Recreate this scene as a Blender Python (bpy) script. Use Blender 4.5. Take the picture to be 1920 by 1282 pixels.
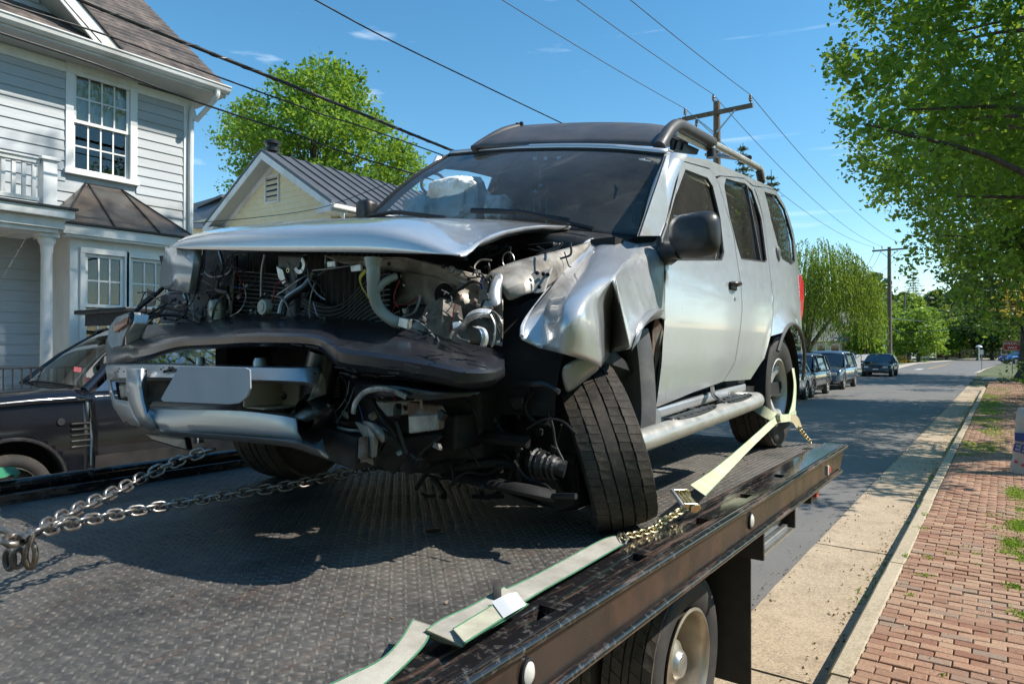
import bpy, bmesh, math, random
import numpy as np
from mathutils import Vector, Matrix, Euler, noise as mnoise
from mathutils.geometry import delaunay_2d_cdt

for o in list(bpy.data.objects):
    bpy.data.objects.remove(o, do_unlink=True)
SC = bpy.context.scene
COL = SC.collection
rnd = random.Random(7)
PI = math.pi

# ------------------------------------------------------------------ camera
CAMZ = 1.95
PSI = math.atan(925 / 1280)
THETA = math.atan(9 / 1280)
cam_d = bpy.data.cameras.new('camera')
cam = bpy.data.objects.new('camera', cam_d)
COL.objects.link(cam)
cam_d.sensor_width = 36
cam_d.lens = 24
cam_d.clip_start = 0.05
cam_d.clip_end = 3000
cam.location = (0, 0, CAMZ)
cam.rotation_euler = (PI / 2 + THETA, 0, PSI)
cam_d.dof.use_dof = False
SC.camera = cam
SC.render.resolution_x = 1024
SC.render.resolution_y = 683

# ------------------------------------------------------------------ world and sun
SUN_AZ = math.radians(29)      # from +X towards +Y
SUN_EL = math.radians(46)
world = bpy.data.worlds.new('World')
SC.world = world
world.use_nodes = True
wn = world.node_tree
wn.nodes.clear()
w_out = wn.nodes.new('ShaderNodeOutputWorld')
w_bg = wn.nodes.new('ShaderNodeBackground')
w_sky = wn.nodes.new('ShaderNodeTexSky')
w_sky.sky_type = 'NISHITA'
w_sky.sun_disc = False
w_sky.sun_elevation = SUN_EL
w_sky.sun_rotation = PI / 2 - SUN_AZ
w_sky.air_density = 1.0
w_sky.dust_density = 0.1
w_sky.ozone_density = 1.6
w_bg.inputs['Strength'].default_value = 0.145
# thin cirrus streaks
w_tc = wn.nodes.new('ShaderNodeTexCoord')
w_map = wn.nodes.new('ShaderNodeMapping')
w_map.inputs['Rotation'].default_value = (0.12, 0.10, 0.9)
w_map.inputs['Scale'].default_value = (0.7, 5.5, 22.0)
w_nz = wn.nodes.new('ShaderNodeTexNoise')
w_nz.inputs['Scale'].default_value = 1.6
w_nz.inputs['Detail'].default_value = 7
w_nz.inputs['Roughness'].default_value = 0.55
w_rp = wn.nodes.new('ShaderNodeValToRGB')
w_rp.color_ramp.elements[0].position = 0.60
w_rp.color_ramp.elements[0].color = (0, 0, 0, 1)
w_rp.color_ramp.elements[1].position = 0.86
w_rp.color_ramp.elements[1].color = (0.55, 0.55, 0.55, 1)
w_mix = wn.nodes.new('ShaderNodeMixRGB')
w_mix.inputs['Color2'].default_value = (7.6, 8.2, 9.0, 1)
w_hsv = wn.nodes.new('ShaderNodeHueSaturation')
w_hsv.inputs['Saturation'].default_value = 1.28
w_hsv.inputs['Value'].default_value = 1.0
w_hsv.inputs['Hue'].default_value = .487
wn.links.new(w_tc.outputs['Generated'], w_map.inputs['Vector'])
wn.links.new(w_map.outputs['Vector'], w_nz.inputs['Vector'])
wn.links.new(w_nz.outputs['Fac'], w_rp.inputs['Fac'])
wn.links.new(w_rp.outputs['Color'], w_mix.inputs['Fac'])
wn.links.new(w_sky.outputs['Color'], w_hsv.inputs['Color'])
wn.links.new(w_hsv.outputs['Color'], w_mix.inputs['Color1'])
wn.links.new(w_mix.outputs['Color'], w_bg.inputs['Color'])
wn.links.new(w_bg.outputs['Background'], w_out.inputs['Surface'])

sun_d = bpy.data.lights.new('sun', 'SUN')
sun_d.energy = 4.9
sun_d.angle = math.radians(0.53)
sun_d.color = (1.0, 0.935, 0.83)
sun = bpy.data.objects.new('sun', sun_d)
COL.objects.link(sun)
SUND = Vector((math.cos(SUN_AZ) * math.cos(SUN_EL), math.sin(SUN_AZ) * math.cos(SUN_EL), math.sin(SUN_EL)))
sun.rotation_euler = SUND.to_track_quat('Z', 'Y').to_euler()

SC.view_settings.view_transform = 'Standard'
SC.view_settings.look = 'None'
SC.view_settings.exposure = 0.42
SC.view_settings.gamma = 1.0
SC.view_settings.use_curve_mapping = False
SC.render.engine = 'CYCLES'
SC.cycles.max_bounces = 7
SC.cycles.diffuse_bounces = 3
SC.cycles.glossy_bounces = 4
SC.cycles.transmission_bounces = 6
SC.cycles.transparent_max_bounces = 8
SC.cycles.caustics_reflective = False
SC.cycles.caustics_refractive = False

# ------------------------------------------------------------------ picture measurements -> places in the world
_F = Vector((-math.sin(PSI) * math.cos(THETA), math.cos(PSI) * math.cos(THETA), math.sin(THETA)))
_R = Vector((math.cos(PSI), math.sin(PSI), 0))
_U = _R.cross(_F)
_C = Vector((0, 0, CAMZ))

def at(px, py, X=None, Y=None, Z=None, d=None):
    """the point of the place seen at a pixel of the photograph, on the given plane"""
    v = _F + _R * ((px - 960) / 1280) + _U * ((641 - py) / 1280)
    if X is not None: t = X / v.x
    elif Y is not None: t = Y / v.y
    elif Z is not None: t = (Z - CAMZ) / v.z
    else: t = d
    return _C + v * t

# ------------------------------------------------------------------ objects
def tag(o, label=None, cat=None, group=None, kind=None):
    if label: o['label'] = label
    if cat: o['category'] = cat
    if group: o['group'] = group
    if kind: o['kind'] = kind
    return o

def thing(name, label, cat, loc=(0, 0, 0), rz=0, group=None):
    o = bpy.data.objects.new(name, None)
    COL.objects.link(o)
    o.location = loc
    o.rotation_euler = (0, 0, rz)
    o.empty_display_size = 0.3
    tag(o, label, cat, group)
    return o

def wm(o):
    m = Matrix.LocRotScale(o.location, o.rotation_euler, o.scale)
    return wm(o.parent) @ m if o.parent else m

def dup(root, loc=None, rz=None, label=None, scale=None):
    r = root.copy(); COL.objects.link(r)
    if loc is not None: r.location = loc
    if rz is not None: r.rotation_euler = (0, 0, rz)
    if scale is not None: r.scale = scale
    if label: r['label'] = label
    for ch in list(root.children):
        c = ch.copy(); COL.objects.link(c); c.parent = r
        for g in list(ch.children):
            d = g.copy(); COL.objects.link(d); d.parent = c
    return r

class MB:
    """collects shapes that become one mesh"""
    def __init__(s):
        s.v = []; s.f = []; s.mi = []; s.m = 0
    def add(s, vs, fs):
        n = len(s.v)
        s.v += [tuple(x) for x in vs]
        s.f += [tuple(n + i for i in f) for f in fs]
        s.mi += [s.m] * len(fs)
        return s
    def box(s, a, b, M=None):
        x0, y0, z0 = a; x1, y1, z1 = b
        vs = [Vector(p) for p in ((x0,y0,z0),(x1,y0,z0),(x1,y1,z0),(x0,y1,z0),(x0,y0,z1),(x1,y0,z1),(x1,y1,z1),(x0,y1,z1))]
        if M is not None: vs = [M @ v for v in vs]
        return s.add(vs, [(0,3,2,1),(4,5,6,7),(0,1,5,4),(1,2,6,5),(2,3,7,6),(3,0,4,7)])
    def hexa(s, p):
        return s.add(p, [(0,3,2,1),(4,5,6,7),(0,1,5,4),(1,2,6,5),(2,3,7,6),(3,0,4,7)])
    def beam(s, a, b, w, h, up=(0, 0, 1)):
        a = Vector(a); b = Vector(b); d = (b - a).normalized(); up = Vector(up)
        r = d.cross(up)
        if r.length < 1e-4: r = d.cross(Vector((1, 0, 0)))
        r.normalize(); u = r.cross(d)
        r *= w / 2; u *= h / 2
        return s.hexa([a-r-u, a+r-u, b+r-u, b-r-u, a-r+u, a+r+u, b+r+u, b-r+u])
    def prism(s, pts, off):
        n = len(pts); off = Vector(off)
        P = [Vector(p) for p in pts]
        vs = P + [p + off for p in P]
        fs = [tuple(range(n)), tuple(range(2*n-1, n-1, -1))]
        fs += [(i, (i+1) % n, n + (i+1) % n, n + i) for i in range(n)]
        return s.add(vs, fs)
    def tube(s, path, r, n=8, closed=False, flat=1.0):
        P = [Vector(p) for p in path]; m = len(P)
        rs = r if isinstance(r, (list, tuple)) else [r] * m
        up = None; rings = []
        for i, p in enumerate(P):
            if closed: t = P[(i+1) % m] - P[i-1]
            else: t = P[min(i+1, m-1)] - P[max(i-1, 0)]
            if t.length < 1e-9: t = Vector((0,0,1))
            t.normalize()
            if up is None:
                up = Vector((0,0,1)) if abs(t.z) < .9 else Vector((1,0,0))
            side = t.cross(up)
            if side.length < 1e-5: side = t.cross(Vector((0,1,0.1)))
            side.normalize(); up = side.cross(t).normalized()
            rings.append([p + (side * math.cos(2*PI*k/n) + up * math.sin(2*PI*k/n) * flat) * rs[i] for k in range(n)])
        vs = [q for ring in rings for q in ring]; fs = []
        cnt = m if closed else m - 1
        for i in range(cnt):
            a = i * n; b = ((i+1) % m) * n
            fs += [(a+k, a+(k+1) % n, b+(k+1) % n, b+k) for k in range(n)]
        if not closed:
            fs += [tuple(range(n-1, -1, -1)), tuple((m-1)*n + k for k in range(n))]
        return s.add(vs, fs)
    def lathe(s, prof, n=24, M=None, a0=0, a1=2*PI):
        """prof: (radius, height) about local Z"""
        full = abs(a1 - a0 - 2*PI) < 1e-6
        cols = n if full else n + 1
        vs = []
        for j in range(cols):
            a = a0 + (a1-a0) * j / n
            for r, z in prof: vs.append(Vector((r*math.cos(a), r*math.sin(a), z)))
        if M is not None: vs = [M @ v for v in vs]
        m = len(prof); fs = []
        for j in range(n):
            a = j*m; b = ((j+1) % cols)*m
            for i in range(m-1):
                fs.append((a+i, b+i, b+i+1, a+i+1))
        return s.add(vs, fs)
    def grid(s, rows):
        """rows: list of equal-length lists of points"""
        m = len(rows[0]); vs = [p for r in rows for p in r]; fs = []
        for i in range(len(rows)-1):
            for j in range(m-1):
                a = i*m + j
                fs.append((a, a+1, a+m+1, a+m))
        return s.add(vs, fs)
    def build(s, name, mat, parent=None, smooth=False, bevel=0, solid=0, sub=0, kind=None, label=None, seg=2, angle=40, world=True):
        me = bpy.data.meshes.new(name)
        vs = s.v
        if parent is not None and world:
            inv = wm(parent).inverted()
            vs = [tuple(inv @ Vector(v)) for v in vs]
        me.from_pydata(vs, [], s.f)
        bm = bmesh.new(); bm.from_mesh(me)
        bmesh.ops.remove_doubles(bm, verts=bm.verts, dist=1e-5)
        bmesh.ops.recalc_face_normals(bm, faces=bm.faces)
        bm.to_mesh(me); bm.free()
        ms = mat if isinstance(mat, (list, tuple)) else [mat]
        for m in ms: me.materials.append(m)
        if len(ms) > 1 and len(me.polygons) == len(s.mi):
            me.polygons.foreach_set('material_index', s.mi)
        o = bpy.data.objects.new(name, me); COL.objects.link(o)
        if parent is not None: o.parent = parent
        if sub:
            md = o.modifiers.new('sub', 'SUBSURF'); md.levels = sub; md.render_levels = sub
        if solid:
            md = o.modifiers.new('solid', 'SOLIDIFY'); md.thickness = solid; md.offset = 0
        if bevel:
            md = o.modifiers.new('bevel', 'BEVEL'); md.width = bevel; md.segments = seg; md.limit_method = 'ANGLE'; md.angle_limit = math.radians(35)
        if smooth:
            me.polygons.foreach_set('use_smooth', [True] * len(me.polygons))
            try: me.set_sharp_from_angle(angle=math.radians(angle))
            except Exception: pass
        if kind: o['kind'] = kind
        if label: o['label'] = label
        return o

def np_mesh(name, verts, faces, mat, parent=None, kind=None, smooth=False):
    """verts (n,3), faces (m,k) arrays"""
    me = bpy.data.meshes.new(name)
    verts = np.asarray(verts, dtype=np.float32); faces = np.asarray(faces, dtype=np.int32)
    if parent is not None:
        inv = np.array(wm(parent).inverted())
        verts = verts @ inv[:3, :3].T + inv[:3, 3]
    m, k = faces.shape
    me.vertices.add(len(verts)); me.vertices.foreach_set('co', verts.astype(np.float32).ravel())
    me.loops.add(m*k); me.loops.foreach_set('vertex_index', faces.ravel())
    me.polygons.add(m); me.polygons.foreach_set('loop_start', np.arange(0, m*k, k, dtype=np.int32))
    me.polygons.foreach_set('loop_total', np.full(m, k, dtype=np.int32))
    me.update(calc_edges=True)
    me.materials.append(mat)
    if smooth: me.polygons.foreach_set('use_smooth', np.ones(m, dtype=bool))
    o = bpy.data.objects.new(name, me); COL.objects.link(o)
    if parent is not None: o.parent = parent
    if kind: o['kind'] = kind
    return o

def arc(c, r, a0, a1, n, ax='xz'):
    out = []
    for i in range(n+1):
        a = a0 + (a1-a0)*i/n
        u, v = r*math.cos(a), r*math.sin(a)
        out.append(Vector((c[0]+u, c[1], c[2]+v)) if ax == 'xz' else Vector((c[0], c[1]+u, c[2]+v)) if ax == 'yz' else Vector((c[0]+u, c[1]+v, c[2])))
    return out

def smoothpath(pts, n=6):
    """Catmull-Rom through points"""
    P = [Vector(p) for p in pts]
    P = [P[0]*2 - P[1]] + P + [P[-1]*2 - P[-2]]
    out = []
    for i in range(1, len(P)-2):
        a, b, c, d = P[i-1], P[i], P[i+1], P[i+2]
        for k in range(n):
            t = k/n
            out.append(0.5*((2*b) + (c-a)*t + (2*a-5*b+4*c-d)*t*t + (3*b-a-3*c+d)*t*t*t))
    out.append(P[-2].copy())
    return out

# ------------------------------------------------------------------ materials
def new_mat(name):
    m = bpy.data.materials.new(name); m.use_nodes = True
    nt = m.node_tree; nt.nodes.clear()
    out = nt.nodes.new('ShaderNodeOutputMaterial')
    b = nt.nodes.new('ShaderNodeBsdfPrincipled')
    nt.links.new(b.outputs[0], out.inputs[0])
    return m, nt, b, out

def ramp(nt, src, stops):
    r = nt.nodes.new('ShaderNodeValToRGB')
    el = r.color_ramp.elements
    while len(el) < len(stops): el.new(0.5)
    for e, (p, c) in zip(el, stops):
        e.position = p
        e.color = (c[0], c[1], c[2], 1) if isinstance(c, (tuple, list)) else (c, c, c, 1)
    nt.links.new(src, r.inputs['Fac'])
    return r.outputs['Color']

def coords(nt, scale=(1, 1, 1), kind='Object', rot=(0, 0, 0)):
    tc = nt.nodes.new('ShaderNodeTexCoord')
    mp = nt.nodes.new('ShaderNodeMapping')
    mp.inputs['Scale'].default_value = scale
    mp.inputs['Rotation'].default_value = rot
    nt.links.new(tc.outputs[kind], mp.inputs['Vector'])
    return mp.outputs['Vector']

def noise_n(nt, vec, scale, detail=5, rough=0.55, dist=0):
    n = nt.nodes.new('ShaderNodeTexNoise')
    n.inputs['Scale'].default_value = scale
    n.inputs['Detail'].default_value = detail
    n.inputs['Roughness'].default_value = rough
    n.inputs['Distortion'].default_value = dist
    nt.links.new(vec, n.inputs['Vector'])
    return n.outputs['Fac']

def mixc(nt, fac, a, b, mode='MIX'):
    m = nt.nodes.new('ShaderNodeMixRGB'); m.blend_type = mode
    for sock, v in (('Fac', fac), ('Color1', a), ('Color2', b)):
        if isinstance(v, (int, float)): m.inputs[sock].default_value = v if sock == 'Fac' else (v, v, v, 1)
        elif isinstance(v, (tuple, list)): m.inputs[sock].default_value = (v[0], v[1], v[2], 1)
        else: nt.links.new(v, m.inputs[sock])
    return m.outputs['Color']

def bump(nt, b, src, strength=0.3, dist=0.01):
    n = nt.nodes.new('ShaderNodeBump')
    n.inputs['Strength'].default_value = strength
    n.inputs['Distance'].default_value = dist
    nt.links.new(src, n.inputs['Height'])
    nt.links.new(n.outputs['Normal'], b.inputs['Normal'])

def mat(name, c, rough=0.6, metal=0.0, var=0.15, vs=6.0, bmp=0.0, bs=40.0, bd=0.004, dirt=None, dirt_amt=0.5, ds=3.0, coat=0.0, spec=0.5, rvar=0.1, stretch=(1, 1, 1), emit=None):
    m, nt, b, out = new_mat(name)
    vec = coords(nt, stretch)
    n1 = noise_n(nt, vec, vs, 6)
    lo = tuple(max(0, x*(1-var)) for x in c); hi = tuple(min(1, x*(1+var)) for x in c)
    col = ramp(nt, n1, [(0.3, lo), (0.7, hi)])
    if dirt is not None:
        n2 = noise_n(nt, vec, ds, 8, 0.65)
        f = ramp(nt, n2, [(0.55 - 0.25*dirt_amt, 0.0), (0.75 - 0.15*dirt_amt, 1.0)])
        col = mixc(nt, f, col, dirt)
    nt.links.new(col, b.inputs['Base Color'])
    b.inputs['Metallic'].default_value = metal
    b.inputs['Specular IOR Level'].default_value = spec
    if rvar:
        n3 = noise_n(nt, vec, vs*2.3, 5)
        r = ramp(nt, n3, [(0.3, max(0.02, rough-rvar)), (0.7, min(1, rough+rvar))])
        nt.links.new(r, b.inputs['Roughness'])
    else: b.inputs['Roughness'].default_value = rough
    if coat: 
        b.inputs['Coat Weight'].default_value = coat
        b.inputs['Coat Roughness'].default_value = 0.06
    if bmp:
        n4 = noise_n(nt, vec, bs, 6, 0.6)
        bump(nt, b, n4, bmp, bd)
    return m

def glass_mat(name, tint=(0.8, 0.9, 0.88), rough=0.0, spec_mix=0.12, k=1.2):
    """a single sheet of glass: see-through with a mirror-like sheen"""
    m = bpy.data.materials.new(name); m.use_nodes = True
    nt = m.node_tree; nt.nodes.clear()
    out = nt.nodes.new('ShaderNodeOutputMaterial')
    tr = nt.nodes.new('ShaderNodeBsdfTransparent'); tr.inputs[0].default_value = (*tint, 1)
    gl = nt.nodes.new('ShaderNodeBsdfGlossy'); gl.inputs['Roughness'].default_value = rough
    fr = nt.nodes.new('ShaderNodeFresnel'); fr.inputs['IOR'].default_value = 1.52
    ad = nt.nodes.new('ShaderNodeMath'); ad.operation = 'MULTIPLY_ADD'
    ad.inputs[1].default_value = k; ad.inputs[2].default_value = spec_mix
    ad.use_clamp = True
    mx = nt.nodes.new('ShaderNodeMixShader')
    nt.links.new(fr.outputs[0], ad.inputs[0]); nt.links.new(ad.outputs[0], mx.inputs[0])
    nt.links.new(tr.outputs[0], mx.inputs[1]); nt.links.new(gl.outputs[0], mx.inputs[2])
    nt.links.new(mx.outputs[0], out.inputs[0])
    return m

def leaf_mat(name, c0, c1, c2, trans=0.4):
    m = bpy.data.materials.new(name); m.use_nodes = True
    nt = m.node_tree; nt.nodes.clear()
    out = nt.nodes.new('ShaderNodeOutputMaterial')
    ge = nt.nodes.new('ShaderNodeNewGeometry')
    col = ramp(nt, ge.outputs['Random Per Island'], [(0.0, c0), (0.55, c1), (1.0, c2)])
    b = nt.nodes.new('ShaderNodeBsdfPrincipled')
    b.inputs['Roughness'].default_value = 0.45
    b.inputs['Specular IOR Level'].default_value = 0.35
    nt.links.new(col, b.inputs['Base Color'])
    t = nt.nodes.new('ShaderNodeBsdfTranslucent')
    c = mixc(nt, 1.0, col, (1.0, 1.0, 0.45), 'MULTIPLY')
    c = mixc(nt, 0.35, c, (0.6, 0.75, 0.08))
    nt.links.new(c, t.inputs['Color'])
    mx = nt.nodes.new('ShaderNodeMixShader'); mx.inputs[0].default_value = trans
    nt.links.new(b.outputs[0], mx.inputs[1]); nt.links.new(t.outputs[0], mx.inputs[2])
    nt.links.new(mx.outputs[0], out.inputs[0])
    return m

M = {}
M['white_paint'] = mat('white_paint', (0.80, 0.80, 0.79), 0.45, var=0.05, bmp=0.1, dirt=(0.58, 0.57, 0.53), dirt_amt=0.35, ds=1.4, stretch=(1, 1, .4))
M['siding'] = mat('siding', (0.44, 0.475, 0.505), 0.55, var=0.06, bmp=0.15, bs=60, stretch=(1, 0.3, 3), dirt=(.40, .41, .41), dirt_amt=.3, ds=.9)
M['cream'] = mat('cream_siding', (0.80, 0.71, 0.47), 0.6, var=0.06, bmp=0.12, bs=60)
M['cream_far'] = mat('cream_render', (0.62, 0.58, 0.48), 0.7, var=0.1)
M['black_metal'] = mat('black_metal', (0.02, 0.02, 0.022), 0.4, var=0.3, spec=0.4)
M['dark_wood'] = mat('pole_wood', (0.16, 0.125, 0.095), 0.85, var=0.3, vs=3, bmp=0.4, stretch=(6, 6, 0.6))
M['bark'] = mat('bark', (0.085, 0.065, 0.05), 0.9, var=0.4, vs=5, bmp=0.8, bs=14, bd=0.03, stretch=(2, 2, 0.4))
M['cable'] = mat('cable', (0.012, 0.012, 0.013), 0.5)
M['cable_grey'] = mat('cable_grey', (0.07, 0.07, 0.075), 0.4)
M['porcelain'] = mat('insulator', (0.22, 0.2, 0.19), 0.3)
M['galv'] = mat('galvanised', (0.45, 0.46, 0.47), 0.4, 0.8, var=0.15)
M['copper'] = mat('bay_roof_metal', (0.16, 0.125, 0.105), 0.38, 0.65, var=0.3, vs=2.5, dirt=(0.12, 0.13, 0.13), dirt_amt=0.5, ds=2)
M['window_glass'] = mat('window_glass', (0.012, 0.015, 0.018), 0.04, 0.0, var=0.2, rvar=0.0, spec=0.9)
M['curtain'] = mat('curtain', (0.80, 0.77, 0.68), 0.9, var=0.12, stretch=(1, 8, 1))
M['brick_far'] = mat('brick_far', (0.17, 0.08, 0.06), 0.85, var=0.25)
M['grey_roof'] = mat('grey_roof', (0.12, 0.12, 0.125), 0.7, var=0.2)
# ================================================================== ground, road, gutter, kerb, brick sidewalk
def ground_mat():
    m, nt, b, out = new_mat('grass_ground')
    vec = coords(nt)
    n = noise_n(nt, vec, 0.35, 8, 0.7)
    n2 = noise_n(nt, vec, 14, 6, 0.7)
    c = ramp(nt, n, [(0.3, (0.07, 0.085, 0.03)), (0.55, (0.12, 0.145, 0.05)), (0.75, (0.18, 0.175, 0.085))])
    c = mixc(nt, ramp(nt, n2, [(0.35, 0.0), (0.8, 0.6)]), c, (0.10, 0.085, 0.045))
    nt.links.new(c, b.inputs['Base Color']); b.inputs['Roughness'].default_value = 0.9
    bump(nt, b, n2, 0.8, 0.05)
    return m
M['grass_ground'] = ground_mat()

def asphalt_mat():
    m, nt, b, out = new_mat('asphalt')
    vec = coords(nt)
    n = noise_n(nt, vec, 0.5, 8, 0.65)
    n2 = noise_n(nt, vec, 75, 5, 0.8)
    n3 = noise_n(nt, coords(nt, (1.4, 0.12, 1)), 1.2, 6, 0.6)
    c = ramp(nt, n, [(0.3, (0.115, 0.109, 0.102)), (0.7, (0.175, 0.166, 0.155))])
    c = mixc(nt, ramp(nt, n2, [(0.46, 0.0), (0.66, 0.8)]), c, (0.25, 0.235, 0.21))
    c = mixc(nt, ramp(nt, n3, [(0.55, 0.0), (0.8, 0.4)]), c, (0.04, 0.04, 0.042))
    # hairline cracks
    vo = nt.nodes.new('ShaderNodeTexVoronoi'); vo.feature = 'DISTANCE_TO_EDGE'; vo.inputs['Scale'].default_value = 0.45
    dn = nt.nodes.new('ShaderNodeMixRGB'); dn.inputs['Fac'].default_value = 0.25
    tn = nt.nodes.new('ShaderNodeTexNoise'); tn.inputs['Scale'].default_value = 1.5
    nt.links.new(vec, tn.inputs['Vector']); nt.links.new(vec, dn.inputs['Color1']); nt.links.new(tn.outputs['Color'], dn.inputs['Color2'])
    nt.links.new(dn.outputs['Color'], vo.inputs['Vector'])
    cr = ramp(nt, vo.outputs['Distance'], [(0.0, 0.35), (0.004, 0.0)])
    c = mixc(nt, cr, c, (0.025, 0.025, 0.025))
    nt.links.new(c, b.inputs['Base Color']); b.inputs['Roughness'].default_value = 0.8
    bump(nt, b, n2, 0.5, 0.006)
    return m
M['asphalt'] = asphalt_mat()

def concrete_mat(name, c0, c1, speck=(0.42, 0.36, 0.28)):
    m, nt, b, out = new_mat(name)
    vec = coords(nt)
    n = noise_n(nt, vec, 1.1, 9, 0.65)
    n2 = noise_n(nt, vec, 62, 6, 0.85)
    n3 = noise_n(nt, vec, 5, 8, 0.7)
    c = ramp(nt, n, [(0.3, c0), (0.7, c1)])
    c = mixc(nt, ramp(nt, n2, [(0.45, 0.0), (0.62, 0.8)]), c, speck)
    c = mixc(nt, ramp(nt, n2, [(0.34, 0.85), (0.46, 0.0)]), c, (0.13, 0.10, 0.07))
    c = mixc(nt, ramp(nt, n3, [(0.50, 0.0), (0.72, 0.55)]), c, (0.2, 0.155, 0.10))
    nt.links.new(c, b.inputs['Base Color']); b.inputs['Roughness'].default_value = 0.85
    bump(nt, b, n2, 0.6, 0.006)
    return m
M['gutter'] = concrete_mat('gutter_concrete', (0.33, 0.25, 0.165), (0.46, 0.355, 0.24), (0.64, 0.51, 0.36))
M['kerb'] = concrete_mat('kerb_concrete', (0.37, 0.285, 0.175), (0.50, 0.40, 0.26), (0.54, 0.48, 0.38))
M['path'] = concrete_mat('path_concrete', (0.48, 0.42, 0.34), (0.58, 0.52, 0.44))

def brick_mat():
    m, nt, b, out = new_mat('paving_brick')
    oi = nt.nodes.new('ShaderNodeObjectInfo'); ge = nt.nodes.new('ShaderNodeNewGeometry')
    ad = nt.nodes.new('ShaderNodeMath'); ad.operation = 'ADD'
    nt.links.new(oi.outputs['Random'], ad.inputs[0]); nt.links.new(ge.outputs['Random Per Island'], ad.inputs[1])
    fr = nt.nodes.new('ShaderNodeMath'); fr.operation = 'FRACT'; nt.links.new(ad.outputs[0], fr.inputs[0])
    c = ramp(nt, fr.outputs[0], [(0.0, (0.27, 0.12, 0.07)), (0.3, (0.36, 0.185, 0.11)), (0.6, (0.42, 0.235, 0.145)), (0.86, (0.48, 0.30, 0.19)), (0.93, (0.29, 0.21, 0.15)), (1.0, (0.32, 0.15, 0.09))])
    tc = nt.nodes.new('ShaderNodeNewGeometry')
    n = noise_n(nt, tc.outputs['Position'], 1.7, 8, 0.7)
    c = mixc(nt, ramp(nt, n, [(0.42, 0.0), (0.72, 0.5)]), c, (0.40, 0.30, 0.20))
    n2 = noise_n(nt, tc.outputs['Position'], 70, 6, 0.7)
    c = mixc(nt, ramp(nt, n2, [(0.35, 0.55), (0.6, 0.0)]), c, (0.14, 0.08, 0.06))
    n3 = noise_n(nt, tc.outputs['Position'], 0.8, 5, 0.7)
    c = mixc(nt, ramp(nt, n3, [(0.6, 0.0), (0.75, 0.4)]), c, (0.12, 0.14, 0.05))
    nt.links.new(c, b.inputs['Base Color']); b.inputs['Roughness'].default_value = 0.88
    bump(nt, b, n2, 0.5, 0.004)
    return m
M['brick'] = brick_mat()
M['sand'] = mat('joint_sand', (0.105, 0.085, 0.06), 0.95, var=0.35, vs=8, dirt=(0.07, 0.09, 0.03), dirt_amt=0.6, ds=1.5)

G = MB()
G.add([(-900, -600, -0.03), (900, -600, -0.03), (900, 1500, -0.03), (-900, 1500, -0.03)], [(0, 1, 2, 3)])
tag(G.build('ground', M['grass_ground']), kind='structure')

XG, XK, XS = -1.53, -0.81, -0.69          # asphalt/gutter, gutter/kerb, kerb/brick
def gp(px, py, z=0.0): 
    p = at(px, py, Z=z); return (p.x, p.y, z)
R_ = MB()
pts = [(XG, -40, 0), (XG, 36, 0), gp(1833, 703), gp(1829, 698.5), gp(1843, 691), gp(1866, 684), gp(1960, 680), gp(1960, 672.6), gp(1850, 672.9), gp(1800, 675), gp(1760, 678), gp(1720, 682.5), gp(1690, 690), (-7.75, 60, 0), (-7.75, -40, 0)]
R_.add(pts, [tuple(range(len(pts)))])
tag(R_.build('road', M['asphalt']), kind='structure')
# raised lot left of the street with a driveway apron
L_ = MB()
L_.grid([[(-7.75, y, 0.02), (-7.78, y, 0.13), (-8.0, y, 0.15), (-8.6, y, 0.33 if y < 14 else 0.15), (-60, y, 0.37 if y < 14 else 0.15)] for y in (-30, 10, 14, 58)])
tag(L_.build('driveway', M['path']), kind='structure')
# side path and sidewalk far off on the left
F_ = MB()
pp = [gp(1672, 695, .01), gp(1690, 689.5, .01), gp(1720, 682, .01), gp(1800, 674.9, .01), gp(1905, 671.6, .01), gp(1905, 670.6, .01), gp(1800, 673.2, .01), gp(1715, 679.5, .01), gp(1672, 686, .01)]
F_.add(pp, [tuple(range(len(pp)))])
tag(F_.build('far_pavement', M['path']), kind='structure')
F_ = MB()
pp = [gp(1826, 699.5, .012), gp(1843, 691.8, .012), gp(1866, 685, .012), gp(1870, 684.2, .012), gp(1849, 691.8, .012), gp(1836, 698.8, .012)]
F_.add(pp, [tuple(range(len(pp)))])
F_.add([gp(1838, 712, .012), gp(1846, 707, .012), gp(1870, 707, .012), gp(1868, 712, .012)], [(0, 1, 2, 3)])
tag(F_.build('far_kerb', M['path']), kind='structure')
M['yellow_line'] = mat('yellow_line', (0.50, 0.30, 0.09), 0.8, var=0.2)
M['white_line'] = mat('white_line', (0.55, 0.55, 0.53), 0.8, var=0.2)
for q in ([(1737, 691), (1743, 691), (1782, 682), (1779, 682)],):
    t_ = MB(); t_.add([gp(a, b_, .006) for a, b_ in q], [(0, 1, 2, 3)])
    tag(t_.build('road_line', M['yellow_line']), kind='structure')
t_ = MB(); t_.add([gp(a, b_, .006) for a, b_ in ((1712, 693), (1726, 693), (1733, 691), (1722, 691))], [(0, 1, 2, 3)])
tag(t_.build('road_marking', M['white_line']), kind='structure')

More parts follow.
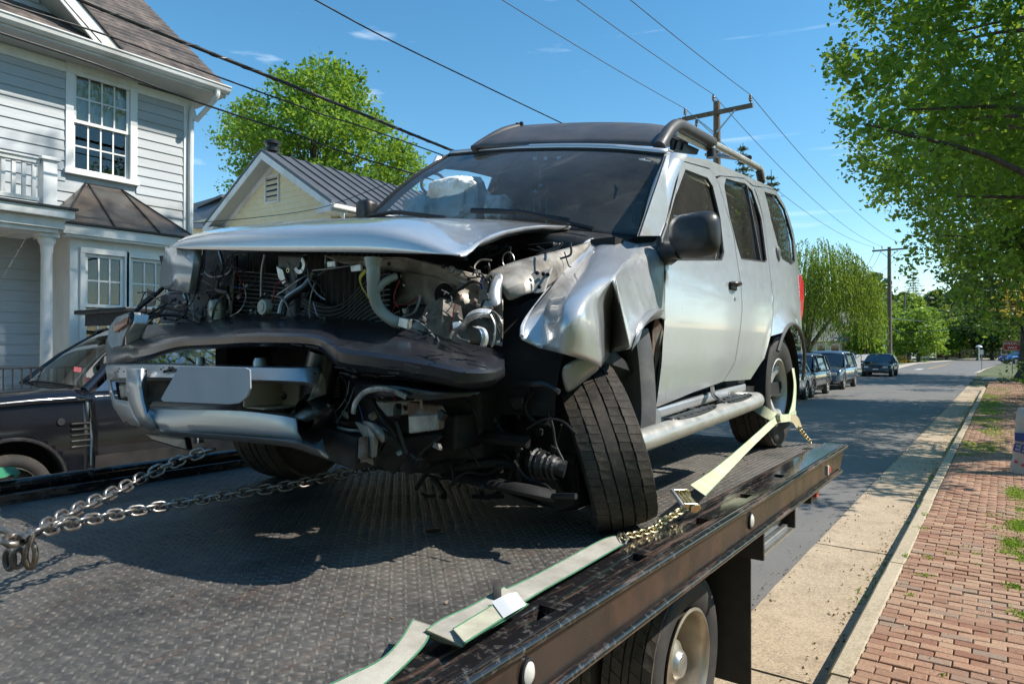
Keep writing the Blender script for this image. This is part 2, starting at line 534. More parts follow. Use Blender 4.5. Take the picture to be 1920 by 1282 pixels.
# gutter slabs, each a slab of its own with a recessed joint
gut = thing('gutter', None, None); gut['kind'] = 'structure'
y = -8.0
while y < 38:
    L = 3.05
    s_ = MB(); n = 8
    s_.grid([[(XG + (0.012 * rnd.random() if k in (0,) else 0) + (XK - XG) * k / 4, y + 0.008 + (L - 0.016) * j / n + rnd.uniform(-.004, .004) * (0 < j < n), 0.006 - 0.012 * math.sin(PI * k / 4) * 0.5 + 0.004) for k in range(5)] for j in range(n + 1)])
    s_.add([(XG, y+.008, -.02), (XK, y+.008, -.02), (XK, y+.008, .01), (XG, y+.008, .01)], [(0, 1, 2, 3)])
    s_.build('slab', M['gutter'], gut)
    y += L
bed = MB(); bed.add([(XG, -8, -.012), (XK, -8, -.012), (XK, 40, -.012), (XG, 40, -.012)], [(0, 1, 2, 3)])
bed.build('joint_bed', M['sand'], gut)
kb = thing('curb', None, None); kb['kind'] = 'structure'
y = -6.0; kj = 0
while y < 36:
    L = rnd.choice((2.4, 2.9, 1.9, 3.1)); h = 0.15 + rnd.uniform(-.006, .006)
    s_ = MB(); dx = rnd.uniform(-.008, .008)
    nseg = 8
    rows = []
    for j in range(nseg + 1):
        yy = y + .006 + (L - .012) * j / nseg
        w = 0.004 * mnoise.noise(Vector((yy * 3, kj, 0)))
        rows.append([(XK + dx + w, yy, -.05), (XK + dx + w, yy, h - .02), (XK + dx + .018 + w, yy, h), (XS + dx - .012, yy, h + w), (XS + dx, yy, h - .01), (XS + dx, yy, -.05)])
    s_.grid(rows)
    s_.add(rows[0], [tuple(range(5, -1, -1))]); s_.add(rows[-1], [tuple(range(6))])
    s_.build('curb_stone', M['kerb'], kb, smooth=False)
    y += L; kj += 1

# brick sidewalk: running bond, long side across the walk
walk = thing('sidewalk', None, None); walk['kind'] = 'structure'
XW1 = 0.55
b_ = MB(); b_.add([(XS, -6, .133), (XW1, -6, .133), (XW1, 44, .133), (XS, 44, .133)], [(0, 1, 2, 3)])
b_.build('sand_bed', M['sand'], walk)
BL, BW, JT = 0.164, 0.080, 0.0075
bm_ = MB(); e = .004
bm_.add([(-BL/2, -BW/2, -.02), (BL/2, -BW/2, -.02), (BL/2, BW/2, -.02), (-BL/2, BW/2, -.02),
         (-BL/2, -BW/2, -e), (BL/2, -BW/2, -e), (BL/2, BW/2, -e), (-BL/2, BW/2, -e),
         (-BL/2+e, -BW/2+e, 0), (BL/2-e, -BW/2+e, 0), (BL/2-e, BW/2-e, 0), (-BL/2+e, BW/2-e, 0)],
        [(0,1,5,4),(1,2,6,5),(2,3,7,6),(3,0,4,7),(4,5,9,8),(5,6,10,9),(6,7,11,10),(7,4,8,11),(8,9,10,11)])
brick0 = bm_.build('brick', M['brick'], walk)
bv = np.array(bm_.v); bf = np.array(bm_.f, dtype=object)
V_, F4 = [], []
row = 0; y = 2.6; nb = 0
brng = random.Random(3)
while y < 44:
    off = (row % 2) * (BL + JT) / 2 + brng.uniform(-.006, .006)
    x = XS + JT + BL / 2 - off
    skew = brng.uniform(-.004, .004)
    while x < XW1 + .05:
        xx = x
        if x - BL/2 < XS: xx = x
        zz = .15 + brng.uniform(-.005, .005) + .022 * mnoise.noise(Vector((xx * 1.5, y * .8, 0)))
        rot = brng.uniform(-.014, .014); tx = brng.uniform(-.012, .012); ty = brng.uniform(-.02, .02)
        vis = (3.9 < y < 10.5 and xx < 0.16 + 0.02 * (y - 4)) and xx - BL/2 > XS - .11
        sc = 1.0
        if x - BL/2 < XS - .01:      # half brick against the kerb
            w = (x + BL/2) - (XS + .004)
            if w < .05: x += BL + JT; continue
            sc = w / BL; xx = XS + .004 + w / 2
        T = Matrix.Translation((xx, y + skew, zz)) @ Euler((tx, ty, rot)).to_matrix().to_4x4() @ Matrix.Diagonal((sc, 1, 1, 1))
        if vis and nb < 298:
            o = brick0 if nb == 0 else brick0.copy()
            if nb: COL.objects.link(o); o.parent = walk
            o.matrix_basis = T
            nb += 1
        else:
            n0 = len(V_)
            for q in bm_.v: V_.append(tuple(T @ Vector(q)))
            F4 += [tuple(n0 + i for i in f) for f in bm_.f]
        x += BL + JT
    y += BW + JT; row += 1
np_mesh('brick_paving', V_, F4, M['brick'], walk, kind='stuff')
# ================================================================== houses on the left
XH = -11.0
def yz(px, py, X): 
    p = at(px, py, X=X); return p.y, p.z

def rect_yz(px0, py0a, py0b, px1, py1a, py1b, X):
    """a facade rectangle from the picture (left edge px0: top,bottom; right edge px1: top,bottom)"""
    y0, t0 = yz(px0, py0a, X); _, b0 = yz(px0, py0b, X)
    y1, t1 = yz(px1, py1a, X); _, b1 = yz(px1, py1b, X)
    return y0, y1, (b0 + b1) / 2, (t0 + t1) / 2

def boards_x(parent, name, m, X, y0, y1, z0, z1, e, holes=(), clip=None, t=0.022):
    """lapped boards on a wall facing +X"""
    z = z0
    while z < z1 - 0.02:
        zt = min(z + e, z1)
        segs = [(y0, y1)]
        for (a, b, c, d) in holes:
            if zt > c + 1e-3 and z < d - 1e-3:
                out = []
                for s0, s1 in segs:
                    if b <= s0 or a >= s1: out.append((s0, s1)); continue
                    if a > s0: out.append((s0, a))
                    if b < s1: out.append((b, s1))
                segs = out
        for s0, s1 in segs:
            if clip: 
                r = clip(s0, s1, z, zt)
                if r is None: continue
                s0, s1 = r
            if s1 - s0 < .03: continue
            q = MB(); q.prism([(X, s0, z), (X + t, s0, z), (X + .006, s0, zt), (X, s0, zt)], (0, s1 - s0, 0))
            q.build(name, m, parent)
        z += e

def window_x(parent, X, y0, y1, z0, z1, cols, rows_per_sash, trim=.1, sill=True, curtain=False, mid=None, name='window'):
    """double-hung window facing +X; opening y0..y1, z0..z1"""
    f = MB()
    w = trim
    f.box((X, y0 - w, z1), (X + .045, y1 + w, z1 + w * 1.25))
    f.box((X, y0 - w, z0 - .0), (X + .04, y0, z1)); f.box((X, y1, z0 - .0), (X + .04, y1 + w, z1))
    f.box((X - .02, y0 - w - .02, z0 - .07), (X + .075, y1 + w + .02, z0))
    fr = f.build(name, M['white_paint'], parent, bevel=.004)
    zm = mid if mid else (z0 + z1) / 2
    for (a, b, dx) in ((zm - .02, z1, .0), (z0, zm + .02, -.035)):
        s = MB(); r = .045
        s.box((X - .03 + dx, y0, a), (X + dx, y0 + r, b)); s.box((X - .03 + dx, y1 - r, a), (X + dx, y1, b))
        s.box((X - .03 + dx, y0 + r, b - r), (X + dx, y1 - r, b)); s.box((X - .03 + dx, y0 + r, a), (X + dx, y1 - r, a + r))
        for k in range(1, cols):
            c = y0 + r + (y1 - y0 - 2*r) * k / cols
            s.box((X - .022 + dx, c - .011, a + r), (X - .002 + dx, c + .011, b - r))
        for k in range(1, rows_per_sash):
            c = a + r + (b - a - 2*r) * k / rows_per_sash
            s.box((X - .0215 + dx, y0 + r, c - .011), (X - .0015 + dx, y1 - r, c + .011))
        s.build('sash', M['white_paint'], fr)
        ww = (y1 - y0 - 2*r) / cols; hh = (b - a - 2*r) / rows_per_sash
        for i in range(cols):
            for j in range(rows_per_sash):
                g = MB(); g.box((X - .017 + dx, y0 + r + ww*i + .008, a + r + hh*j + .008), (X - .012 + dx, y0 + r + ww*(i+1) - .008, a + r + hh*(j+1) - .008))
                g.build('pane', M['house_glass'], fr)
    # the room behind, with curtain
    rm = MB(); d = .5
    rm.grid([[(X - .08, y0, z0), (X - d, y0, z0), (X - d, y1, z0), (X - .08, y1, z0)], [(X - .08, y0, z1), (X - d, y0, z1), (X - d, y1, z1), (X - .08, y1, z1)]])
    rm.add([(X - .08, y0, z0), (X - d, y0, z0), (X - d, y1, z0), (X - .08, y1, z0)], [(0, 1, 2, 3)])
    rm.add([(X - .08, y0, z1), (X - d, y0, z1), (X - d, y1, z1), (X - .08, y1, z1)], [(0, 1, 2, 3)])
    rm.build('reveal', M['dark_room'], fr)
    if curtain:
        c = MB(); n = 60
        c.grid([[(X - .085 + .012 * math.sin(k * 1.3), y0 + (y1 - y0) * k / n, zz) for k in range(n + 1)] for zz in (zm + .03, z1)])
        c.build('curtain', M['curtain'], fr, smooth=True)
    return fr
M['house_glass'] = glass_mat('house_glass', (0.8, 0.84, 0.82), 0.01, 0.02, .8)
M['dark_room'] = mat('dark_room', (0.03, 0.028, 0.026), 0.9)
M['shingle'] = mat('roof_shingle', (0.15, 0.12, 0.105), 0.9, var=0.45, vs=9, bmp=0.5, bs=50, dirt=(0.05, 0.045, 0.045), dirt_amt=0.7, ds=2.2)
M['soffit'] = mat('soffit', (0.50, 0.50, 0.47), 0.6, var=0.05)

wh = thing('white_house', 'two storey house with pale grey clapboards and a columned porch at the left edge', 'house', (-13, 0, .35))
yc = yz(357, 300, XH)[0]           # right-hand corner of the house
uw = rect_yz(137, 134, 314, 243, 163, 343, XH)     # upper window opening
Z0, ZT = 0.37, 6.05
YL = -3.0
# bay geometry
XB = -10.15
bl = yz(131, 500, XB)[0]; brt = yz(338, 500, XB)[0]
bz = yz(230, 436, XB)[1]
hole_up = (uw[0] - .1, uw[1] + .1, uw[2] - .07, uw[3] + .12)
core = MB()
core.box((-17, YL, Z0 - .5), (XH - .55, yc - .02, ZT + .2))
core.box((XH - .55, yc - .12, Z0 - .5), (XH - .005, yc - .02, ZT))
for (a, b, c, d) in ((YL, hole_up[0] + .1, Z0 - .5, ZT), (hole_up[1] - .1, yc - .12, Z0 - .5, ZT), (hole_up[0] + .1, hole_up[1] - .1, Z0 - .5, hole_up[2] + .07), (hole_up[0] + .1, hole_up[1] - .1, hole_up[3] - .12, ZT)):
    core.box((XH - .55, a, c), (XH - .006, b, d))
core.build('wall', M['siding'], wh)
boards_x(wh, 'clapboard', M['siding'], XH, YL, yc - .13, Z0, ZT - .14, .147, [hole_up, (bl, brt, 0, bz - .05)])
c_ = MB(); c_.box((XH - .002, yc - .13, Z0), (XH + .035, yc + .035, ZT)); c_.build('corner_board', M['white_paint'], wh, bevel=.004)
c_ = MB(); c_.box((XH, YL, ZT - .14), (XH + .03, yc - .13, ZT)); c_.build('frieze', M['white_paint'], wh, bevel=.004)
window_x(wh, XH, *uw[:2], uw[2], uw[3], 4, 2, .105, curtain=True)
# eave, soffit and gutter
XE = -10.45; ZE = 6.25; YR = yz(424, 160, XE)[0]
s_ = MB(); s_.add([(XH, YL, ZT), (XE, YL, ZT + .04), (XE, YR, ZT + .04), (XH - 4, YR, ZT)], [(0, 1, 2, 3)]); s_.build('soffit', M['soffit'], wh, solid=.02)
s_ = MB(); s_.box((XE - .03, YL, ZT + .03), (XE, YR, ZE)); s_.build('fascia', M['white_paint'], wh, bevel=.003)
g_ = MB()
prof = [(0, .0), (.035, -.005), (.09, .03), (.105, .075), (.12, .085), (.12, .10), (.10, .10), (.085, .07), (.06, .02), (.005, .02), (.005, .10), (0, .10)]
g_.prism([(XE + a, YL, ZT + .07 + b*1.15) for a, b in prof], (0, YR + .03 - YL, 0)); g_.build('gutter', M['white_paint'], wh)
d_ = MB(); pth = smoothpath([(XE + .05, YR - .18, ZT + .08), (XE + .02, YR - .2, ZT - .06), (XH + .16, yc + .02, ZT - .35), (XH + .075, yc - .03, ZT - .55), (XH + .075, yc - .03, Z0 + .3)], 5)
d_.tube(pth, .042, 8); d_.build('downspout', M['white_paint'], wh, smooth=True)
# main roof of shingle courses
RIDX, RIDZ = -16.5, ZE + .81 * 6.05
rf = MB(); nrow = 44
for k in range(nrow):
    a = k / nrow; b = (k + 1) / nrow
    x0 = XE - .02 + (RIDX - XE) * a; x1 = XE - .02 + (RIDX - XE) * b
    z0 = ZE + .03 + (RIDZ - ZE) * a; z1 = ZE + .03 + (RIDZ - ZE) * b
    rf.add([(x0, YL, z0 - .02), (x0, YR, z0 - .02), (x0, YR, z0 + .012), (x0, YL, z0 + .012), (x1, YR, z1 - .004), (x1, YL, z1 - .004)], [(0, 1, 2, 3), (3, 2, 4, 5)])
rf.add([(XE - .03, YR, ZE), (RIDX, YR, RIDZ), (RIDX, YR, RIDZ - .2), (XE - .03, YR, ZE - .2)], [(0, 1, 2, 3)])
rf.build('roof', M['shingle'], wh)
# cross gable above the gutter
F0 = at(226, 94, X=XE); T0 = at(145, 0, X=XE); dv = (T0 - F0)
T1 = F0 + dv * 2.6
rk = MB(); n2 = Vector((0, -dv.z, dv.y)).normalized() * -.17
if n2.z > 0: n2 = -n2
rk.prism([F0, T1, T1 + n2, F0 + n2 + Vector((0, -.1, 0))], (-.03, 0, 0)); rk.build('rake_board', M['white_paint'], wh, bevel=.003)
rk = MB(); rk.prism([F0 + n2*.9, T1 + n2*.9, T1 + n2*.9 + Vector((-.55, 0, 0)), F0 + n2*.9 + Vector((-.55, 0, 0))], n2.normalized() * .02); rk.build('rake_soffit', M['soffit'], wh)
rk = MB(); U0 = -n2.normalized() * .03
rk.prism([F0 + Vector((.03, .02, 0)), T1 + Vector((.03, 0, 0)), T1 + Vector((-4.6, 0, 0)), F0 + Vector((-.4, .02, 0))], U0); rk.build('gable_roof', M['shingle'], wh)
slope = dv.z / dv.y
def clipg(s0, s1, z, zt):
    lim = F0.y + (zt + .1 - F0.z) / slope - .05
    e1 = min(s1, lim)
    return (s0, e1) if e1 > s0 else None
boards_x(wh, 'clapboard', M['siding'], XH + .05, YL, F0.y, ZE - .1, ZE + 2.6, .147, [], clipg)
gb = MB(); gb.prism([(XH + .04, YL, ZE - .2), (XH + .04, F0.y, ZE - .2), (XH + .04, F0.y + 2.6 / slope, ZE + 2.5), (XH + .04, YL, ZE + 2.5)], (-.1, 0, 0)); gb.build('gable_wall', M['siding'], wh)

# bay window
bw1 = rect_yz(158, 476, 600, 232, 482, 604, XB); bw2 = rect_yz(243, 484, 604, 318, 490, 608, XB)
zb0, zb1 = 1.35, (bw1[3] + bw2[3]) / 2
bay = MB()
def bay_wall(X):
    hs = [bw1, bw2]
    ys = [bl, bw1[0], bw1[1], bw2[0], bw2[1], brt]
    bay.box((X - .03, bl, zb1), (X, brt, bz)); bay.box((X - .03, bl, Z0 - .3), (X, brt, zb0))
    for a, b in ((ys[0], ys[1]), (ys[2], ys[3]), (ys[4], ys[5])): bay.box((X - .03, a, zb0), (X, b, zb1))
bay_wall(XB)
bay.box((XH, bl, Z0 - .3), (XB - .03, bl + .03, bz)); bay.box((XH, brt - .03, Z0 - .3), (XB - .03, brt, bz))
bay.build('bay_wall', M['white_paint'], wh)
for bw in (bw1, bw2):
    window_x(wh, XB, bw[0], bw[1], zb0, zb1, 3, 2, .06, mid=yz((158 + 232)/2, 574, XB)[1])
XF = XB + .16
fa = MB(); fa.box((XF - .02, bl - .14, bz - .13), (XF + .005, brt + .14, bz)); fa.box((XH, bl - .14, bz - .13), (XF - .02, bl - .12, bz)); fa.box((XH, brt + .12, bz - .13), (XF - .02, brt + .14, bz))
fa.box((XB + .001, bl - .1, bz - .16), (XF - .02, brt + .1, bz - .131)); fa.build('bay_fascia', M['white_paint'], wh, bevel=.004)
tl = at(160, 346, X=XH + .03); tr = at(228, 357, X=XH + .03)
zr = (tl.z + tr.z) / 2; tl.z = zr; tr.z = zr
e0, e1 = Vector((XF + .03, bl - .16, bz + .01)), Vector((XF + .03, brt + .16, bz + .01))
w0, w1 = Vector((XH + .02, bl - .16, bz + .01)), Vector((XH + .02, brt + .16, bz + .01))
br_ = MB(); br_.add([e0, e1, tr, tl], [(0, 1, 2, 3)]); br_.add([w0, e0, tl], [(0, 1, 2)]); br_.add([e1, w1, tr], [(0, 1, 2)])
br_.build('bay_roof', M['copper'], wh, solid=.012)
for a, b in ((tl, e0), (tr, e1), (tl + Vector((0, .04, 0)), e0.lerp(e1, .36)), (tr, e0.lerp(e1, .70)), (tl, tr), (e0, e1)):
    q = MB(); q.beam(a + Vector((0, 0, .012)), b + Vector((0, 0, .012)), .02, .025); q.build('roof_seam', M['black_metal'], wh)
# porch
XP = -9.55
yp = yz(141, 400, XP)[0]; zf1 = yz(70, 381, XP)[1]; zf0 = yz(70, 402, XP)[1]
po = MB(); po.box((XH, YL, zf0), (XP, yp, zf1 - .03)); po.build('porch_roof', M['white_paint'], wh, bevel=.005)
po = MB(); po.box((XH, YL, zf1 - .029), (XP + .03, yp + .03, zf1)); po.build('roof_flashing', M['black_metal'], wh)
zc1 = yz(60, 423, XP - .1)[1]; zc0 = yz(60, 452, XP - .1)[1]
yq = yz(122, 432, XP - .1)[0]
po = MB(); po.box((XP - .55, YL, zc1), (XP - .1, yq, zf0)); po.box((XP - .5, YL, zc1 - .05), (XP - .14, yq - .06, zc1)); po.box((XH, yq - .3, zc1), (XP - .55, yq, zf0)); po.build('porch_beam', M['white_paint'], wh, bevel=.004)
cy0, cy1 = yz(83, 500, XP - .15)[0], yz(110, 500, XP - .15)[0]
cc = ((XP - .3), (cy0 + cy1) / 2); cr = (cy1 - cy0) / 2 * 0.92
ztop = zc1 - .05
co = MB(); co.lathe([(0, ztop - .05), (cr*1.35, ztop - .05), (cr*1.35, ztop - .10), (cr*1.05, ztop - .14), (cr*.92, ztop - .2), (cr*.98, ztop - .22), (cr*.86, ztop - .25), (cr*.9, ztop - 1.2), (cr, .9), (cr*1.02, .55), (cr*1.3, .5), (cr*1.3, .37), (0, .37)], 28, Matrix.Translation((cc[0], cc[1], 0)))
co.build('column', M['white_paint'], wh, smooth=True, angle=30)
co = MB(); co.box((cc[0]-cr*1.5, cc[1]-cr*1.5, ztop - .05), (cc[0]+cr*1.5, cc[1]+cr*1.5, ztop)); co.build('capital', M['white_paint'], wh, bevel=.004)
# balcony rail
XR = XP - .12
rt0, rt1 = yz(30, 292, XR)[1], yz(30, 300, XR)[1]; rb0, rb1 = yz(30, 364, XR)[1], yz(30, 372, XR)[1]
ry = yz(72, 300, XR)[0]
rl = thing('balcony_railing', 'white wooden railing on the porch roof with square balusters and a corner post', 'railing', (XR, ry, zf1))
q = MB(); q.box((XR - .04, YL, rt1), (XR + .04, ry, rt0)); q.box((XR - .06, YL, rt0), (XR + .06, ry, rt0 + .02)); q.build('top_rail', M['white_paint'], rl, bevel=.004)
q = MB(); q.box((XR - .03, YL, rb1), (XR + .03, ry, rb0)); q.build('bottom_rail', M['white_paint'], rl, bevel=.004)
y = ry - .05; k = 0
step = (yz(62, 330, XR)[0] - yz(43, 330, XR)[0])
while y > 1.5:
    q = MB(); q.box((XR - .02, y - .02, rb0), (XR + .02, y + .02, rt1)); q.build('baluster', M['white_paint'], rl)
    y -= step
p0, p1 = yz(81, 330, XR + .08)[0], yz(108, 330, XR + .08)[0]; pt = yz(90, 300, XR + .08)[1]
q = MB(); q.box((XR - .1, p0, zf1 - .02), (XR + .08, p1, pt)); q.build('post', M['white_paint'], rl, bevel=.006)
q = MB(); q.box((XR - .13, p0 - .03, pt), (XR + .11, p1 + .03, pt + .04)); q.build('post_cap', M['white_paint'], rl, bevel=.006)

# ------------------------------------------------------------------ yellow cottage
XC = -13.0
Yg = at(620, 382, X=XC).y
def cp(px, py, dy=0): return at(px, py, Y=Yg + dy)
yh = thing('yellow_cottage', 'cream clapboard cottage with a grey standing seam roof and louvred gable vent', 'house', (XC - 3, Yg + 4, .3))
pk, lf, rt = cp(490, 281), cp(385, 412), cp(622, 385)
ze = (lf.z + rt.z) / 2; hw = (rt.x - lf.x) / 2; xm = (rt.x + lf.x) / 2; zp = pk.z
xm = pk.x
DEP = 9.5; OV = .42
sl = (zp - ze) / hw
wallx0, wallx1 = xm - hw + .45, xm + hw - .45
wz = ze + .12
b_ = MB(); yw = Yg + OV
b_.prism([(wallx0, yw, 0), (wallx1, yw, 0), (wallx1, yw, wz), (xm, yw, zp - .28), (wallx0, yw, wz)], (0, DEP, 0)); b_.build('wall', M['cream'], yh)
e = .155; z = wz - 2.5
while z < zp - .35:
    zt = z + e
    lim = (zp - .28 - zt) / sl
    w = min(hw - .45, lim)
    if w < .05: break
    q = MB(); q.prism([(xm - w, yw, z), (xm - w, yw - .022, z), (xm - w, yw - .005, zt), (xm - w, yw, zt)], (2*w, 0, 0)); q.build('clapboard', M['cream'], yh)
    z += e
z = wz - 1.2
while z < wz:
    q = MB(); q.prism([(wallx1, yw, z), (wallx1 + .02, yw, z), (wallx1 + .005, yw, z + e), (wallx1, yw, z + e)], (0, DEP, 0)); q.build('clapboard', M['cream'], yh); z += e
M['roof_metal'] = mat('standing_seam', (0.115, 0.12, 0.13), 0.5, 0.35, var=0.15, vs=1.2, spec=.5)
for sgn in (1, -1):
    q = MB(); t = .05
    a = Vector((xm, Yg, zp)); b2 = Vector((xm + sgn*(hw + .05), Yg, ze - .05*sl))
    q.prism([a, b2, b2 - Vector((0, 0, t)), a - Vector((0, 0, t))], (0, DEP + OV, 0)); rfo = q.build('roof', M['roof_metal'], yh)
    y = Yg + .0
    while y < Yg + DEP + .3:
        s = MB(); s.beam(a + Vector((0, y - Yg, .02)), b2 + Vector((0, y - Yg, .02)), .018, .045); s.build('roof_seam', M['roof_metal'], yh); y += .46
    q = MB(); q.prism([a - Vector((0, 0, t)), b2 - Vector((0, 0, t)), b2 - Vector((0, 0, t + .17)), a - Vector((0, 0, t + .2))], (0, .03, 0)); q.build('rake_board', M['white_paint'], yh)
    q = MB(); q.prism([a - Vector((0, -.03, t + .14)), b2 - Vector((0, -.03, t + .12)), b2 - Vector((0, -.03, t + .14)), a - Vector((0, -.03, t + .16))], (0, OV, 0)); q.build('rake_soffit', M['soffit'], yh)
    q = MB(); q.prism([a - Vector((0, -OV + .03, t + .15)), b2 - Vector((0, -OV + .03, t + .15)), b2 - Vector((0, -OV + .03, t + .32)), a - Vector((0, -OV + .03, t + .34))], (0, .025, 0)); q.build('frieze_board', M['white_paint'], yh)
    # eave return and gutter
    ex = xm + sgn*(hw + .02)
    x0, x1 = sorted((ex + sgn*.02, ex - sgn*.5))
    q = MB(); q.box((x0, Yg - .01, ze - .26), (x1, Yg + OV + .1, ze - .1)); q.build('eave_return', M['white_paint'], yh, bevel=.01)
    q = MB(); q.box((min(ex, ex + sgn*.1), Yg + .02, ze - .18), (max(ex, ex + sgn*.1), Yg + DEP, ze - .07)); q.build('gutter', M['white_paint'], yh, bevel=.02)
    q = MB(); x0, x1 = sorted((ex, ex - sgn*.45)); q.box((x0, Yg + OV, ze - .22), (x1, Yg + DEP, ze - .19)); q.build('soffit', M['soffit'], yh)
q = MB(); q.tube(smoothpath([(xm + hw + .05, Yg + .9, ze - .15), (xm + hw - .1, Yg + .95, ze - .3), (xm + hw - .36, Yg + 1.0, ze - .42), (xm + hw - .40, Yg + 1.0, ze - 2.5)], 4), .04, 8); q.build('downspout', M['white_paint'], yh, smooth=True)
v0, v1 = at(497, 332, Y=yw - .03), at(523, 378, Y=yw - .03)
q = MB(); w = .045
q.box((v0.x, yw - .05, v1.z), (v0.x + w, yw - .0, v0.z)); q.box((v1.x - w, yw - .05, v1.z), (v1.x, yw, v0.z)); q.box((v0.x + w, yw - .05, v0.z - w), (v1.x - w, yw, v0.z)); q.box((v0.x + w, yw - .05, v1.z), (v1.x - w, yw, v1.z + w)); vf = q.build('gable_vent', M['white_paint'], yh)
q = MB(); q.box((v0.x + w, yw - .012, v1.z + w), (v1.x - w, yw - .006, v0.z - w)); q.build('vent_back', M['dark_room'], vf)
nz = 9
for k in range(nz):
    zz = v1.z + w + (v0.z - v1.z - 2*w) * (k + .5) / nz
    q = MB(); q.box((v0.x + w, -.022, -.004), (v1.x - w, .022, .004), Matrix.Translation((0, yw - .03, zz)) @ Matrix.Rotation(.7, 4, 'X')); q.build('louvre', M['white_paint'], vf)
st = at(511, 283, Y=Yg + 1.3)
q = MB(); q.lathe([(0, -.6), (.17, -.6), (.17, .45), (.24, .46), (.24, .56), (.18, .57), (.18, .68), (.27, .70), (.27, .80), (.12, .86), (0, .86)], 20, Matrix.Translation((st.x, st.y, zp + .08)) @ Matrix.Scale(.86, 4)); q.build('chimney', M['black_metal'], yh, smooth=True, angle=30)
# small wing behind on its left
q = MB(); a = at(368, 385, Y=Yg + 3); b2 = at(415, 364, Y=Yg + 3); z0 = ze - 1.5
q.prism([a, b2, b2 + Vector((0, 4, 0)), a + Vector((0, 4, 0))], (0, 0, -.1)); q.build('side_roof', M['roof_metal'], yh)
q = MB(); q.prism([(a.x, Yg + 2, z0 - 3), (b2.x + 1, Yg + 2, z0 - 3), (b2.x + 1, Yg + 2, a.z - .9), (a.x, Yg + 2, a.z - 1.0)], (0, 4, 0)); q.build('side_wing', M['cream'], yh)
q = MB(); fp = at(350, 386, Y=Yg + 3.5); q2 = at(345, 428, Y=Yg + 1.6); q3 = at(402, 428, Y=Yg + 1.6); q4 = at(425, 364, Y=Yg + 3.5)
q.add([fp, q4, q3, q2], [(0, 1, 2, 3)]); q.build('wing_roof', M['roof_metal'], yh, solid=.03)

# black iron fence by the porch
fe = thing('iron_fence', 'low black iron railing in front of the porch behind the black car', 'fence', (-8.6, 2, .37))
a = at(-30, 692, X=-8.7); b2 = at(34, 690, X=-8.7); zt = (a.z + b2.z) / 2
q = MB(); q.beam((-8.7, a.y, zt), (-8.7, b2.y + 2.2, zt), .035, .02); q.build('rail', M['black_metal'], fe)
q = MB(); q.beam((-8.7, a.y, .55), (-8.7, b2.y + 2.2, .55), .035, .02); q.build('rail', M['black_metal'], fe)
y = a.y
while y < b2.y + 2.2:
    q = MB(); q.beam((-8.7, y, .4), (-8.7, y, zt), .014, .014, (0, 1, 0)); q.build('bar', M['black_metal'], fe); y += .085
# ================================================================== trees
def project(P):
    P = np.asarray(P) - np.array([0, 0, CAMZ])
    d = P @ np.array(_F)
    return 960 + 1280 * (P @ np.array(_R)) / d, 641 - 1280 * (P @ np.array(_U)) / d

def in_poly(x, y, poly):
    inside = np.zeros(len(x), bool); n = len(poly); j = n - 1
    for i in range(n):
        xi, yi = poly[i]; xj, yj = poly[j]
        c = ((yi > y) != (yj > y)) & (x < (xj - xi) * (y - yi) / (yj - yi + 1e-12) + xi)
        inside ^= c; j = i
    return inside

def leaves_from(P, size, rg, droop=0.0, aspect=0.62, jitter=.5):
    """one small folded leaf (two facets) at every point"""
    n = len(P)
    th = rg.uniform(0, 2*np.pi, n)
    ph = rg.normal(-.25 - droop, .55, n)
    d = np.stack([np.cos(th)*np.cos(ph), np.sin(th)*np.cos(ph), np.sin(ph)], 1)
    r = rg.normal(size=(n, 3)); r[:, 2] += .0
    u = np.cross(d, r); u /= np.linalg.norm(u, axis=1, keepdims=True) + 1e-9
    w = np.cross(d, u)
    s = size * rg.uniform(1-jitter, 1+jitter, n)[:, None]
    a = P - d*s*.5; c = P + d*s*.5
    b = P + u*s*aspect*.5 + w*s*.12; e = P - u*s*aspect*.5 + w*s*.12
    V = np.stack([a, b, c, e], 1).reshape(-1, 3)
    return V, np.arange(4*n).reshape(n, 4)

def crown_points(rg, c, r, n_limb, n_sub, n_leaf, limb_r, sub_r, shell=.55, keep=None, flat=.75):
    c = np.array(c); r = np.array(r)
    v = rg.normal(size=(n_limb*3, 3)); v /= np.linalg.norm(v, axis=1, keepdims=True)
    rad = rg.uniform(shell, 1.0, len(v))**.7
    L = c + v*rad[:, None]*r
    L = L[:n_limb]
    S = (L[:, None, :] + rg.normal(size=(n_limb, n_sub, 3))*limb_r*np.array([1, 1, flat])).reshape(-1, 3)
    if keep is not None:
        k = keep(S); S = S[k]
    P = (S[:, None, :] + rg.normal(size=(len(S), n_leaf, 3))*sub_r*np.array([1, 1, .7])).reshape(-1, 3)
    return L, S, P

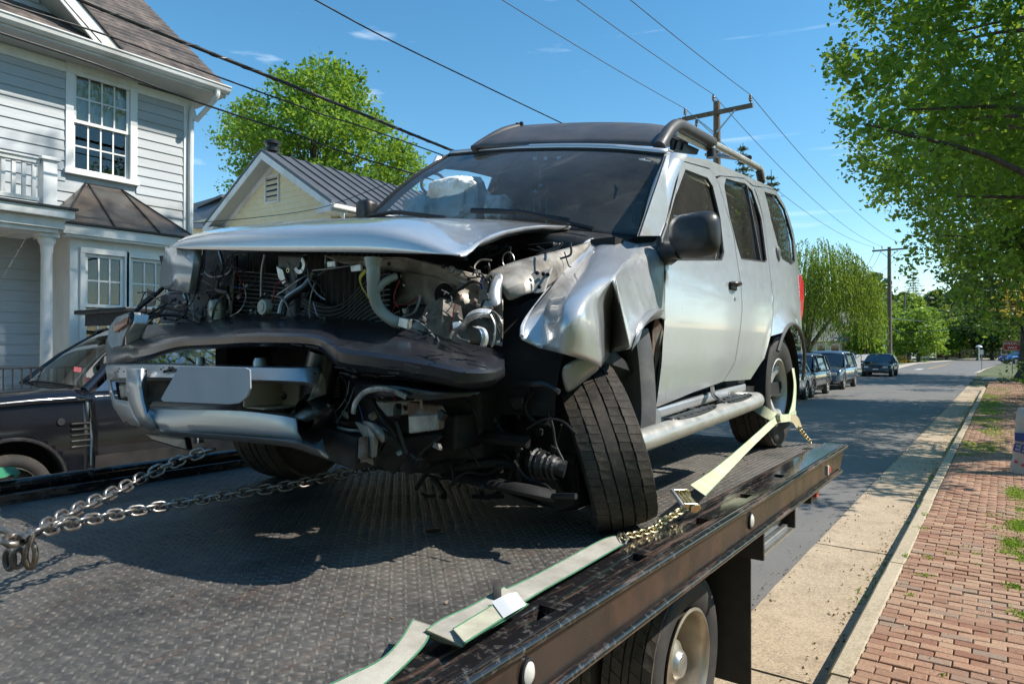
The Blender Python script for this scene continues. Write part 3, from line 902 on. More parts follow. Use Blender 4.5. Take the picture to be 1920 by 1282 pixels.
def tree(name, label, base, trunk_r, height, c, r, leafm, n_limb=60, n_sub=12, n_leaf=26, limb_r=.9, sub_r=.28, leaf=.13, keep=None, seed=1, group=None, cat='tree', shell=.55, limbs=26, trunk_m=None, lean=(0, 0)):
    rg = np.random.default_rng(seed)
    t = thing(name, label, cat, base, 0, group)
    L, S, P = crown_points(rg, c, r, n_limb, n_sub, n_leaf, limb_r, sub_r, shell, keep)
    V, F = leaves_from(P, leaf, rg)
    np_mesh('crown', V, F, leafm, t)
    q = MB(); b = Vector(base); top = Vector(c) + Vector((0, 0, r[2]*.35))
    tp = [b - Vector((0, 0, .1)), b + Vector((0, 0, .35))]
    for k in range(1, 7):
        f = k/6; p = b.lerp(top, f); p += Vector((mnoise.noise(Vector((k, seed, 0))), mnoise.noise(Vector((seed, k, 3))), 0))*.35*trunk_r*2
        tp.append(p)
    q.tube(tp, [trunk_r*1.5, trunk_r*1.1] + [trunk_r*(1 - .72*k/6) for k in range(1, 7)], 10)
    idx = rg.choice(len(S), min(limbs, len(S)), replace=False) if len(S) else []
    for i in idx:
        e = Vector(S[i]); f = rg.uniform(.25, .9)
        zb = min(max(b.z + (top.z - b.z)*f, b.z + .2*(top.z-b.z)), e.z + .5)
        ff = (zb - b.z)/(top.z - b.z); s0 = b.lerp(top, max(.12, min(.95, ff - .12)))
        mid = s0.lerp(e, .5) + Vector((0, 0, .12*(e - s0).length))
        rr = trunk_r*.30*(1.1 - ff*.6)
        q.tube(smoothpath([s0, mid, e], 4), [rr*(1 - .85*k/8) for k in range(9)], 5)
    q.build('trunk', trunk_m or M['bark'], t, smooth=True)
    return t, S

M['leaf_maple'] = leaf_mat('leaf_maple', (0.04, 0.12, 0.016), (0.10, 0.23, 0.028), (0.24, 0.40, 0.05), .5)
M['leaf_lime'] = leaf_mat('leaf_lime', (0.07, 0.16, 0.025), (0.15, 0.27, 0.045), (0.28, 0.40, 0.08), .45)
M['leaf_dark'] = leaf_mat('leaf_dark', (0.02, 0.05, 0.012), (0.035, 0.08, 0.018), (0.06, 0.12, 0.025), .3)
M['leaf_willow'] = leaf_mat('leaf_willow', (0.07, 0.13, 0.02), (0.12, 0.21, 0.03), (0.20, 0.30, 0.05), .4)
M['leaf_far'] = leaf_mat('leaf_far', (0.05, 0.09, 0.035), (0.08, 0.14, 0.05), (0.12, 0.19, 0.06), .3)
M['leaf_orange'] = leaf_mat('leaf_orange', (0.30, 0.14, 0.03), (0.42, 0.22, 0.04), (0.36, 0.30, 0.05), .4)
M['needle'] = leaf_mat('needle', (0.02, 0.045, 0.022), (0.03, 0.065, 0.03), (0.05, 0.09, 0.035), .15)

sky_edge = [(1500, -4000), (1560, -4000), (1572, 0), (1575, 55), (1530, 92), (1568, 130), (1585, 175), (1572, 235), (1600, 265), (1580, 318), (1612, 352), (1632, 345), (1652, 385), (1672, 360), (1692, 405), (1722, 430), (1705, 470), (1692, 520), (1700, 555), (1726, 572), (1752, 548), (1775, 595), (1820, 610), (1850, 620), (2600, 622), (2600, -4000)]
def keep_right(P):
    x, y = project(P)
    return in_poly(x, y, sky_edge)
tree('street_tree', 'large leafy maple overhanging the brick sidewalk at the right edge', (2.3, 15.0, .12), .34, 19, (2.1, 15.2, 11.0), (6.4, 6.2, 8.2), M['leaf_maple'], 165, 12, 60, .80, .20, .13, keep_right, 11, 'maples along the sidewalk', shell=.35, limbs=110)
tree('street_tree', 'second maple along the sidewalk with bright yellow-green lower leaves', (2.2, 26.5, .12), .3, 15, (1.9, 26.5, 8.8), (5.6, 6.2, 6.6), M['leaf_lime'], 105, 12, 54, 1.0, .30, .17, keep_right, 12, 'maples along the sidewalk', shell=.35, limbs=60)
for k, (x_, y_, s_) in enumerate(((11.5, -6, 1.0), (13, 3.5, .9), (10, -15, 1.1), (-2.5, -24, 1.1))):
    rg = np.random.default_rng(90 + k)
    if k == 0:
        ot, _ = tree('garden_tree', 'broad tree across the pavement behind the viewer, seen only in reflections', (x_, y_, 0), .3, 9, (x_, y_, 5.4), (4.6, 4.6, 4.4), M['leaf_maple'], 60, 10, 26, 1.0, .36, .26, None, 90, 'trees behind the viewer', limbs=20)
    else: dup(ot, (x_, y_, 0), k*1.3, 'tree number %s in the row behind the viewer, seen only in reflections' % ('two', 'three', 'four')[k - 1], (s_, s_, s_))
def keep_3(P):
    x, y = project(P)
    return (x > 1765) & ~((y > 625) & (x < 1925))
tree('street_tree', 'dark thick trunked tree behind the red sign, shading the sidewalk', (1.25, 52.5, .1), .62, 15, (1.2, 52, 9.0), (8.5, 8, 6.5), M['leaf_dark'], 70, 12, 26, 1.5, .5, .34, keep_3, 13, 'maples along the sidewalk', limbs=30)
tree('small_tree', 'small tree with orange-tinged leaves beside the dark trunk', (0.95, 38, .1), .05, 5, (0.9, 38, 4.0), (.9, .9, 1.2), M['leaf_orange'], 12, 5, 9, .35, .22, .16, lambda P: (project(P)[0] > 1862) & (project(P)[1] < 628), 14, limbs=10)
# hedge-like growth under the trees at the right
rg = np.random.default_rng(21)
def bush(name, label, c, r, leafm, n, leaf, seed, group=None, cat='bush'):
    rg = np.random.default_rng(seed)
    t = thing(name, label, cat, (c[0], c[1], .1), 0, group)
    L, S, P = crown_points(rg, c, r, 20, 6, n, min(r)*.35, min(r)*.22, .3)
    P[:, 2] = np.maximum(P[:, 2], .12)
    V, F = leaves_from(P, leaf, rg)
    np_mesh('foliage', V, F, leafm, t)
    q = MB()
    for k in range(6):
        a = k*1.05; q.tube([(c[0], c[1], .05), (c[0] + r[0]*.5*math.cos(a), c[1] + r[1]*.5*math.sin(a), c[2])], [.03, .01], 5)
    q.build('stems', M['bark'], t)
    return t
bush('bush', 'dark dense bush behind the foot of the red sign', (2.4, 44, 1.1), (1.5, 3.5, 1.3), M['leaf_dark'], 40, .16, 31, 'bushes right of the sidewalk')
bush('bush', 'sunlit green bush at the right edge beside the mossy sidewalk', (2.0, 31, .7), (1.2, 4.5, .9), M['leaf_lime'], 60, .12, 32, 'bushes right of the sidewalk')

# light green tree behind the cottage
maple_poly = [(366, 352), (372, 300), (405, 270), (418, 222), (448, 186), (492, 182), (512, 200), (520, 138), (548, 116), (640, 112), (676, 138), (684, 200), (712, 222), (748, 262), (790, 305), (785, 335), (800, 380), (366, 420)]
def keep_maple(P):
    x, y = project(P); return in_poly(x, y, maple_poly)
bp = at(585, 470, d=33)
tree('maple_tree', 'tall light green maple rising behind the yellow cottage', (bp.x, bp.y, 0), .3, 15, tuple(at(590, 270, d=33)), (6.2, 4.5, 4.6), M['leaf_maple'], 85, 9, 60, .75, .28, .19, keep_maple, 15, shell=.3, limbs=70)

# weeping willow
def willow():
    rg = np.random.default_rng(5)
    c = at(1532, 560, d=55); base = at(1512, 688, d=55)
    t = thing('willow_tree', 'weeping willow with long hanging yellow-green strands behind the parked cars', 'tree', (base.x, base.y, .1))
    pts = []
    for k in range(900):
        a = rg.uniform(0, 2*np.pi); rr = 4.6*np.sqrt(rg.uniform(0, 1))
        x0, y0 = c.x + rr*np.cos(a), c.y + rr*np.sin(a)
        z0 = 1.95 + 8.6*np.sqrt(max(0, 1 - (rr/5.4)**2))*rg.uniform(.72, 1.03)
        L = rg.uniform(1.5, 6.0) * (0.6 + rr/6)
        z1 = max(1.6 + rg.uniform(0, 2.2), z0 - L)
        n = int((z0 - z1)/.085)
        if n < 3: continue
        s = np.linspace(0, 1, n)
        out = .55*np.sqrt(s)
        xs = x0 + np.cos(a)*out + rg.normal(0, .035, n); ys = y0 + np.sin(a)*out + rg.normal(0, .035, n)
        zs = z0 - (z0 - z1)*s**1.15
        pts.append(np.stack([xs, ys, zs], 1))
    P = np.concatenate(pts)
    V, F = leaves_from(P, .21, rg, droop=1.0, aspect=.33)
    np_mesh('crown', V, F, M['leaf_willow'], t)
    q = MB(); b = Vector((base.x, base.y, 0))
    fork = b + Vector((.1, 0, 1.6))
    q.tube([b, fork], [.42, .34], 9)
    for e, r in ((at(1572, 580, d=55), .2), (at(1520, 500, d=55), .26), (at(1490, 560, d=55), .2), (at(1550, 470, d=56), .12)):
        q.tube(smoothpath([fork, fork.lerp(e, .45) + Vector((0, 0, .1)), e], 5), [r*(1 - .6*k/10) for k in range(11)], 7)
    q.build('trunk', M['bark'], t, smooth=True)
willow()

def conifer(label, px, ptop, pbase, d, w, seed, group=None, dens=1.0):
    rg = np.random.default_rng(seed)
    top = at(px, ptop, d=d); base = Vector((top.x, top.y, 0)); H = top.z
    t = thing('conifer', label, 'tree', tuple(base), 0, group)
    P = []; q = MB()
    q.tube([base, top], [.22, .02], 7)
    z = H*.12; k = 0
    while z < H*.985:
        f = 1 - z/H; L = w*f**.85 + .12
        for j in range(6):
            a = k*1.1 + j*1.047 + rg.uniform(-.2, .2); l = L*rg.uniform(.75, 1.1)
            e = Vector((top.x + math.cos(a)*l, top.y + math.sin(a)*l, z - .18*l + .12*l*l/w))
            s = Vector((top.x, top.y, z)); q.tube([s, e], [.035*f + .01, .008], 4)
            m = int(18*l*dens) + 4; u = rg.uniform(.15, 1, m)
            pp = np.array(s) + (np.array(e) - np.array(s))*u[:, None] + rg.normal(size=(m, 3))*np.array([.13, .13, .07])*(.5 + l*.35)
            P.append(pp)
        z += H*.024 + .08; k += 1
    V, F = leaves_from(np.concatenate(P), .26, rg, aspect=.25)
    np_mesh('needles', V, F, M['needle'], t); q.build('trunk', M['bark'], t)
conifer('pointed dark conifer top showing above the silver roof rack', 1393, 268, 600, 42, 2.6, 41, 'conifers behind the wrecked car', 2)
conifer('lower dark conifer at the rear corner of the silver roof', 1446, 318, 600, 44, 2.4, 42, 'conifers behind the wrecked car', 2)
conifer('tall hazy pine left of the second utility pole', 1712, 505, 600, 120, 6.0, 43, 'far conifers', .7)
conifer('dark broad pine near the far road bend', 1795, 560, 600, 118, 6.5, 44, 'far conifers', .7)

def ftree(label, px, y0, y1, w, d, leafm, seed, n=44, leaf=.4, base=None, name='tree'):
    top = at(px, y0, d=d); bot = at(px, y1, d=d); W = w/1280*d/2
    cz = (top.z + bot.z)/2; rz = (top.z - bot.z)/2
    tree(name, label, (top.x, top.y, 0), .02*rz + .14, 5, (top.x, top.y, cz), (W, W, rz), leafm, n, 9, 18, W*.22, W*.10, leaf, None, seed, 'trees round the far bend', limbs=14)
ftree('bright green spreading tree between the far utility poles', 1722, 580, 668, 88, 88, M['leaf_lime'], 51, 50, .36)
ftree('pale yellow-green tree behind the bright one', 1702, 555, 640, 60, 105, M['leaf_lime'], 52, 40, .4)
ftree('dark bushy tree by the red and white shop sign', 1625, 590, 690, 62, 72, M['leaf_maple'], 53, 50, .3)
ftree('narrow dark tree behind the red and white shop sign', 1652, 560, 680, 46, 84, M['leaf_maple'], 54, 40, .34)
ftree('rounded tree over the low brick building', 1800, 585, 655, 110, 112, M['leaf_far'], 55, 50, .5)
ftree('tree in front of the brick building with a pale trunk', 1775, 600, 655, 60, 104, M['leaf_maple'], 56, 36, .42)
ftree('spreading tree left of the brick building', 1742, 600, 668, 60, 116, M['leaf_far'], 57, 40, .45)
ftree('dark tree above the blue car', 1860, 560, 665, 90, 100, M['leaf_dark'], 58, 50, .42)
ftree('yellow-green low shrub behind the black hatchback', 1653, 678, 700, 26, 78, M['leaf_lime'], 59, 14, .2, name='shrub')
bush('bush', 'reddish bush right of the second utility pole', tuple(at(1682, 685, d=86)), (1.3, 1.3, 1.0), M['leaf_orange'], 12, .3, 33)

# far woods: one mass nobody could count
rg = np.random.default_rng(77)
P = []
for px in np.arange(1380, 2060, 7):
    d = 150 + rg.uniform(-12, 30)
    h = 545 + 16*math.sin(px*.03) + 12*math.sin(px*.11) + rg.uniform(-10, 12)
    c = at(px, h, d=d); m = 620
    zz = rg.uniform(0, 1, m)**.8
    w = 3.4*np.sqrt(np.clip(1 - zz**3, .05, 1))
    pp = np.stack([c.x + rg.normal(0, 1, m)*w*.55, c.y + rg.normal(0, 1, m)*w*.55, zz*c.z], 1)
    P.append(pp)
V, F = leaves_from(np.concatenate(P), 1.0, rg, aspect=.8)
np_mesh('far_woods', V, F, M['leaf_far'], None, 'stuff')
bpy.data.objects['far_woods']['label'] = 'hazy green woods closing the view at the end of the street'
bpy.data.objects['far_woods']['category'] = 'woods'

# grass and weeds
def grass(name, label, region, n, h, seed, z=.13, lean=.5, matl=None, w=.004):
    rg = np.random.default_rng(seed)
    P = region(rg, n)
    n = len(P)
    a = rg.uniform(0, 2*np.pi, n); l = rg.uniform(.4, 1.1, n)*h
    dx = np.cos(a)*l*lean*rg.uniform(.2, 1, n); dy = np.sin(a)*l*lean*rg.uniform(.2, 1, n)
    b = np.stack([P[:, 0], P[:, 1], np.full(n, z)], 1) if P.shape[1] == 2 else P
    s = np.stack([-np.sin(a), np.cos(a), np.zeros(n)], 1)*w*(1 + rg.uniform(0, 1, n))[:, None]
    t = b + np.stack([dx, dy, l], 1); m = b + np.stack([dx*.35, dy*.35, l*.6], 1)
    V = np.stack([b - s, b + s, m + s*.8, t, m - s*.8], 1).reshape(-1, 3)
    F = np.arange(5*n).reshape(n, 5)
    o = np_mesh(name, V, F, matl or M['leaf_lime'], None, 'stuff'); o['label'] = label; o['category'] = 'grass'
    return o
def reg_verge(rg, n):
    y = 4 + 46*rg.uniform(0, 1, n)**1.2; x = .5 + rg.uniform(0, 1, n)**1.5*3.2
    return np.stack([x, y], 1)
grass('grass', 'sunlit grass verge right of the sidewalk', reg_verge, 60000, .12, 61, z=.02, w=.006)
def patches(cs):
    def f(rg, n):
        out = []
        for (px, py, rx, ry, cnt) in cs:
            p = at(px, py, Z=.15)
            q = np.stack([p.x + rg.normal(0, rx, cnt), p.y + rg.normal(0, ry, cnt)], 1); out.append(q)
        return np.concatenate(out)
    return f
cs = [(1905, 925, .06, .25, 700), (1912, 985, .05, .16, 900), (1900, 1020, .05, .14, 600), (1915, 1045, .04, .1, 500), (1885, 1035, .04, .05, 120), (1918, 960, .05, .2, 600),
      (1735, 965, .02, .03, 60), (1728, 990, .03, .03, 80), (1697, 1043, .02, .03, 70), (1732, 1078, .03, .02, 60), (1706, 1115, .015, .015, 30), (1862, 965, .04, .06, 60), (1868, 988, .05, .05, 70), (1836, 1038, .03, .03, 50), (1812, 1025, .03, .03, 50), (1782, 1038, .03, .03, 45), (1840, 1060, .04, .02, 45), (1765, 1264, .015, .01, 25), (1740, 1045, .03, .03, 40), (1722, 948, .02, .03, 30), (1905, 1100, .04, .05, 160), (1912, 1150, .03, .04, 60)]
grass('weeds', 'weeds growing through the bricks at the right edge', patches([(a, b, c, d, n if a > 1880 else n//2) for a, b, c, d, n in cs]), 0, .022, 62, z=.147, lean=1.1, w=.0035, matl=M['leaf_maple'])
def reg_moss(rg, n):
    y = 13 + 24*rg.uniform(0, 1, n); x = XS + .03 + np.abs(rg.normal(0, .42, n))
    k = (x < .55)
    nv = np.array([mnoise.noise(Vector((a*1.3, b*.5, 5))) for a, b in zip(x, y)])
    k &= (nv > -.15)
    return np.stack([x, y], 1)[k]
grass('moss', 'green moss and low grass over the shaded far bricks', reg_moss, 14000, .014, 63, z=.146, lean=1.2, w=.01)
def reg_gut(rg, n):
    y = 5 + 26*rg.uniform(0, 1, n); x = XK - .01 - np.abs(rg.normal(0, .06, n))
    nv = np.array([mnoise.noise(Vector((0, b*.7, 9))) for b in y])
    return np.stack([x, y], 1)[nv > .0]
grass('gutter_weeds', 'small weeds along the foot of the kerb', reg_gut, 2500, .035, 64, z=.0, lean=1.0, w=.004, matl=M['leaf_maple'])
# dry leaves, seeds and twigs in the gutter
M['litter'] = leaf_mat('litter', (0.12, 0.07, 0.035), (0.22, 0.14, 0.07), (0.38, 0.29, 0.17), .1)
rg = np.random.default_rng(66); n = 2600
y = 3.0 + 30*rg.uniform(0, 1, n)**1.3; x = np.where(rg.uniform(0, 1, n) < .5, XK - np.abs(rg.normal(0, .12, n)), np.where(rg.uniform(0, 1, n) < .45, XG + rg.normal(0, .05, n), rg.uniform(-2.6, XK, n)))
V, F = leaves_from(np.stack([x, y, np.full(n, .014)], 1), .02, rg, jitter=.7)
V[:, 2] = np.clip(V[:, 2], .006, .03)
o = np_mesh('leaf_litter', V, F, M['litter'], None, 'stuff'); o['label'] = 'dry leaf litter and twigs strewn along the gutter'; o['category'] = 'leaf litter'
n = 420; y = 4 + 10*rg.uniform(0, 1, n)**1.3; x = rg.uniform(XS, .3, n)
V, F = leaves_from(np.stack([x, y, np.full(n, .158)], 1), .012, rg, jitter=.6); V[:, 2] = np.clip(V[:, 2], .152, .168)
o = np_mesh('fallen_petals', V, F, mat('petal', (.55, .5, .42), .8), None, 'stuff'); o['label'] = 'pale fallen petals and crumbs scattered on the bricks'; o['category'] = 'litter'
# ================================================================== poles, wires, signs, far buildings, fences
def pole(name, label, X, Y, ztop, r=.14, arm=None, armz=None, ins=(), group='utility poles', lean=(0, 0)):
    t = thing(name, label, 'utility pole', (X, Y, 0), 0, group)
    q = MB(); q.tube([(X, Y, -.2), (X + lean[0]*.5, Y, ztop*.5), (X + lean[0], Y, ztop)], [r*1.25, r*1.1, r*.85], 10); q.build('post', M['dark_wood'], t, smooth=True)
    if arm:
        a0, a1 = arm
        q = MB(); q.box((X + a0, Y - .16, armz - .07), (X + a1, Y - .04, armz + .07)); q.build('crossarm', M['dark_wood'], t)
        for s in (-1, 1):
            q = MB(); q.beam((X + s*.72, Y - .17, armz - .06), (X + s*.05, Y - .15, armz - .72), .03, .05); q.build('brace', M['galv'], t)
        for (dx, up) in ins:
            q = MB(); q.lathe([(0, 0), (.02, 0), (.02, .08), (.07, .1), (.045, .15), (.07, .18), (.045, .23), (.06, .26), (.03, .32), (0, .32)], 10, Matrix.Translation((X + dx, Y - .1, armz + .07 if up else armz - .42)))
            q.build('insulator', M['porcelain'], t, smooth=True)
    return t
p1 = at(1345, 640, d=24.5); P1X, P1Y = p1.x, p1.y
ztop1 = at(1345, 190, d=24.5).z; arm1 = at(1345, 212, d=24.5).z
t1 = pole('utility_pole', 'wooden utility pole with crossarm rising behind the silver roof rack', P1X, P1Y, ztop1, .14, (-1.25, 1.3), arm1, ((-1.15, 1), (1.22, 1), (-.72, 0)))
q = MB(); q.lathe([(0, 0), (.02, 0), (.02, .05), (.07, .08), (.045, .13), (.07, .17), (.045, .22), (.05, .27), (0, .3)], 10, Matrix.Translation((P1X - .12, P1Y, ztop1))); q.build('insulator', M['porcelain'], t1, smooth=True)
p2 = at(1668, 640, d=60.9); z2 = at(1668, 463, d=60.9).z; a2 = at(1668, 468.5, d=60.9).z
pole('utility_pole', 'tall dark utility pole with crossarm beside the red and white shop sign', p2.x, p2.y, z2, .17, (-1.35, 1.4), a2, ((-1.2, 1), (-.55, 1), (1.25, 1)))
p3 = at(1612, 640, d=92); z3 = at(1612, 514, d=92).z; a3 = at(1612, 519, d=92).z
pole('utility_pole', 'further utility pole with short crossarm behind the willow strands', p3.x, p3.y, z3, .15, (-1.4, 1.4), a3, ((-1.2, 1), (1.2, 1), (.4, 1)))
p4 = at(1697, 640, d=95); z4 = at(1697, 555, d=95).z
pole('utility_pole', 'thin brown utility pole without a crossarm, in front of the bright green tree', p4.x, p4.y, z4, .13)
p5 = at(1731, 640, d=115); z5 = at(1731, 573, d=115).z
pole('utility_pole', 'utility pole behind the white board fence', p5.x, p5.y, z5, .14, (-.2, 1.2), z5 - .5, ((1.0, 1),))

def wire(name, label, pts, r, m, group=None, n=8):
    P = [Vector(p) for p in pts]
    o_ = MB(); o_.tube(P, r, n)
    o = o_.build(name, m, smooth=True)
    tag(o, label, 'cable', group)
    return o
def sagline(a, b, sag, n=24):
    a = Vector(a); b = Vector(b)
    return [a.lerp(b, k/n) - Vector((0, 0, 4*sag*(k/n)*(1 - k/n))) for k in range(n + 1)]
XWR = P1X
# three conductors on the crossarms
for nm, dx, z in (('left', -1.15, arm1 + .38), ('middle', -.12, ztop1 + .28), ('right', 1.22, arm1 + .38)):
    a = (P1X + dx, P1Y - .1, z); b = (P1X + dx, P1Y - 46, z + .1)
    wire('power_line', {'left': 'thin power line to the left end of the near crossarm', 'middle': 'thin power line to the top of the near wooden pole', 'right': 'thin power line to the right end of the near crossarm'}[nm], sagline(a, b, .9), .011, M['cable_grey'], 'overhead power lines')
    d2 = {'left': -1.2, 'middle': -.55, 'right': 1.25}[nm]
    wire('power_line', {'left': 'thin far power line from crossarm left end to the second pole', 'middle': 'thin far power line from pole top to the second pole', 'right': 'thin far power line from crossarm right end to the second pole'}[nm], sagline(a, (p2.x + d2, p2.y - .1, a2 + .35), .9), .012, M['cable_grey'], 'overhead power lines')
def cable_pts(pp):
    return smoothpath([at(x, y, X=XWR) for x, y in pp], 6)
c = cable_pts([(-60, -95), (145, -2), (340, 78), (600, 182), (862, 288), (1100, 380), (1345, 468)])
thick = wire('cable', 'thick twisted black cable bundle crossing in front of the house roof', c, .026, M['cable'], 'low street cables')
# lashing wire wound round the bundle
def helix(path, r, turns_per_m, rw, m, parent):
    q = MB(); out = []
    P = [Vector(p) for p in path]; acc = 0
    for i in range(len(P) - 1):
        seg = (P[i+1] - P[i]); L = seg.length; t = seg.normalized(); s = t.cross(Vector((0, 0, 1))).normalized(); u = s.cross(t)
        k = max(2, int(L*turns_per_m*8))
        for j in range(k):
            f = j/k; ang = (acc + L*f)*turns_per_m*2*PI
            out.append(P[i].lerp(P[i+1], f) + (s*math.cos(ang) + u*math.sin(ang))*r)
        acc += L
    q.tube(out, rw, 4); return q.build('lashing', m, parent)
helix(c[3:], .025, 2.2, .008, M['cable_grey'], thick)
wire('cable', 'slender cable sagging from top centre down to the silver roof', cable_pts([(585, -3), (720, 70), (880, 148), (1055, 232), (1345, 370)]), .013, M['cable'], 'low street cables')
wire('cable', 'slender cable passing the house gable and the maple crown', cable_pts([(-60, -30), (0, 3), (210, 70), (405, 143), (600, 213), (835, 293), (1345, 478)]), .012, M['cable'], 'low street cables')
wire('cable', 'black cable crossing the house wall below the gutter', cable_pts([(-60, 40), (0, 62), (180, 121), (365, 190), (560, 254), (780, 328), (1345, 500)]), .013, M['cable'], 'low street cables')
a = at(362, 410, X=XWR); b = at(760, 318, d=16)
wire('service_drop', 'thin service wire in front of the cottage gable', smoothpath([at(340, 420, d=12), at(480, 408, d=12.2), at(600, 390, d=12.5), at(700, 355, d=13), at(790, 318, d=13.5)], 5), .006, M['cable'])
# cables round the far bend
for k, (pa, pb, da, db, lab) in enumerate((((1612, 622), (1900, 600), 92, 60, 0), ((1668, 596), (1790, 594), 60.9, 130, 0), ((1697, 578), (1800, 585), 95, 130, 0), ((1731, 580), (1910, 596), 115, 130, 0), ((1697, 615), (1731, 600), 95, 115, 0), ((1731, 615), (1890, 630), 115, 130, 0), ((1731, 622), (1890, 637), 115, 130, 0), ((1668, 609), (1697, 615), 60.9, 95, 0), ((1731, 588), (1870, 600), 115, 130, 0))):
    wire('cable', 'thin grey far cable, %s of those strung round the bend' % ('leftmost', 'longest level one', 'highest', 'steep right-hand one', 'short upper one', 'lowest but one', 'lowest', 'short sagging one', 'right-hand topmost one')[k], sagline(at(*pa, d=da), at(*pb, d=db), .5, 12), .03, M['cable_grey'], 'cables at the far bend', 5)
for k, (pa, da) in enumerate((((1640, 470), 60.9), ((1652, 470), 60.9), ((1690, 470), 60.9))):
    wire('cable', '%s of the thin cables sloping from the second pole down to the third' % ('left', 'middle', 'right')[k], sagline(at(*pa, d=da), at((1600, 1612, 1624)[k], 517, d=92), .8, 12), .018, M['cable_grey'], 'cables sloping to the third pole', 5)

# ---- signs
def text_obj(s, size, loc, rot, m, parent, depth=.004, name='lettering', align='CENTER', sx=1.0, label=None):
    cu = bpy.data.curves.new(name, 'FONT'); cu.body = s; cu.size = size; cu.extrude = depth; cu.align_x = align; cu.align_y = 'CENTER'
    cu.offset = size*.02
    o = bpy.data.objects.new(name, cu); COL.objects.link(o)
    dg = bpy.context.evaluated_depsgraph_get()
    me = bpy.data.meshes.new_from_object(o.evaluated_get(dg)); bpy.data.objects.remove(o)
    me.materials.clear(); me.materials.append(m)
    o = bpy.data.objects.new(name, me); COL.objects.link(o)
    W = Matrix.LocRotScale(Vector(loc), Euler(rot), Vector((sx, 1, 1)))
    if parent is not None:
        o.parent = parent; W = wm(parent).inverted() @ W
    o.matrix_basis = W
    return o
M['sign_red'] = mat('sign_red', (0.42, 0.02, 0.03), 0.4, var=.05)
M['sign_white'] = mat('sign_white', (0.75, 0.75, 0.75), 0.4, var=.04)
M['sign_green'] = mat('sign_green', (0.02, 0.22, 0.10), 0.4)
M['sign_back'] = mat('sign_back', (0.4, 0.4, 0.4), 0.4, .7)
sp = at(1898, 648, d=46); 
sg = thing('road_sign', 'red rectangular WRONG WAY sign on a thin steel post', 'sign', (sp.x, sp.y, .15))
W, H = 1.0, .66
q = MB(); q.box((sp.x - W/2, sp.y - .004, sp.z - H/2), (sp.x + W/2, sp.y + .004, sp.z + H/2)); q.build('panel', M['sign_red'], sg)
q = MB()
for a, b in (((-W/2 + .02, -H/2 + .02), (W/2 - .02, -H/2 + .045)), ((-W/2 + .02, H/2 - .045), (W/2 - .02, H/2 - .02)), ((-W/2 + .02, -H/2 + .045), (-W/2 + .045, H/2 - .045)), ((W/2 - .045, -H/2 + .045), (W/2 - .02, H/2 - .045))):
    q.box((sp.x + a[0], sp.y - .008, sp.z + a[1]), (sp.x + b[0], sp.y - .0045, sp.z + b[1]))
q.build('border', M['sign_white'], sg)
text_obj('WRONG', .23, (sp.x, sp.y - .008, sp.z + .13), (PI/2, 0, 0), M['sign_white'], sg)
text_obj('WAY', .23, (sp.x, sp.y - .008, sp.z - .14), (PI/2, 0, 0), M['sign_white'], sg)
q = MB(); q.box((sp.x - .03, sp.y + .005, .1), (sp.x + .03, sp.y + .05, sp.z + .2)); q.build('post', M['galv'], sg)
s7 = at(1657.5, 627, d=80)
sg = thing('shop_sign', 'white square sign with a big red 7 beside the second utility pole', 'sign', (s7.x, s7.y, 0))
W = .98
q = MB(); q.box((s7.x - W/2, s7.y - .1, s7.z - .64), (s7.x + W/2, s7.y + .1, s7.z + .64)); q.build('panel', M['sign_white'], sg, bevel=.02)
q = MB(); z = s7.z + .1; x = s7.x; yy = s7.y - .115
q.prism([(x - .36, yy, z + .36), (x + .36, yy, z + .36), (x + .36, yy, z + .18), (x + .1, yy, z - .18), (x - .14, yy, z - .18), (x + .08, yy, z + .14), (x - .36, yy, z + .14)], (0, .012, 0)); q.build('numeral', M['sign_red'], sg)
q = MB(); q.prism([(x - .18, yy, z - .34), (x + .06, yy, z - .34), (x + .0, yy, z - .56), (x - .24, yy, z - .56)], (0, .012, 0)); q.build('numeral', M['sign_red'], sg)
text_obj('ELEVEn', .15, (x, yy + .004, z - .27), (PI/2, 0, 0), M['sign_green'], sg, depth=.006)
q = MB(); q.tube([(s7.x, s7.y, 0), (s7.x, s7.y, s7.z - .64)], .08, 8); q.build('post', M['galv'], sg)
s3 = at(1840.5, 660, d=56)
sg = thing('parking_sign', 'small white sign on a thin post on the grass by the bend', 'sign', (s3.x, s3.y, 0))
q = MB(); q.box((s3.x - .13, s3.y - .01, s3.z - .2), (s3.x + .13, s3.y, s3.z + .2)); q.build('panel', M['sign_white'], sg)
q = MB(); q.beam((s3.x, s3.y + .02, 0), (s3.x, s3.y + .02, s3.z + .15), .05, .03, (0, 1, 0)); q.build('post', M['galv'], sg)
s4 = at(1835.5, 651, d=95)
sg = thing('street_lamp', 'short lamp post with a white globe shade on the far lawn', 'street lamp', (s4.x, s4.y, 0))
q = MB(); q.lathe([(0, .3), (.25, .24), (.4, .1), (.42, 0), (0, 0)], 14, Matrix.Translation((s4.x, s4.y, s4.z))); q.build('lamp_shade', M['sign_white'], sg, smooth=True)
q = MB(); q.tube([(s4.x, s4.y, 0), (s4.x, s4.y, s4.z)], .1, 8); q.build('post', M['galv'], sg)
s5 = at(1549.5, 650, d=60)
sg = thing('street_sign', 'pale blade sign on a post behind the silver parked car', 'sign', (s5.x, s5.y, 0))
q = MB(); q.box((s5.x - .3, s5.y - .01, s5.z - .07), (s5.x + .3, s5.y + .01, s5.z + .07)); q.build('panel', M['sign_white'], sg)
q = MB(); q.tube([(s5.x, s5.y + .03, 0), (s5.x, s5.y + .03, s5.z + .05)], .03, 6); q.build('post', M['galv'], sg)

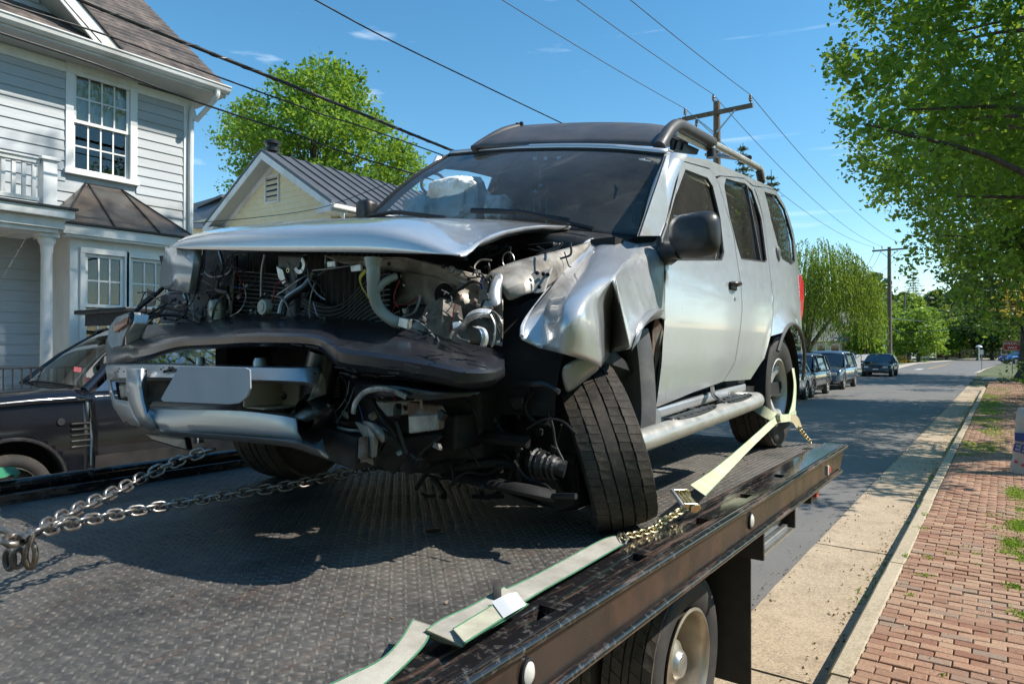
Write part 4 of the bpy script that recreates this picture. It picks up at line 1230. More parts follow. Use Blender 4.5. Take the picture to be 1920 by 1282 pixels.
# ---- far buildings
def simple_house(name, label, pxa, pxb, ytop, ybase, d, m, roofm, roof_h, floors, cols, depth=8):
    a = at(pxa, ytop, d=d); b = at(pxb, ytop, d=d); z1 = a.z
    dirv = Vector((b.x - a.x, b.y - a.y, 0)); L = dirv.length; ang = math.atan2(dirv.y, dirv.x)
    t = thing(name, label, 'house', (a.x, a.y, 0), ang)
    def pt(u, v, z): return Vector((a.x, a.y, 0)) + Vector((math.cos(ang), math.sin(ang), 0))*u + Vector((-math.sin(ang), math.cos(ang), 0))*v + Vector((0, 0, z))
    q = MB(); q.hexa([pt(0, 0, 0), pt(L, 0, 0), pt(L, depth, 0), pt(0, depth, 0), pt(0, 0, z1), pt(L, 0, z1), pt(L, depth, z1), pt(0, depth, z1)]); q.build('wall', m, t)
    q = MB(); o = .5
    q.prism([pt(-o, -o, z1), pt(-o, depth + o, z1), pt(-o, depth/2, z1 + roof_h)], Vector((math.cos(ang), math.sin(ang), 0))*(L + 2*o)); q.build('roof', roofm, t)
    fh = z1/floors
    for i in range(cols):
        for j in range(floors):
            u = L*(i + .5)/cols; z = fh*(j + .35)
            q = MB(); q.hexa([pt(u - .5, -.06, z), pt(u + .5, -.06, z), pt(u + .5, -.0, z), pt(u - .5, -.0, z), pt(u - .5, -.06, z + 1.35), pt(u + .5, -.06, z + 1.35), pt(u + .5, 0, z + 1.35), pt(u - .5, 0, z + 1.35)]); f = q.build('window', M['white_paint'], t)
            q = MB(); q.hexa([pt(u - .4, -.075, z + .1), pt(u + .4, -.075, z + .1), pt(u + .4, -.055, z + .1), pt(u - .4, -.055, z + .1), pt(u - .4, -.075, z + 1.25), pt(u + .4, -.075, z + 1.25), pt(u + .4, -.055, z + 1.25), pt(u - .4, -.055, z + 1.25)]); q.build('pane', M['window_glass'], f)
simple_house('brick_building', 'low brick building with a grey roof beyond the far bend', 1752, 1890, 655, 668, 122, M['brick_far'], M['grey_roof'], 1.7, 1, 8)
simple_house('cream_house', 'cream house glimpsed through the willow strands', 1500, 1578, 640, 690, 72, M['cream_far'], M['grey_roof'], 2.6, 1, 3)
simple_house('red_brick_house', 'distant brick house beside the third utility pole', 1590, 1640, 612, 690, 108, M['brick_far'], M['grey_roof'], 2.5, 2, 3)

def rail_fence(name, label, pa, pb, da, db, zt, rails, m, post=.12, pickets=0):
    a = at(*pa, d=da); b = at(*pb, d=db); a.z = 0; b.z = 0
    t = thing(name, label, 'fence', tuple(a)); dv = b - a; L = dv.length
    if pickets:
        n = int(L/pickets)
        for k in range(n):
            p = a.lerp(b, (k + .5)/n); q = MB(); d_ = dv.normalized()*pickets*.46
            q.beam(p - d_, p + d_, .02, .001); q = MB(); q.hexa([p - d_ + Vector((0, -.01, 0)), p + d_ + Vector((0, -.01, 0)), p + d_ + Vector((0, .01, 0)), p - d_ + Vector((0, .01, 0)), p - d_ + Vector((0, -.01, zt)), p + d_ + Vector((0, -.01, zt)), p + d_ + Vector((0, .01, zt)), p - d_ + Vector((0, .01, zt))])
            q.build('board', m, t)
    for z in rails:
        q = MB(); q.beam(a + Vector((0, 0, z)), b + Vector((0, 0, z)), .05, .22 if not pickets else .08); q.build('rail', m, t)
    n = max(2, int(L/2.4)) + 1
    for k in range(n):
        p = a.lerp(b, k/(n-1)); q = MB(); q.box((p.x - post/2, p.y - post/2, 0), (p.x + post/2, p.y + post/2, zt)); q.build('post', m, t)
rail_fence('white_fence', 'low white board fence on the far lawn', (1709, 670), (1756, 667), 102, 108, 1.15, (.35, .72, 1.02), M['white_paint'])
rail_fence('board_fence', 'weathered pale board fence between the silver car and the black hatchback', (1560, 680), (1646, 680), 57, 66, 1.25, (), mat('weathered_board', (.36, .36, .37), .8, var=.25), .1, .22)

# paper sack on the sidewalk
def sack():
    base = at(1921, 886, Z=.155); base.x += 0.0
    t = thing('cement_sack', 'standing paper sack with blue and red print on the bricks', 'sack', (base.x, base.y, .15))
    pm = mat('sack_paper', (0.50, 0.44, 0.38), .85, var=.08, bmp=.4, bs=12, bd=.02)
    q = MB(); rows = []
    W, D, H = .28, .11, .93
    for k in range(19):
        f = k/18; z = f*H
        w = W*(1 - .22*f**1.5)*(.90 + .1*math.sin(PI*min(1, f*4 + .15)))
        dd = D*(1.25 - .55*f)*(1 if f < .9 else (1 - f)/.1*.8 + .2)
        ring = []
        for j in range(24):
            a = 2*PI*j/24; ca, sa = math.cos(a), math.sin(a)
            e = .6
            x = w*math.copysign(abs(ca)**e, ca); y = dd*math.copysign(abs(sa)**e, sa)
            nn = mnoise.noise(Vector((x*7, y*7, z*6)))*.018
            ring.append((base.x + .105 + x + nn + .02*f, base.y + y + nn, .152 + z))
        ring.append(ring[0]); rows.append(ring)
    q.grid(rows); q.add(rows[-1][:-1], [tuple(range(24))]); q.build('paper', pm, t, smooth=True)
    blue = mat('print_blue', (.035, .06, .22), .7); red = mat('print_red', (.45, .06, .09), .7)
    fx = base.x - .14; fy = base.y - .155
    q = MB(); q.grid([[(base.x - .11 + .02*k/1 + k*.055, base.y - .145 + (abs(k - 4)*.004), .152 + z) for k in range(6)] for z in (.46, .58)]); q.build('print_band', blue, t, solid=.004)
    text_obj('EE', .17, (base.x - .055, base.y - .165, .152 + .36), (PI/2 - .08, .18, -.35), blue, t, depth=.002)
    for x, z in ((-.10, .17), (-.02, .13), (.03, .18)):
        q = MB(); q.lathe([(0, 0), (.022, 0), (.022, .003), (0, .003)], 8, Matrix.Translation((base.x + x, base.y - .148, .152 + z)) @ Matrix.Rotation(PI/2, 4, 'X')); q.build('print_dot', red, t)
sack()
# ================================================================== tow truck
DZ = 1.26
XR0, XL0 = -0.893, -3.64
YE = 5.24
def rubber_mat(name, c, dust):
    m, nt, b, out = new_mat(name)
    vec = coords(nt)
    n = noise_n(nt, vec, 7, 7, 0.65); n2 = noise_n(nt, vec, 60, 4, 0.7)
    c_ = ramp(nt, n, [(0.35, c), (0.7, dust)])
    c_ = mixc(nt, ramp(nt, n2, [(0.5, 0.0), (0.75, 0.5)]), c_, tuple(x*1.5 for x in dust))
    nt.links.new(c_, b.inputs['Base Color']); b.inputs['Roughness'].default_value = 0.75
    b.inputs['Specular IOR Level'].default_value = 0.35
    bump(nt, b, n2, 0.25, 0.003)
    return m
M['rubber'] = rubber_mat('tyre_rubber', (0.034, 0.031, 0.029), (0.115, 0.095, 0.078))
M['rubber_clean'] = rubber_mat('tyre_sidewall', (0.030, 0.029, 0.029), (0.055, 0.050, 0.046))
def deck_mat(name, g=1.0):
    m, nt, b, out = new_mat(name)
    vec = coords(nt)
    n = noise_n(nt, vec, 1.3, 9, 0.7)
    n2 = noise_n(nt, vec, 40, 5, 0.75)
    n3 = noise_n(nt, coords(nt, (5, .8, 1), rot=(0, 0, .5)), 6, 8, 0.7)
    n4 = noise_n(nt, vec, 0.55, 4, 0.6)
    c = ramp(nt, n, [(0.35, (0.045*g, 0.043*g, 0.042*g)), (0.62, (0.098*g, 0.092*g, 0.086*g))])
    c = mixc(nt, ramp(nt, n2, [(0.45, 0.0), (0.7, 0.65)]), c, (0.20*g, 0.185*g, 0.16*g))
    c = mixc(nt, ramp(nt, n3, [(0.52, 0.0), (0.72, 0.6)]), c, (0.15, 0.088, 0.060))
    c = mixc(nt, ramp(nt, n4, [(0.45, 0.0), (0.68, 0.6)]), c, (0.21*g, 0.195*g, 0.17*g))
    c = mixc(nt, ramp(nt, noise_n(nt, coords(nt, (1, .55, 1), rot=(0, 0, .4)), 1.7, 7, .72), [(.50, 0.0), (.66, .72)]), c, (.022, .021, .022))
    nt.links.new(c, b.inputs['Base Color'])
    b.inputs['Metallic'].default_value = 0.12
    nt.links.new(ramp(nt, n2, [(0.3, 0.42), (0.7, 0.72)]), b.inputs['Roughness'])
    bump(nt, b, n2, 0.35, 0.002)
    return m
M['deck'] = deck_mat('deck_steel')
M['lug'] = deck_mat('lug_steel', 1.3)
def rail_mat():
    m, nt, b, out = new_mat('rail_paint')
    vec = coords(nt)
    n = noise_n(nt, coords(nt, (10, .6, 3)), 3.0, 9, 0.75)
    n2 = noise_n(nt, vec, 30, 5, 0.7)
    c = mixc(nt, ramp(nt, n, [(0.52, 0.0), (0.62, 1.0)]), (0.012, 0.012, 0.014), (0.11, 0.065, 0.047))
    c = mixc(nt, ramp(nt, n2, [(0.55, 0.0), (0.68, 0.7)]), c, (0.15, 0.145, 0.14))
    nt.links.new(c, b.inputs['Base Color']); b.inputs['Metallic'].default_value = 0.0
    nt.links.new(ramp(nt, n, [(0.5, 0.11), (0.68, 0.55)]), b.inputs['Roughness'])
    b.inputs['Specular IOR Level'].default_value = 0.7
    bump(nt, b, n2, 0.12, 0.002)
    return m
M['rail'] = rail_mat()
M['rail_side'] = mat('rail_side_paint', (0.045, 0.036, 0.032), 0.22, 0.35, var=.3, vs=4, spec=.8, dirt=(.10, .06, .045), dirt_amt=.4, ds=5)  # brownish tone and patches paint in the brick reflected by the web
M['aluminium'] = mat('aluminium', (0.62, 0.62, 0.60), 0.35, 0.9, var=.1)
M['rim_steel'] = mat('truck_rim', (0.42, 0.37, 0.30), 0.4, 0.75, var=.2, vs=9)
M['chain'] = mat('chain_steel', (0.36, 0.34, 0.32), 0.34, 0.85, var=.3, vs=30, dirt=(.12, .08, .06), dirt_amt=.3, ds=20)
M['chain_dark'] = mat('chain_dark', (0.13, 0.115, 0.10), 0.45, 0.7, var=.3, vs=30)
M['zinc'] = mat('zinc_plate', (0.62, 0.52, 0.30), 0.28, 0.9, var=.25, vs=25)
def strap_mat(name, c0, c1, edge):
    m, nt, b, out = new_mat(name)
    vec = coords(nt)
    n = noise_n(nt, vec, 9, 8, 0.7)
    c = ramp(nt, n, [(0.35, c0), (0.65, c1)])
    wv = nt.nodes.new('ShaderNodeTexWave'); wv.inputs['Scale'].default_value = 90; wv.inputs['Distortion'].default_value = 1.5; nt.links.new(vec, wv.inputs['Vector']); n2 = wv.outputs['Fac']
    c = mixc(nt, ramp(nt, noise_n(nt, vec, 3, 6, .7), [(.5, 0.0), (.7, .7)]), c, tuple(x*.62 for x in c0)); c = mixc(nt, ramp(nt, n2, [(0, .18), (.5, 0.0)]), c, (.2, .18, .14))
    nt.links.new(c, b.inputs['Base Color']); b.inputs['Roughness'].default_value = .85
    b.inputs['Sheen Weight'].default_value = .2
    bump(nt, b, n2, .8, .002)
    return m
M['strap'] = strap_mat('strap_webbing', (0.33, 0.29, 0.23), (0.55, 0.52, 0.44), None)
M['strap_new'] = strap_mat('strap_bright', (0.60, 0.62, 0.36), (0.74, 0.74, 0.54), None)
M['strap_tan'] = strap_mat('strap_tan', (0.42, 0.32, 0.15), (0.5, 0.42, 0.28), None)
M['stitch'] = mat('green_edging', (0.06, 0.20, 0.11), .8)
M['lens_red'] = mat('lens_red', (0.55, 0.03, 0.03), .15, spec=.8, var=.05)
M['lens_white'] = mat('lens_white', (0.62, 0.60, 0.56), .12, spec=.8, var=.1, coat=.6)

truck = thing('tow_truck', 'black flatbed tow truck carrying the wrecked silver vehicle', 'tow truck', (-2.26, 1.6, 0))
# deck plate, with raised tread lugs over it
q = MB(); q.box((XL0 + .10, -3.2, DZ - .012), (XR0 - .16, YE - .02, DZ)); q.build('deck_plate', M['deck'], truck)
def lugs():
    pitch = .0285
    xs = np.arange(XL0 + .12, XR0 - .17, pitch); ys = np.arange(-.6, YE - .05, pitch)
    X, Y = np.meshgrid(xs, ys); i, j = np.meshgrid(np.arange(len(xs)), np.arange(len(ys)))
    X = X.ravel(); Y = Y.ravel(); par = ((i + j) % 2).ravel()
    px, py = project(np.stack([X, Y, np.full(len(X), DZ)], 1))
    d = (np.stack([X, Y, np.full(len(X), DZ - CAMZ)], 1) @ np.array(_F))
    k = (d > .2) & (px > -150) & (px < 2000) & (py < 1400)
    X, Y, par = X[k], Y[k], par[k]
    n = len(X); rg = np.random.default_rng(8)
    a = np.where(par == 0, .62, -.62) + rg.normal(0, .04, n)
    u = np.stack([np.cos(a), np.sin(a), 0*a], 1); v = np.stack([-np.sin(a), np.cos(a), 0*a], 1)
    c = np.stack([X + rg.normal(0, .0006, n), Y + rg.normal(0, .0006, n), np.full(n, DZ - .0004)], 1)
    wear = .0022 + .0014*rg.uniform(0, 1, n)
    L, W = .0148, .0046
    up = np.array([0, 0, 1.0])
    pts = [c - u*L, c - v*W, c + u*L, c + v*W, c - u*L*.55 + up*wear[:, None] + v*0, c + u*L*.55 + up*wear[:, None]]
    top = [c - u*L*.62 - v*W*.35 + up*wear[:, None], c + u*L*.62 - v*W*.35 + up*wear[:, None], c + u*L*.62 + v*W*.35 + up*wear[:, None], c - u*L*.62 + v*W*.35 + up*wear[:, None]]
    base = [c - u*L - v*W*.2, c + u*L - v*W*.2, c + u*L + v*W*.2, c - u*L + v*W*.2]
    mid0, mid1 = c - v*W, c + v*W
    V = np.stack(base + top, 1)
    V[:, 0] = c - u*L*.8 - v*W; V[:, 1] = c + u*L*.8 - v*W; V[:, 2] = c + u*L*.8 + v*W; V[:, 3] = c - u*L*.8 + v*W
    V = V.reshape(-1, 3)
    f = np.array([[4, 5, 6, 7], [0, 1, 5, 4], [1, 2, 6, 5], [2, 3, 7, 6], [3, 0, 4, 7]])
    F = (np.arange(n)[:, None, None]*8 + f[None]).reshape(-1, 4)
    return V, F
V, F = lugs()
np_mesh('tread_lugs', V, F, M['lug'], truck, kind='stuff')
# right rail: flat rub strip, outer lip, web and bottom lip
XA = XR0 - .155
q = MB(); prof = [(XA, DZ - .02), (XA, DZ + .004), (XA + .012, DZ + .012), (XR0 - .03, DZ + .012), (XR0 - .03, DZ - .03)]
slots = []
for (a, b) in ((1062, 1160), (1232, 1052), (1345, 981), (1422, 932), (1486, 894), (780, 1340)):
    p = at(a, b, Z=DZ + .012); slots.append(p.y)
slots.sort(); ycur = -3.2
SX0, SX1 = XR0 - .105, XR0 - .055
for s in slots + [None]:
    y1 = YE if s is None else s - .045
    q.box((XA, ycur, DZ - .03), (XR0 - .022, y1, DZ + .010))
    if s is not None:
        q.box((XA, y1, DZ - .03), (SX0, s + .045, DZ + .010)); q.box((SX1, y1, DZ - .03), (XR0 - .022, s + .045, DZ + .010))
        ycur = s + .045
q.build('rub_strip', M['rail'], truck, bevel=.003)
q = MB(); q.box((SX0 - .02, -3, DZ - .12), (SX1 + .02, YE - .1, DZ - .06)); q.build('stake_pocket_liner', M['black_metal'], truck)
def endcut(z): return YE - .02 - (DZ - z)*1.15
q = MB(); q.tube([(XR0 - .012, -3.2, DZ - .004), (XR0 - .012, YE, DZ - .004)], .015, 10); q.build('top_lip', M['rail'], truck, smooth=True)
HB = .145
q = MB(); q.prism([(XR0 - .02, -3.2, DZ - .012), (XR0 - .02, endcut(DZ), DZ - .012), (XR0 - .02, endcut(DZ - HB), DZ - HB), (XR0 - .02, -3.2, DZ - HB)], (-.01, 0, 0)); q.build('side_web', M['rail_side'], truck)
q = MB(); q.tube([(XR0 - .010, -3.2, DZ - HB), (XR0 - .010, endcut(DZ - HB) - .02, DZ - HB)], .014, 10); q.build('bottom_lip', M['rail'], truck, smooth=True)
# strip between plates, weld seams
for (a, b) in ((1300, 1000),):
    pass
q = MB(); q.box((XA - .03, -3.2, DZ - .002), (XA - .002, YE - .3, DZ + .005)); q.build('rail_edge_strip', mat('worn_rust_edge', (.10, .06, .045), .5, .3, var=.5, vs=14, dirt=(.02, .02, .022), dirt_amt=.8, ds=6), truck)
# left rail
q = MB(); q.tube([(XL0 + .03, -3.2, DZ + .07), (XL0 + .03, YE, DZ + .07)], .028, 10); q.build('left_lip', M['rail'], truck, smooth=True)
q = MB(); q.box((XL0 + .0, -3.2, DZ - .15), (XL0 + .10, YE, DZ + .045)); q.build('left_rail', M['rail'], truck, bevel=.006)
# tail end: sloping tail plate
q = MB(); q.prism([(XL0 + .1, YE - .02, DZ), (XL0 + .1, YE + .05, DZ - .05), (XL0 + .1, YE - .25, DZ - .16), (XL0 + .1, YE - .4, DZ - .1)], (XR0 - .16 - XL0 - .1, 0, 0)); q.build('tail_plate', M['black_metal'], truck)
# deck key slots
for (a, b) in ((1248, 997), (1515, 841), (812, 996)):
    p = at(a, b, Z=DZ + .003)
    q = MB(); q.lathe([(0, 0), (.034, 0), (.034, .004), (.027, .004), (.027, -.0)], 20, Matrix.Translation((p.x, p.y, DZ + .001)) @ Matrix.Diagonal((1.0, 1.25, 1, 1))); q.build('chain_slot_ring', M['chain_dark'], truck)
    q = MB(); q.lathe([(0, .0045), (.028, .0045)], 20, Matrix.Translation((p.x, p.y, DZ + .001)) @ Matrix.Diagonal((1.0, 1.25, 1, 1))); q.build('chain_slot', mat('hole_black', (.004, .004, .004), .9), truck)
# marker lights in the side web
for (a, b, rx, rz) in ((1407, 985, .020, .026), (988, 1270, .021, .025)):
    p = at(a, b, X=XR0 - .018)
    T = Matrix.Translation((XR0 - .02, p.y, DZ - HB*.5)) @ Matrix.Rotation(PI/2, 4, 'Y') @ Matrix.Diagonal((1.25, 1, 1, 1))
    q = MB(); q.lathe([(0, 0), (rz*1.15, 0), (rz*1.15, .008), (rz*.95, .010), (rz*.92, .006), (0, .006)], 24, T); f = q.build('lamp_ring', M['black_metal'], truck, smooth=True, angle=30)
    q = MB(); q.lathe([(0, .018), (rz*.5, .0165), (rz*.88, .010), (rz*.9, .0065)], 24, T); q.build('lamp_lens', M['lens_white'], truck, smooth=True)
p = at(1553, 876, X=XR0 - .015)
q = MB(); q.box((XR0 - .02, p.y - .035, DZ - .115), (XR0 - .008, p.y - .002, DZ - .055)); q.build('reflector', M['lens_white'], truck, bevel=.003)
q = MB(); q.box((XR0 - .02, p.y, DZ - .105), (XR0 - .004, p.y + .03, DZ - .07)); q.build('reflector', M['lens_red'], truck, bevel=.003)

# sub-frame, cross members, dark chassis
q = MB()
for x in (-2.75, -1.85): q.box((x - .05, -3.2, DZ - .42), (x + .05, 4.3, DZ - .16))
q.build('chassis_rail', M['black_metal'], truck)
for k in range(9):
    q = MB(); q.box((XL0 + .1, -2.2 + k*.85, DZ - .12), (XR0 - .04, -2.13 + k*.85, DZ - .0125)); q.build('cross_member', M['black_metal'], truck)
# truck wheels
def tyre_parts(parent, T, R, Wd, rim_r, nblk=52, rows=None, blockm=None, wallm=None, depth=.011, wheel_name='tyre'):
    """tyre about local Z; returns tyre object"""
    h = Wd/2
    prof = [(rim_r, -h*.78), (rim_r + .02, -h*.9), (rim_r + (R-rim_r)*.35, -h*1.0), (rim_r + (R-rim_r)*.6, -h*1.02), (rim_r + (R-rim_r)*.85, -h*.95), (R - depth*1.6, -h*.80), (R - depth, -h*.6), (R - depth, h*.6), (R - depth*1.6, h*.80), (rim_r + (R-rim_r)*.85, h*.95), (rim_r + (R-rim_r)*.6, h*1.02), (rim_r + (R-rim_r)*.35, h*1.0), (rim_r + .02, h*.9), (rim_r, h*.78)]
    q = MB(); q.lathe(prof, 64, T); ty = q.build(wheel_name, wallm or M['rubber_clean'], parent, smooth=True, angle=60)
    q = MB()
    rows = rows or [(-.90, -.60, 1, .0), (-.54, -.16, 1, .5), (-.10, .10, 0, 0), (.16, .54, 1, .2), (.60, .90, 1, .7)]
    for (a, b, cut, ph) in rows:
        a *= h; b *= h
        jr = random.Random(int(abs(a)*1e4))
        n = nblk if cut else nblk*2
        for k in range(n):
            gap = .05 if cut else .0
            a0 = 2*PI*(k + ph)/n; a1 = 2*PI*(k + ph + 1 - gap)/n; am = (a0 + a1)/2
            sk = .35*(2*PI/n) if cut else 0
            def rr(x): return R - (.0 if abs(x) < h*.6 else (abs(x)/h - .6)*R*.075)
            pts = []; ja, jb, jc, jd = [jr.uniform(-.0022, .0022)*cut for _ in range(4)]
            for r_off in (-depth*1.8, 0):
                for (x, aa) in ((a + ja, a0), (b + jb, a0 + sk), (b + jc, a1 + sk), (a + jd, a1)):
                    r = rr(x) + r_off; pts.append(T @ Vector((r*math.cos(aa), r*math.sin(aa), x)))
            q.hexa(pts)
    tr = q.build('tread_blocks', blockm or M['rubber'], ty, kind='stuff')
    return ty
WX, WY, WZ = -1.22, 3.13, .43
def axis_x(c, tilt=0): return Matrix.Translation(c) @ Matrix.Rotation(PI/2, 4, 'Y')
for (cx, out) in ((WX - .13, 1), (WX - .42, 0)):
    T = axis_x((cx, WY, WZ))
    ty = tyre_parts(truck, T, .43, .26, .262, 44)
    q = MB(); s = 1 if out else -1
    q.lathe([(.266, .118), (.272, .128), (.258, .132), (.246, .118), (.240, .09), (.235, .02), (.225, -.06), (.19, -.075), (.12, -.075), (.12, -.02), (.105, .05), (.07, .075), (0, .078)], 48, T); rm = q.build('rim', M['rim_steel'], ty, smooth=True, angle=35)
    if out:
        for k in range(8):
            a = 2*PI*k/8; q = MB(); q.lathe([(0, -.045), (.016, -.045), (.016, -.075)], 6, T @ Matrix.Translation((.155*math.cos(a), .155*math.sin(a), 0))); q.build('wheel_nut', M['galv'], ty)
        q = MB(); q.lathe([(0, .10), (.055, .095), (.075, .07), (.08, -.02)], 24, T); q.build('hub_cap', M['aluminium'], ty, smooth=True)
T = axis_x((-3.3, WY, WZ)); ty = tyre_parts(truck, T, .43, .26, .262, 44)
# mud flap behind the wheel
fy = 3.62
q = MB(); q.box((-1.62, fy - .006, .18), (-1.08, fy + .006, DZ - .30)); q.build('mud_flap', mat('mud_flap', (.022, .021, .019), .7, var=.25), truck)
q = MB(); q.box((-1.5, fy - .03, DZ - .33), (-1.13, fy - .008, DZ - .26)); q.box((-1.13, fy - .035, DZ - .34), (-1.07, fy + .03, DZ - .15)); br = q.build('flap_bracket', mat('bracket_paint', (.10, .085, .07), .5, .3), truck)
q = MB(); q.lathe([(0, .0), (.014, .0), (.014, .014), (0, .014)], 6, Matrix.Translation((-1.19, fy - .03, DZ - .295)) @ Matrix.Rotation(PI/2, 4, 'X')); q.build('bolt', M['galv'], br)
# aluminium side step and stowed irons behind the flap
c0 = at(1422, 1025, X=XR0 - .12); c1 = at(1466, 990, X=XR0 - .12)
for k in range(4):
    q = MB(); z0 = c0.z + .02
    q.beam((XR0 - .16 + .035*k - .05, c0.y, z0 - .018*k), (XR0 - .16 + .035*k - .05, c1.y + .15, z0 - .018*k), .028, .012); q.build('step_slat', M['aluminium'], truck)
q = MB(); q.box((XR0 - .26, c0.y - .02, c0.z - .06), (XR0 - .09, c0.y, DZ - .15)); q.build('step_bracket', M['black_metal'], truck)
q = MB(); q.box((XR0 - .30, c1.y + .16, c0.z - .03), (XR0 - .09, c1.y + .18, DZ - .15)); q.build('step_bracket', M['black_metal'], truck)
for k, (cm, r) in enumerate((((.03, .08, .35), .012), ((.5, .05, .05), .012), ((.6, .6, .6), .012), ((.45, .36, .3), .01))):
    mm = mat('iron_%d' % k, cm, .4); q = MB(); zz = DZ - .19 - .018*k
    q.tube([(XR0 - .13 - .01*k, c1.y - .15, zz), (XR0 - .09 - .01*k, c1.y + .45, zz)], r, 8); q.build('stowed_bar', mm, truck)
# rear lamp box
a = at(1502, 930, X=XR0 - .16); 
q = MB(); q.box((-1.5, a.y, DZ - .30), (XR0 - .10, a.y + .16, DZ - .17)); q.build('lamp_box', M['black_metal'], truck, bevel=.006)
q = MB(); q.box((XR0 - .10, a.y + .08, DZ - .27), (XR0 - .085, a.y + .15, DZ - .235)); q.build('tail_lamp', M['lens_red'], truck, bevel=.003)
q = MB(); q.box((XR0 - .10, a.y + .08, DZ - .234), (XR0 - .085, a.y + .15, DZ - .19)); q.build('tail_lamp', M['lens_white'], truck, bevel=.003)

# ------------------------------------------------------------------ chains
def link_mesh(L, w, r):
    """one chain link, long axis local X, flat in local XY"""
    P = []; n = 7; s = L/2 - w/2
    for k in range(n + 1): a = -PI/2 + PI*k/n; P.append((s + (w/2)*math.cos(a), (w/2)*math.sin(a), 0))
    for k in range(n + 1): a = PI/2 + PI*k/n; P.append((-s + (w/2)*math.cos(a), (w/2)*math.sin(a), 0))
    q = MB(); q.tube(P, r, 8, closed=True); return q
def chain(name, label, path, L, w, r, m, group=None, roll0=0):
    P = [Vector(p) for p in path]
    t = thing(name, label, 'chain', tuple(P[0]), 0, group)
    cum = [0]
    for i in range(len(P)-1): cum.append(cum[-1] + (P[i+1]-P[i]).length)
    pitch = L - 2*r*2*.93
    n = int(cum[-1]/pitch)
    first = None
    for k in range(n + 1):
        s = k*pitch + pitch*.5
        if s > cum[-1]: break
        i = max(j for j in range(len(cum)-1) if cum[j] <= s)
        f = (s - cum[i])/(cum[i+1] - cum[i]); c = P[i].lerp(P[i+1], f); d = (P[i+1] - P[i]).normalized()
        side = d.cross(Vector((0, 0, 1))).normalized(); up = side.cross(d)
        R3 = Matrix((d, side, up)).transposed().to_4x4()
        roll = roll0 + (PI/2)*(k % 2) + rnd.uniform(-.2, .2)
        W = Matrix.Translation(c) @ R3 @ Matrix.Rotation(roll, 4, 'X') @ Matrix.Rotation(rnd.uniform(-.06, .06), 4, 'Z')
        if first is None:
            first = link_mesh(L, w, r).build('link', m, None, smooth=True, angle=80); o = first
        else:
            o = first.copy(); COL.objects.link(o)
        o.parent = t; o.matrix_basis = wm(t).inverted() @ W
    return t
def dp(px, py, h=0.0): return at(px, py, Z=DZ + h)
c1 = smoothpath([dp(62, 1000, .20), dp(130, 982, .195), dp(230, 962, .185), dp(330, 944, .18), dp(450, 924, .18), dp(560, 906, .19), dp(660, 884, .21), dp(735, 872, .24)], 4)
chain('tow_chain', 'nearer steel tow chain running from the hook to under the bumper', c1, .054, .034, .0049, M['chain'], 'tow chains on the deck', .6)
c2 = smoothpath([dp(66, 996, .20), dp(130, 962, .21), dp(215, 922, .23), dp(290, 884, .26), dp(350, 858, .30), dp(400, 842, .33)], 4)
chain('tow_chain', 'farther steel tow chain rising to the right front wheel', c2, .054, .034, .0049, M['chain'], 'tow chains on the deck', .3)
hk = thing('winch_hook', 'heavy steel winch hook and shackles joining the two tow chains at the left', 'hook', tuple(dp(20, 1000, .2)))
def ring(pts, r, m, nm, parent, closed=True):
    q = MB(); q.tube(smoothpath(pts, 3) if not closed else pts, r, 10, closed=closed); return q.build(nm, m, parent, smooth=True, angle=80)
M['hook'] = mat('hook_steel', (.30, .27, .245), .38, .85, var=.3, vs=20, dirt=(.12, .085, .06), dirt_amt=.5, ds=14)
hz = .20
ring([dp(-60, 992, hz), dp(-20, 992, hz), dp(10, 993, hz), dp(24, 1003, hz - .002), dp(34, 1008, hz - .006)], .011, M['hook'], 'cable_eye', hk, False)
ring([dp(10, 1010, hz), dp(22, 1004, hz), dp(40, 1002, hz), dp(52, 1007, hz), dp(50, 1013, hz - .015), dp(36, 1019, hz - .018), dp(16, 1021, hz - .012), dp(8, 1016, hz - .006)], .009, M['hook'], 'shackle', hk)
ring([dp(56, 992, hz + .01), dp(60, 1004, hz), dp(57, 1018, hz - .02), dp(52, 1010, hz - .01)], .008, M['hook'], 'ring', hk)
def flatring(c, rx, rz, r, m, nm, rot):
    T = Matrix.Translation(c) @ Matrix.Rotation(rot, 4, 'Z'); P = [T @ Vector((rx*math.cos(a), 0, rz*math.sin(a))) for a in [2*PI*k/20 for k in range(20)]]
    q = MB(); q.tube(P, r, 8, closed=True); return q.build(nm, m, hk, smooth=True, angle=80)
flatring(dp(57, 1040, .13), .012, .034, .0075, M['hook'], 'hook', .9)
flatring(dp(18, 1048, .115), .016, .026, .008, M['chain_dark'], 'hook', .3)
flatring(dp(34, 1046, .118), .014, .024, .007, M['chain_dark'], 'hook', 1.4)

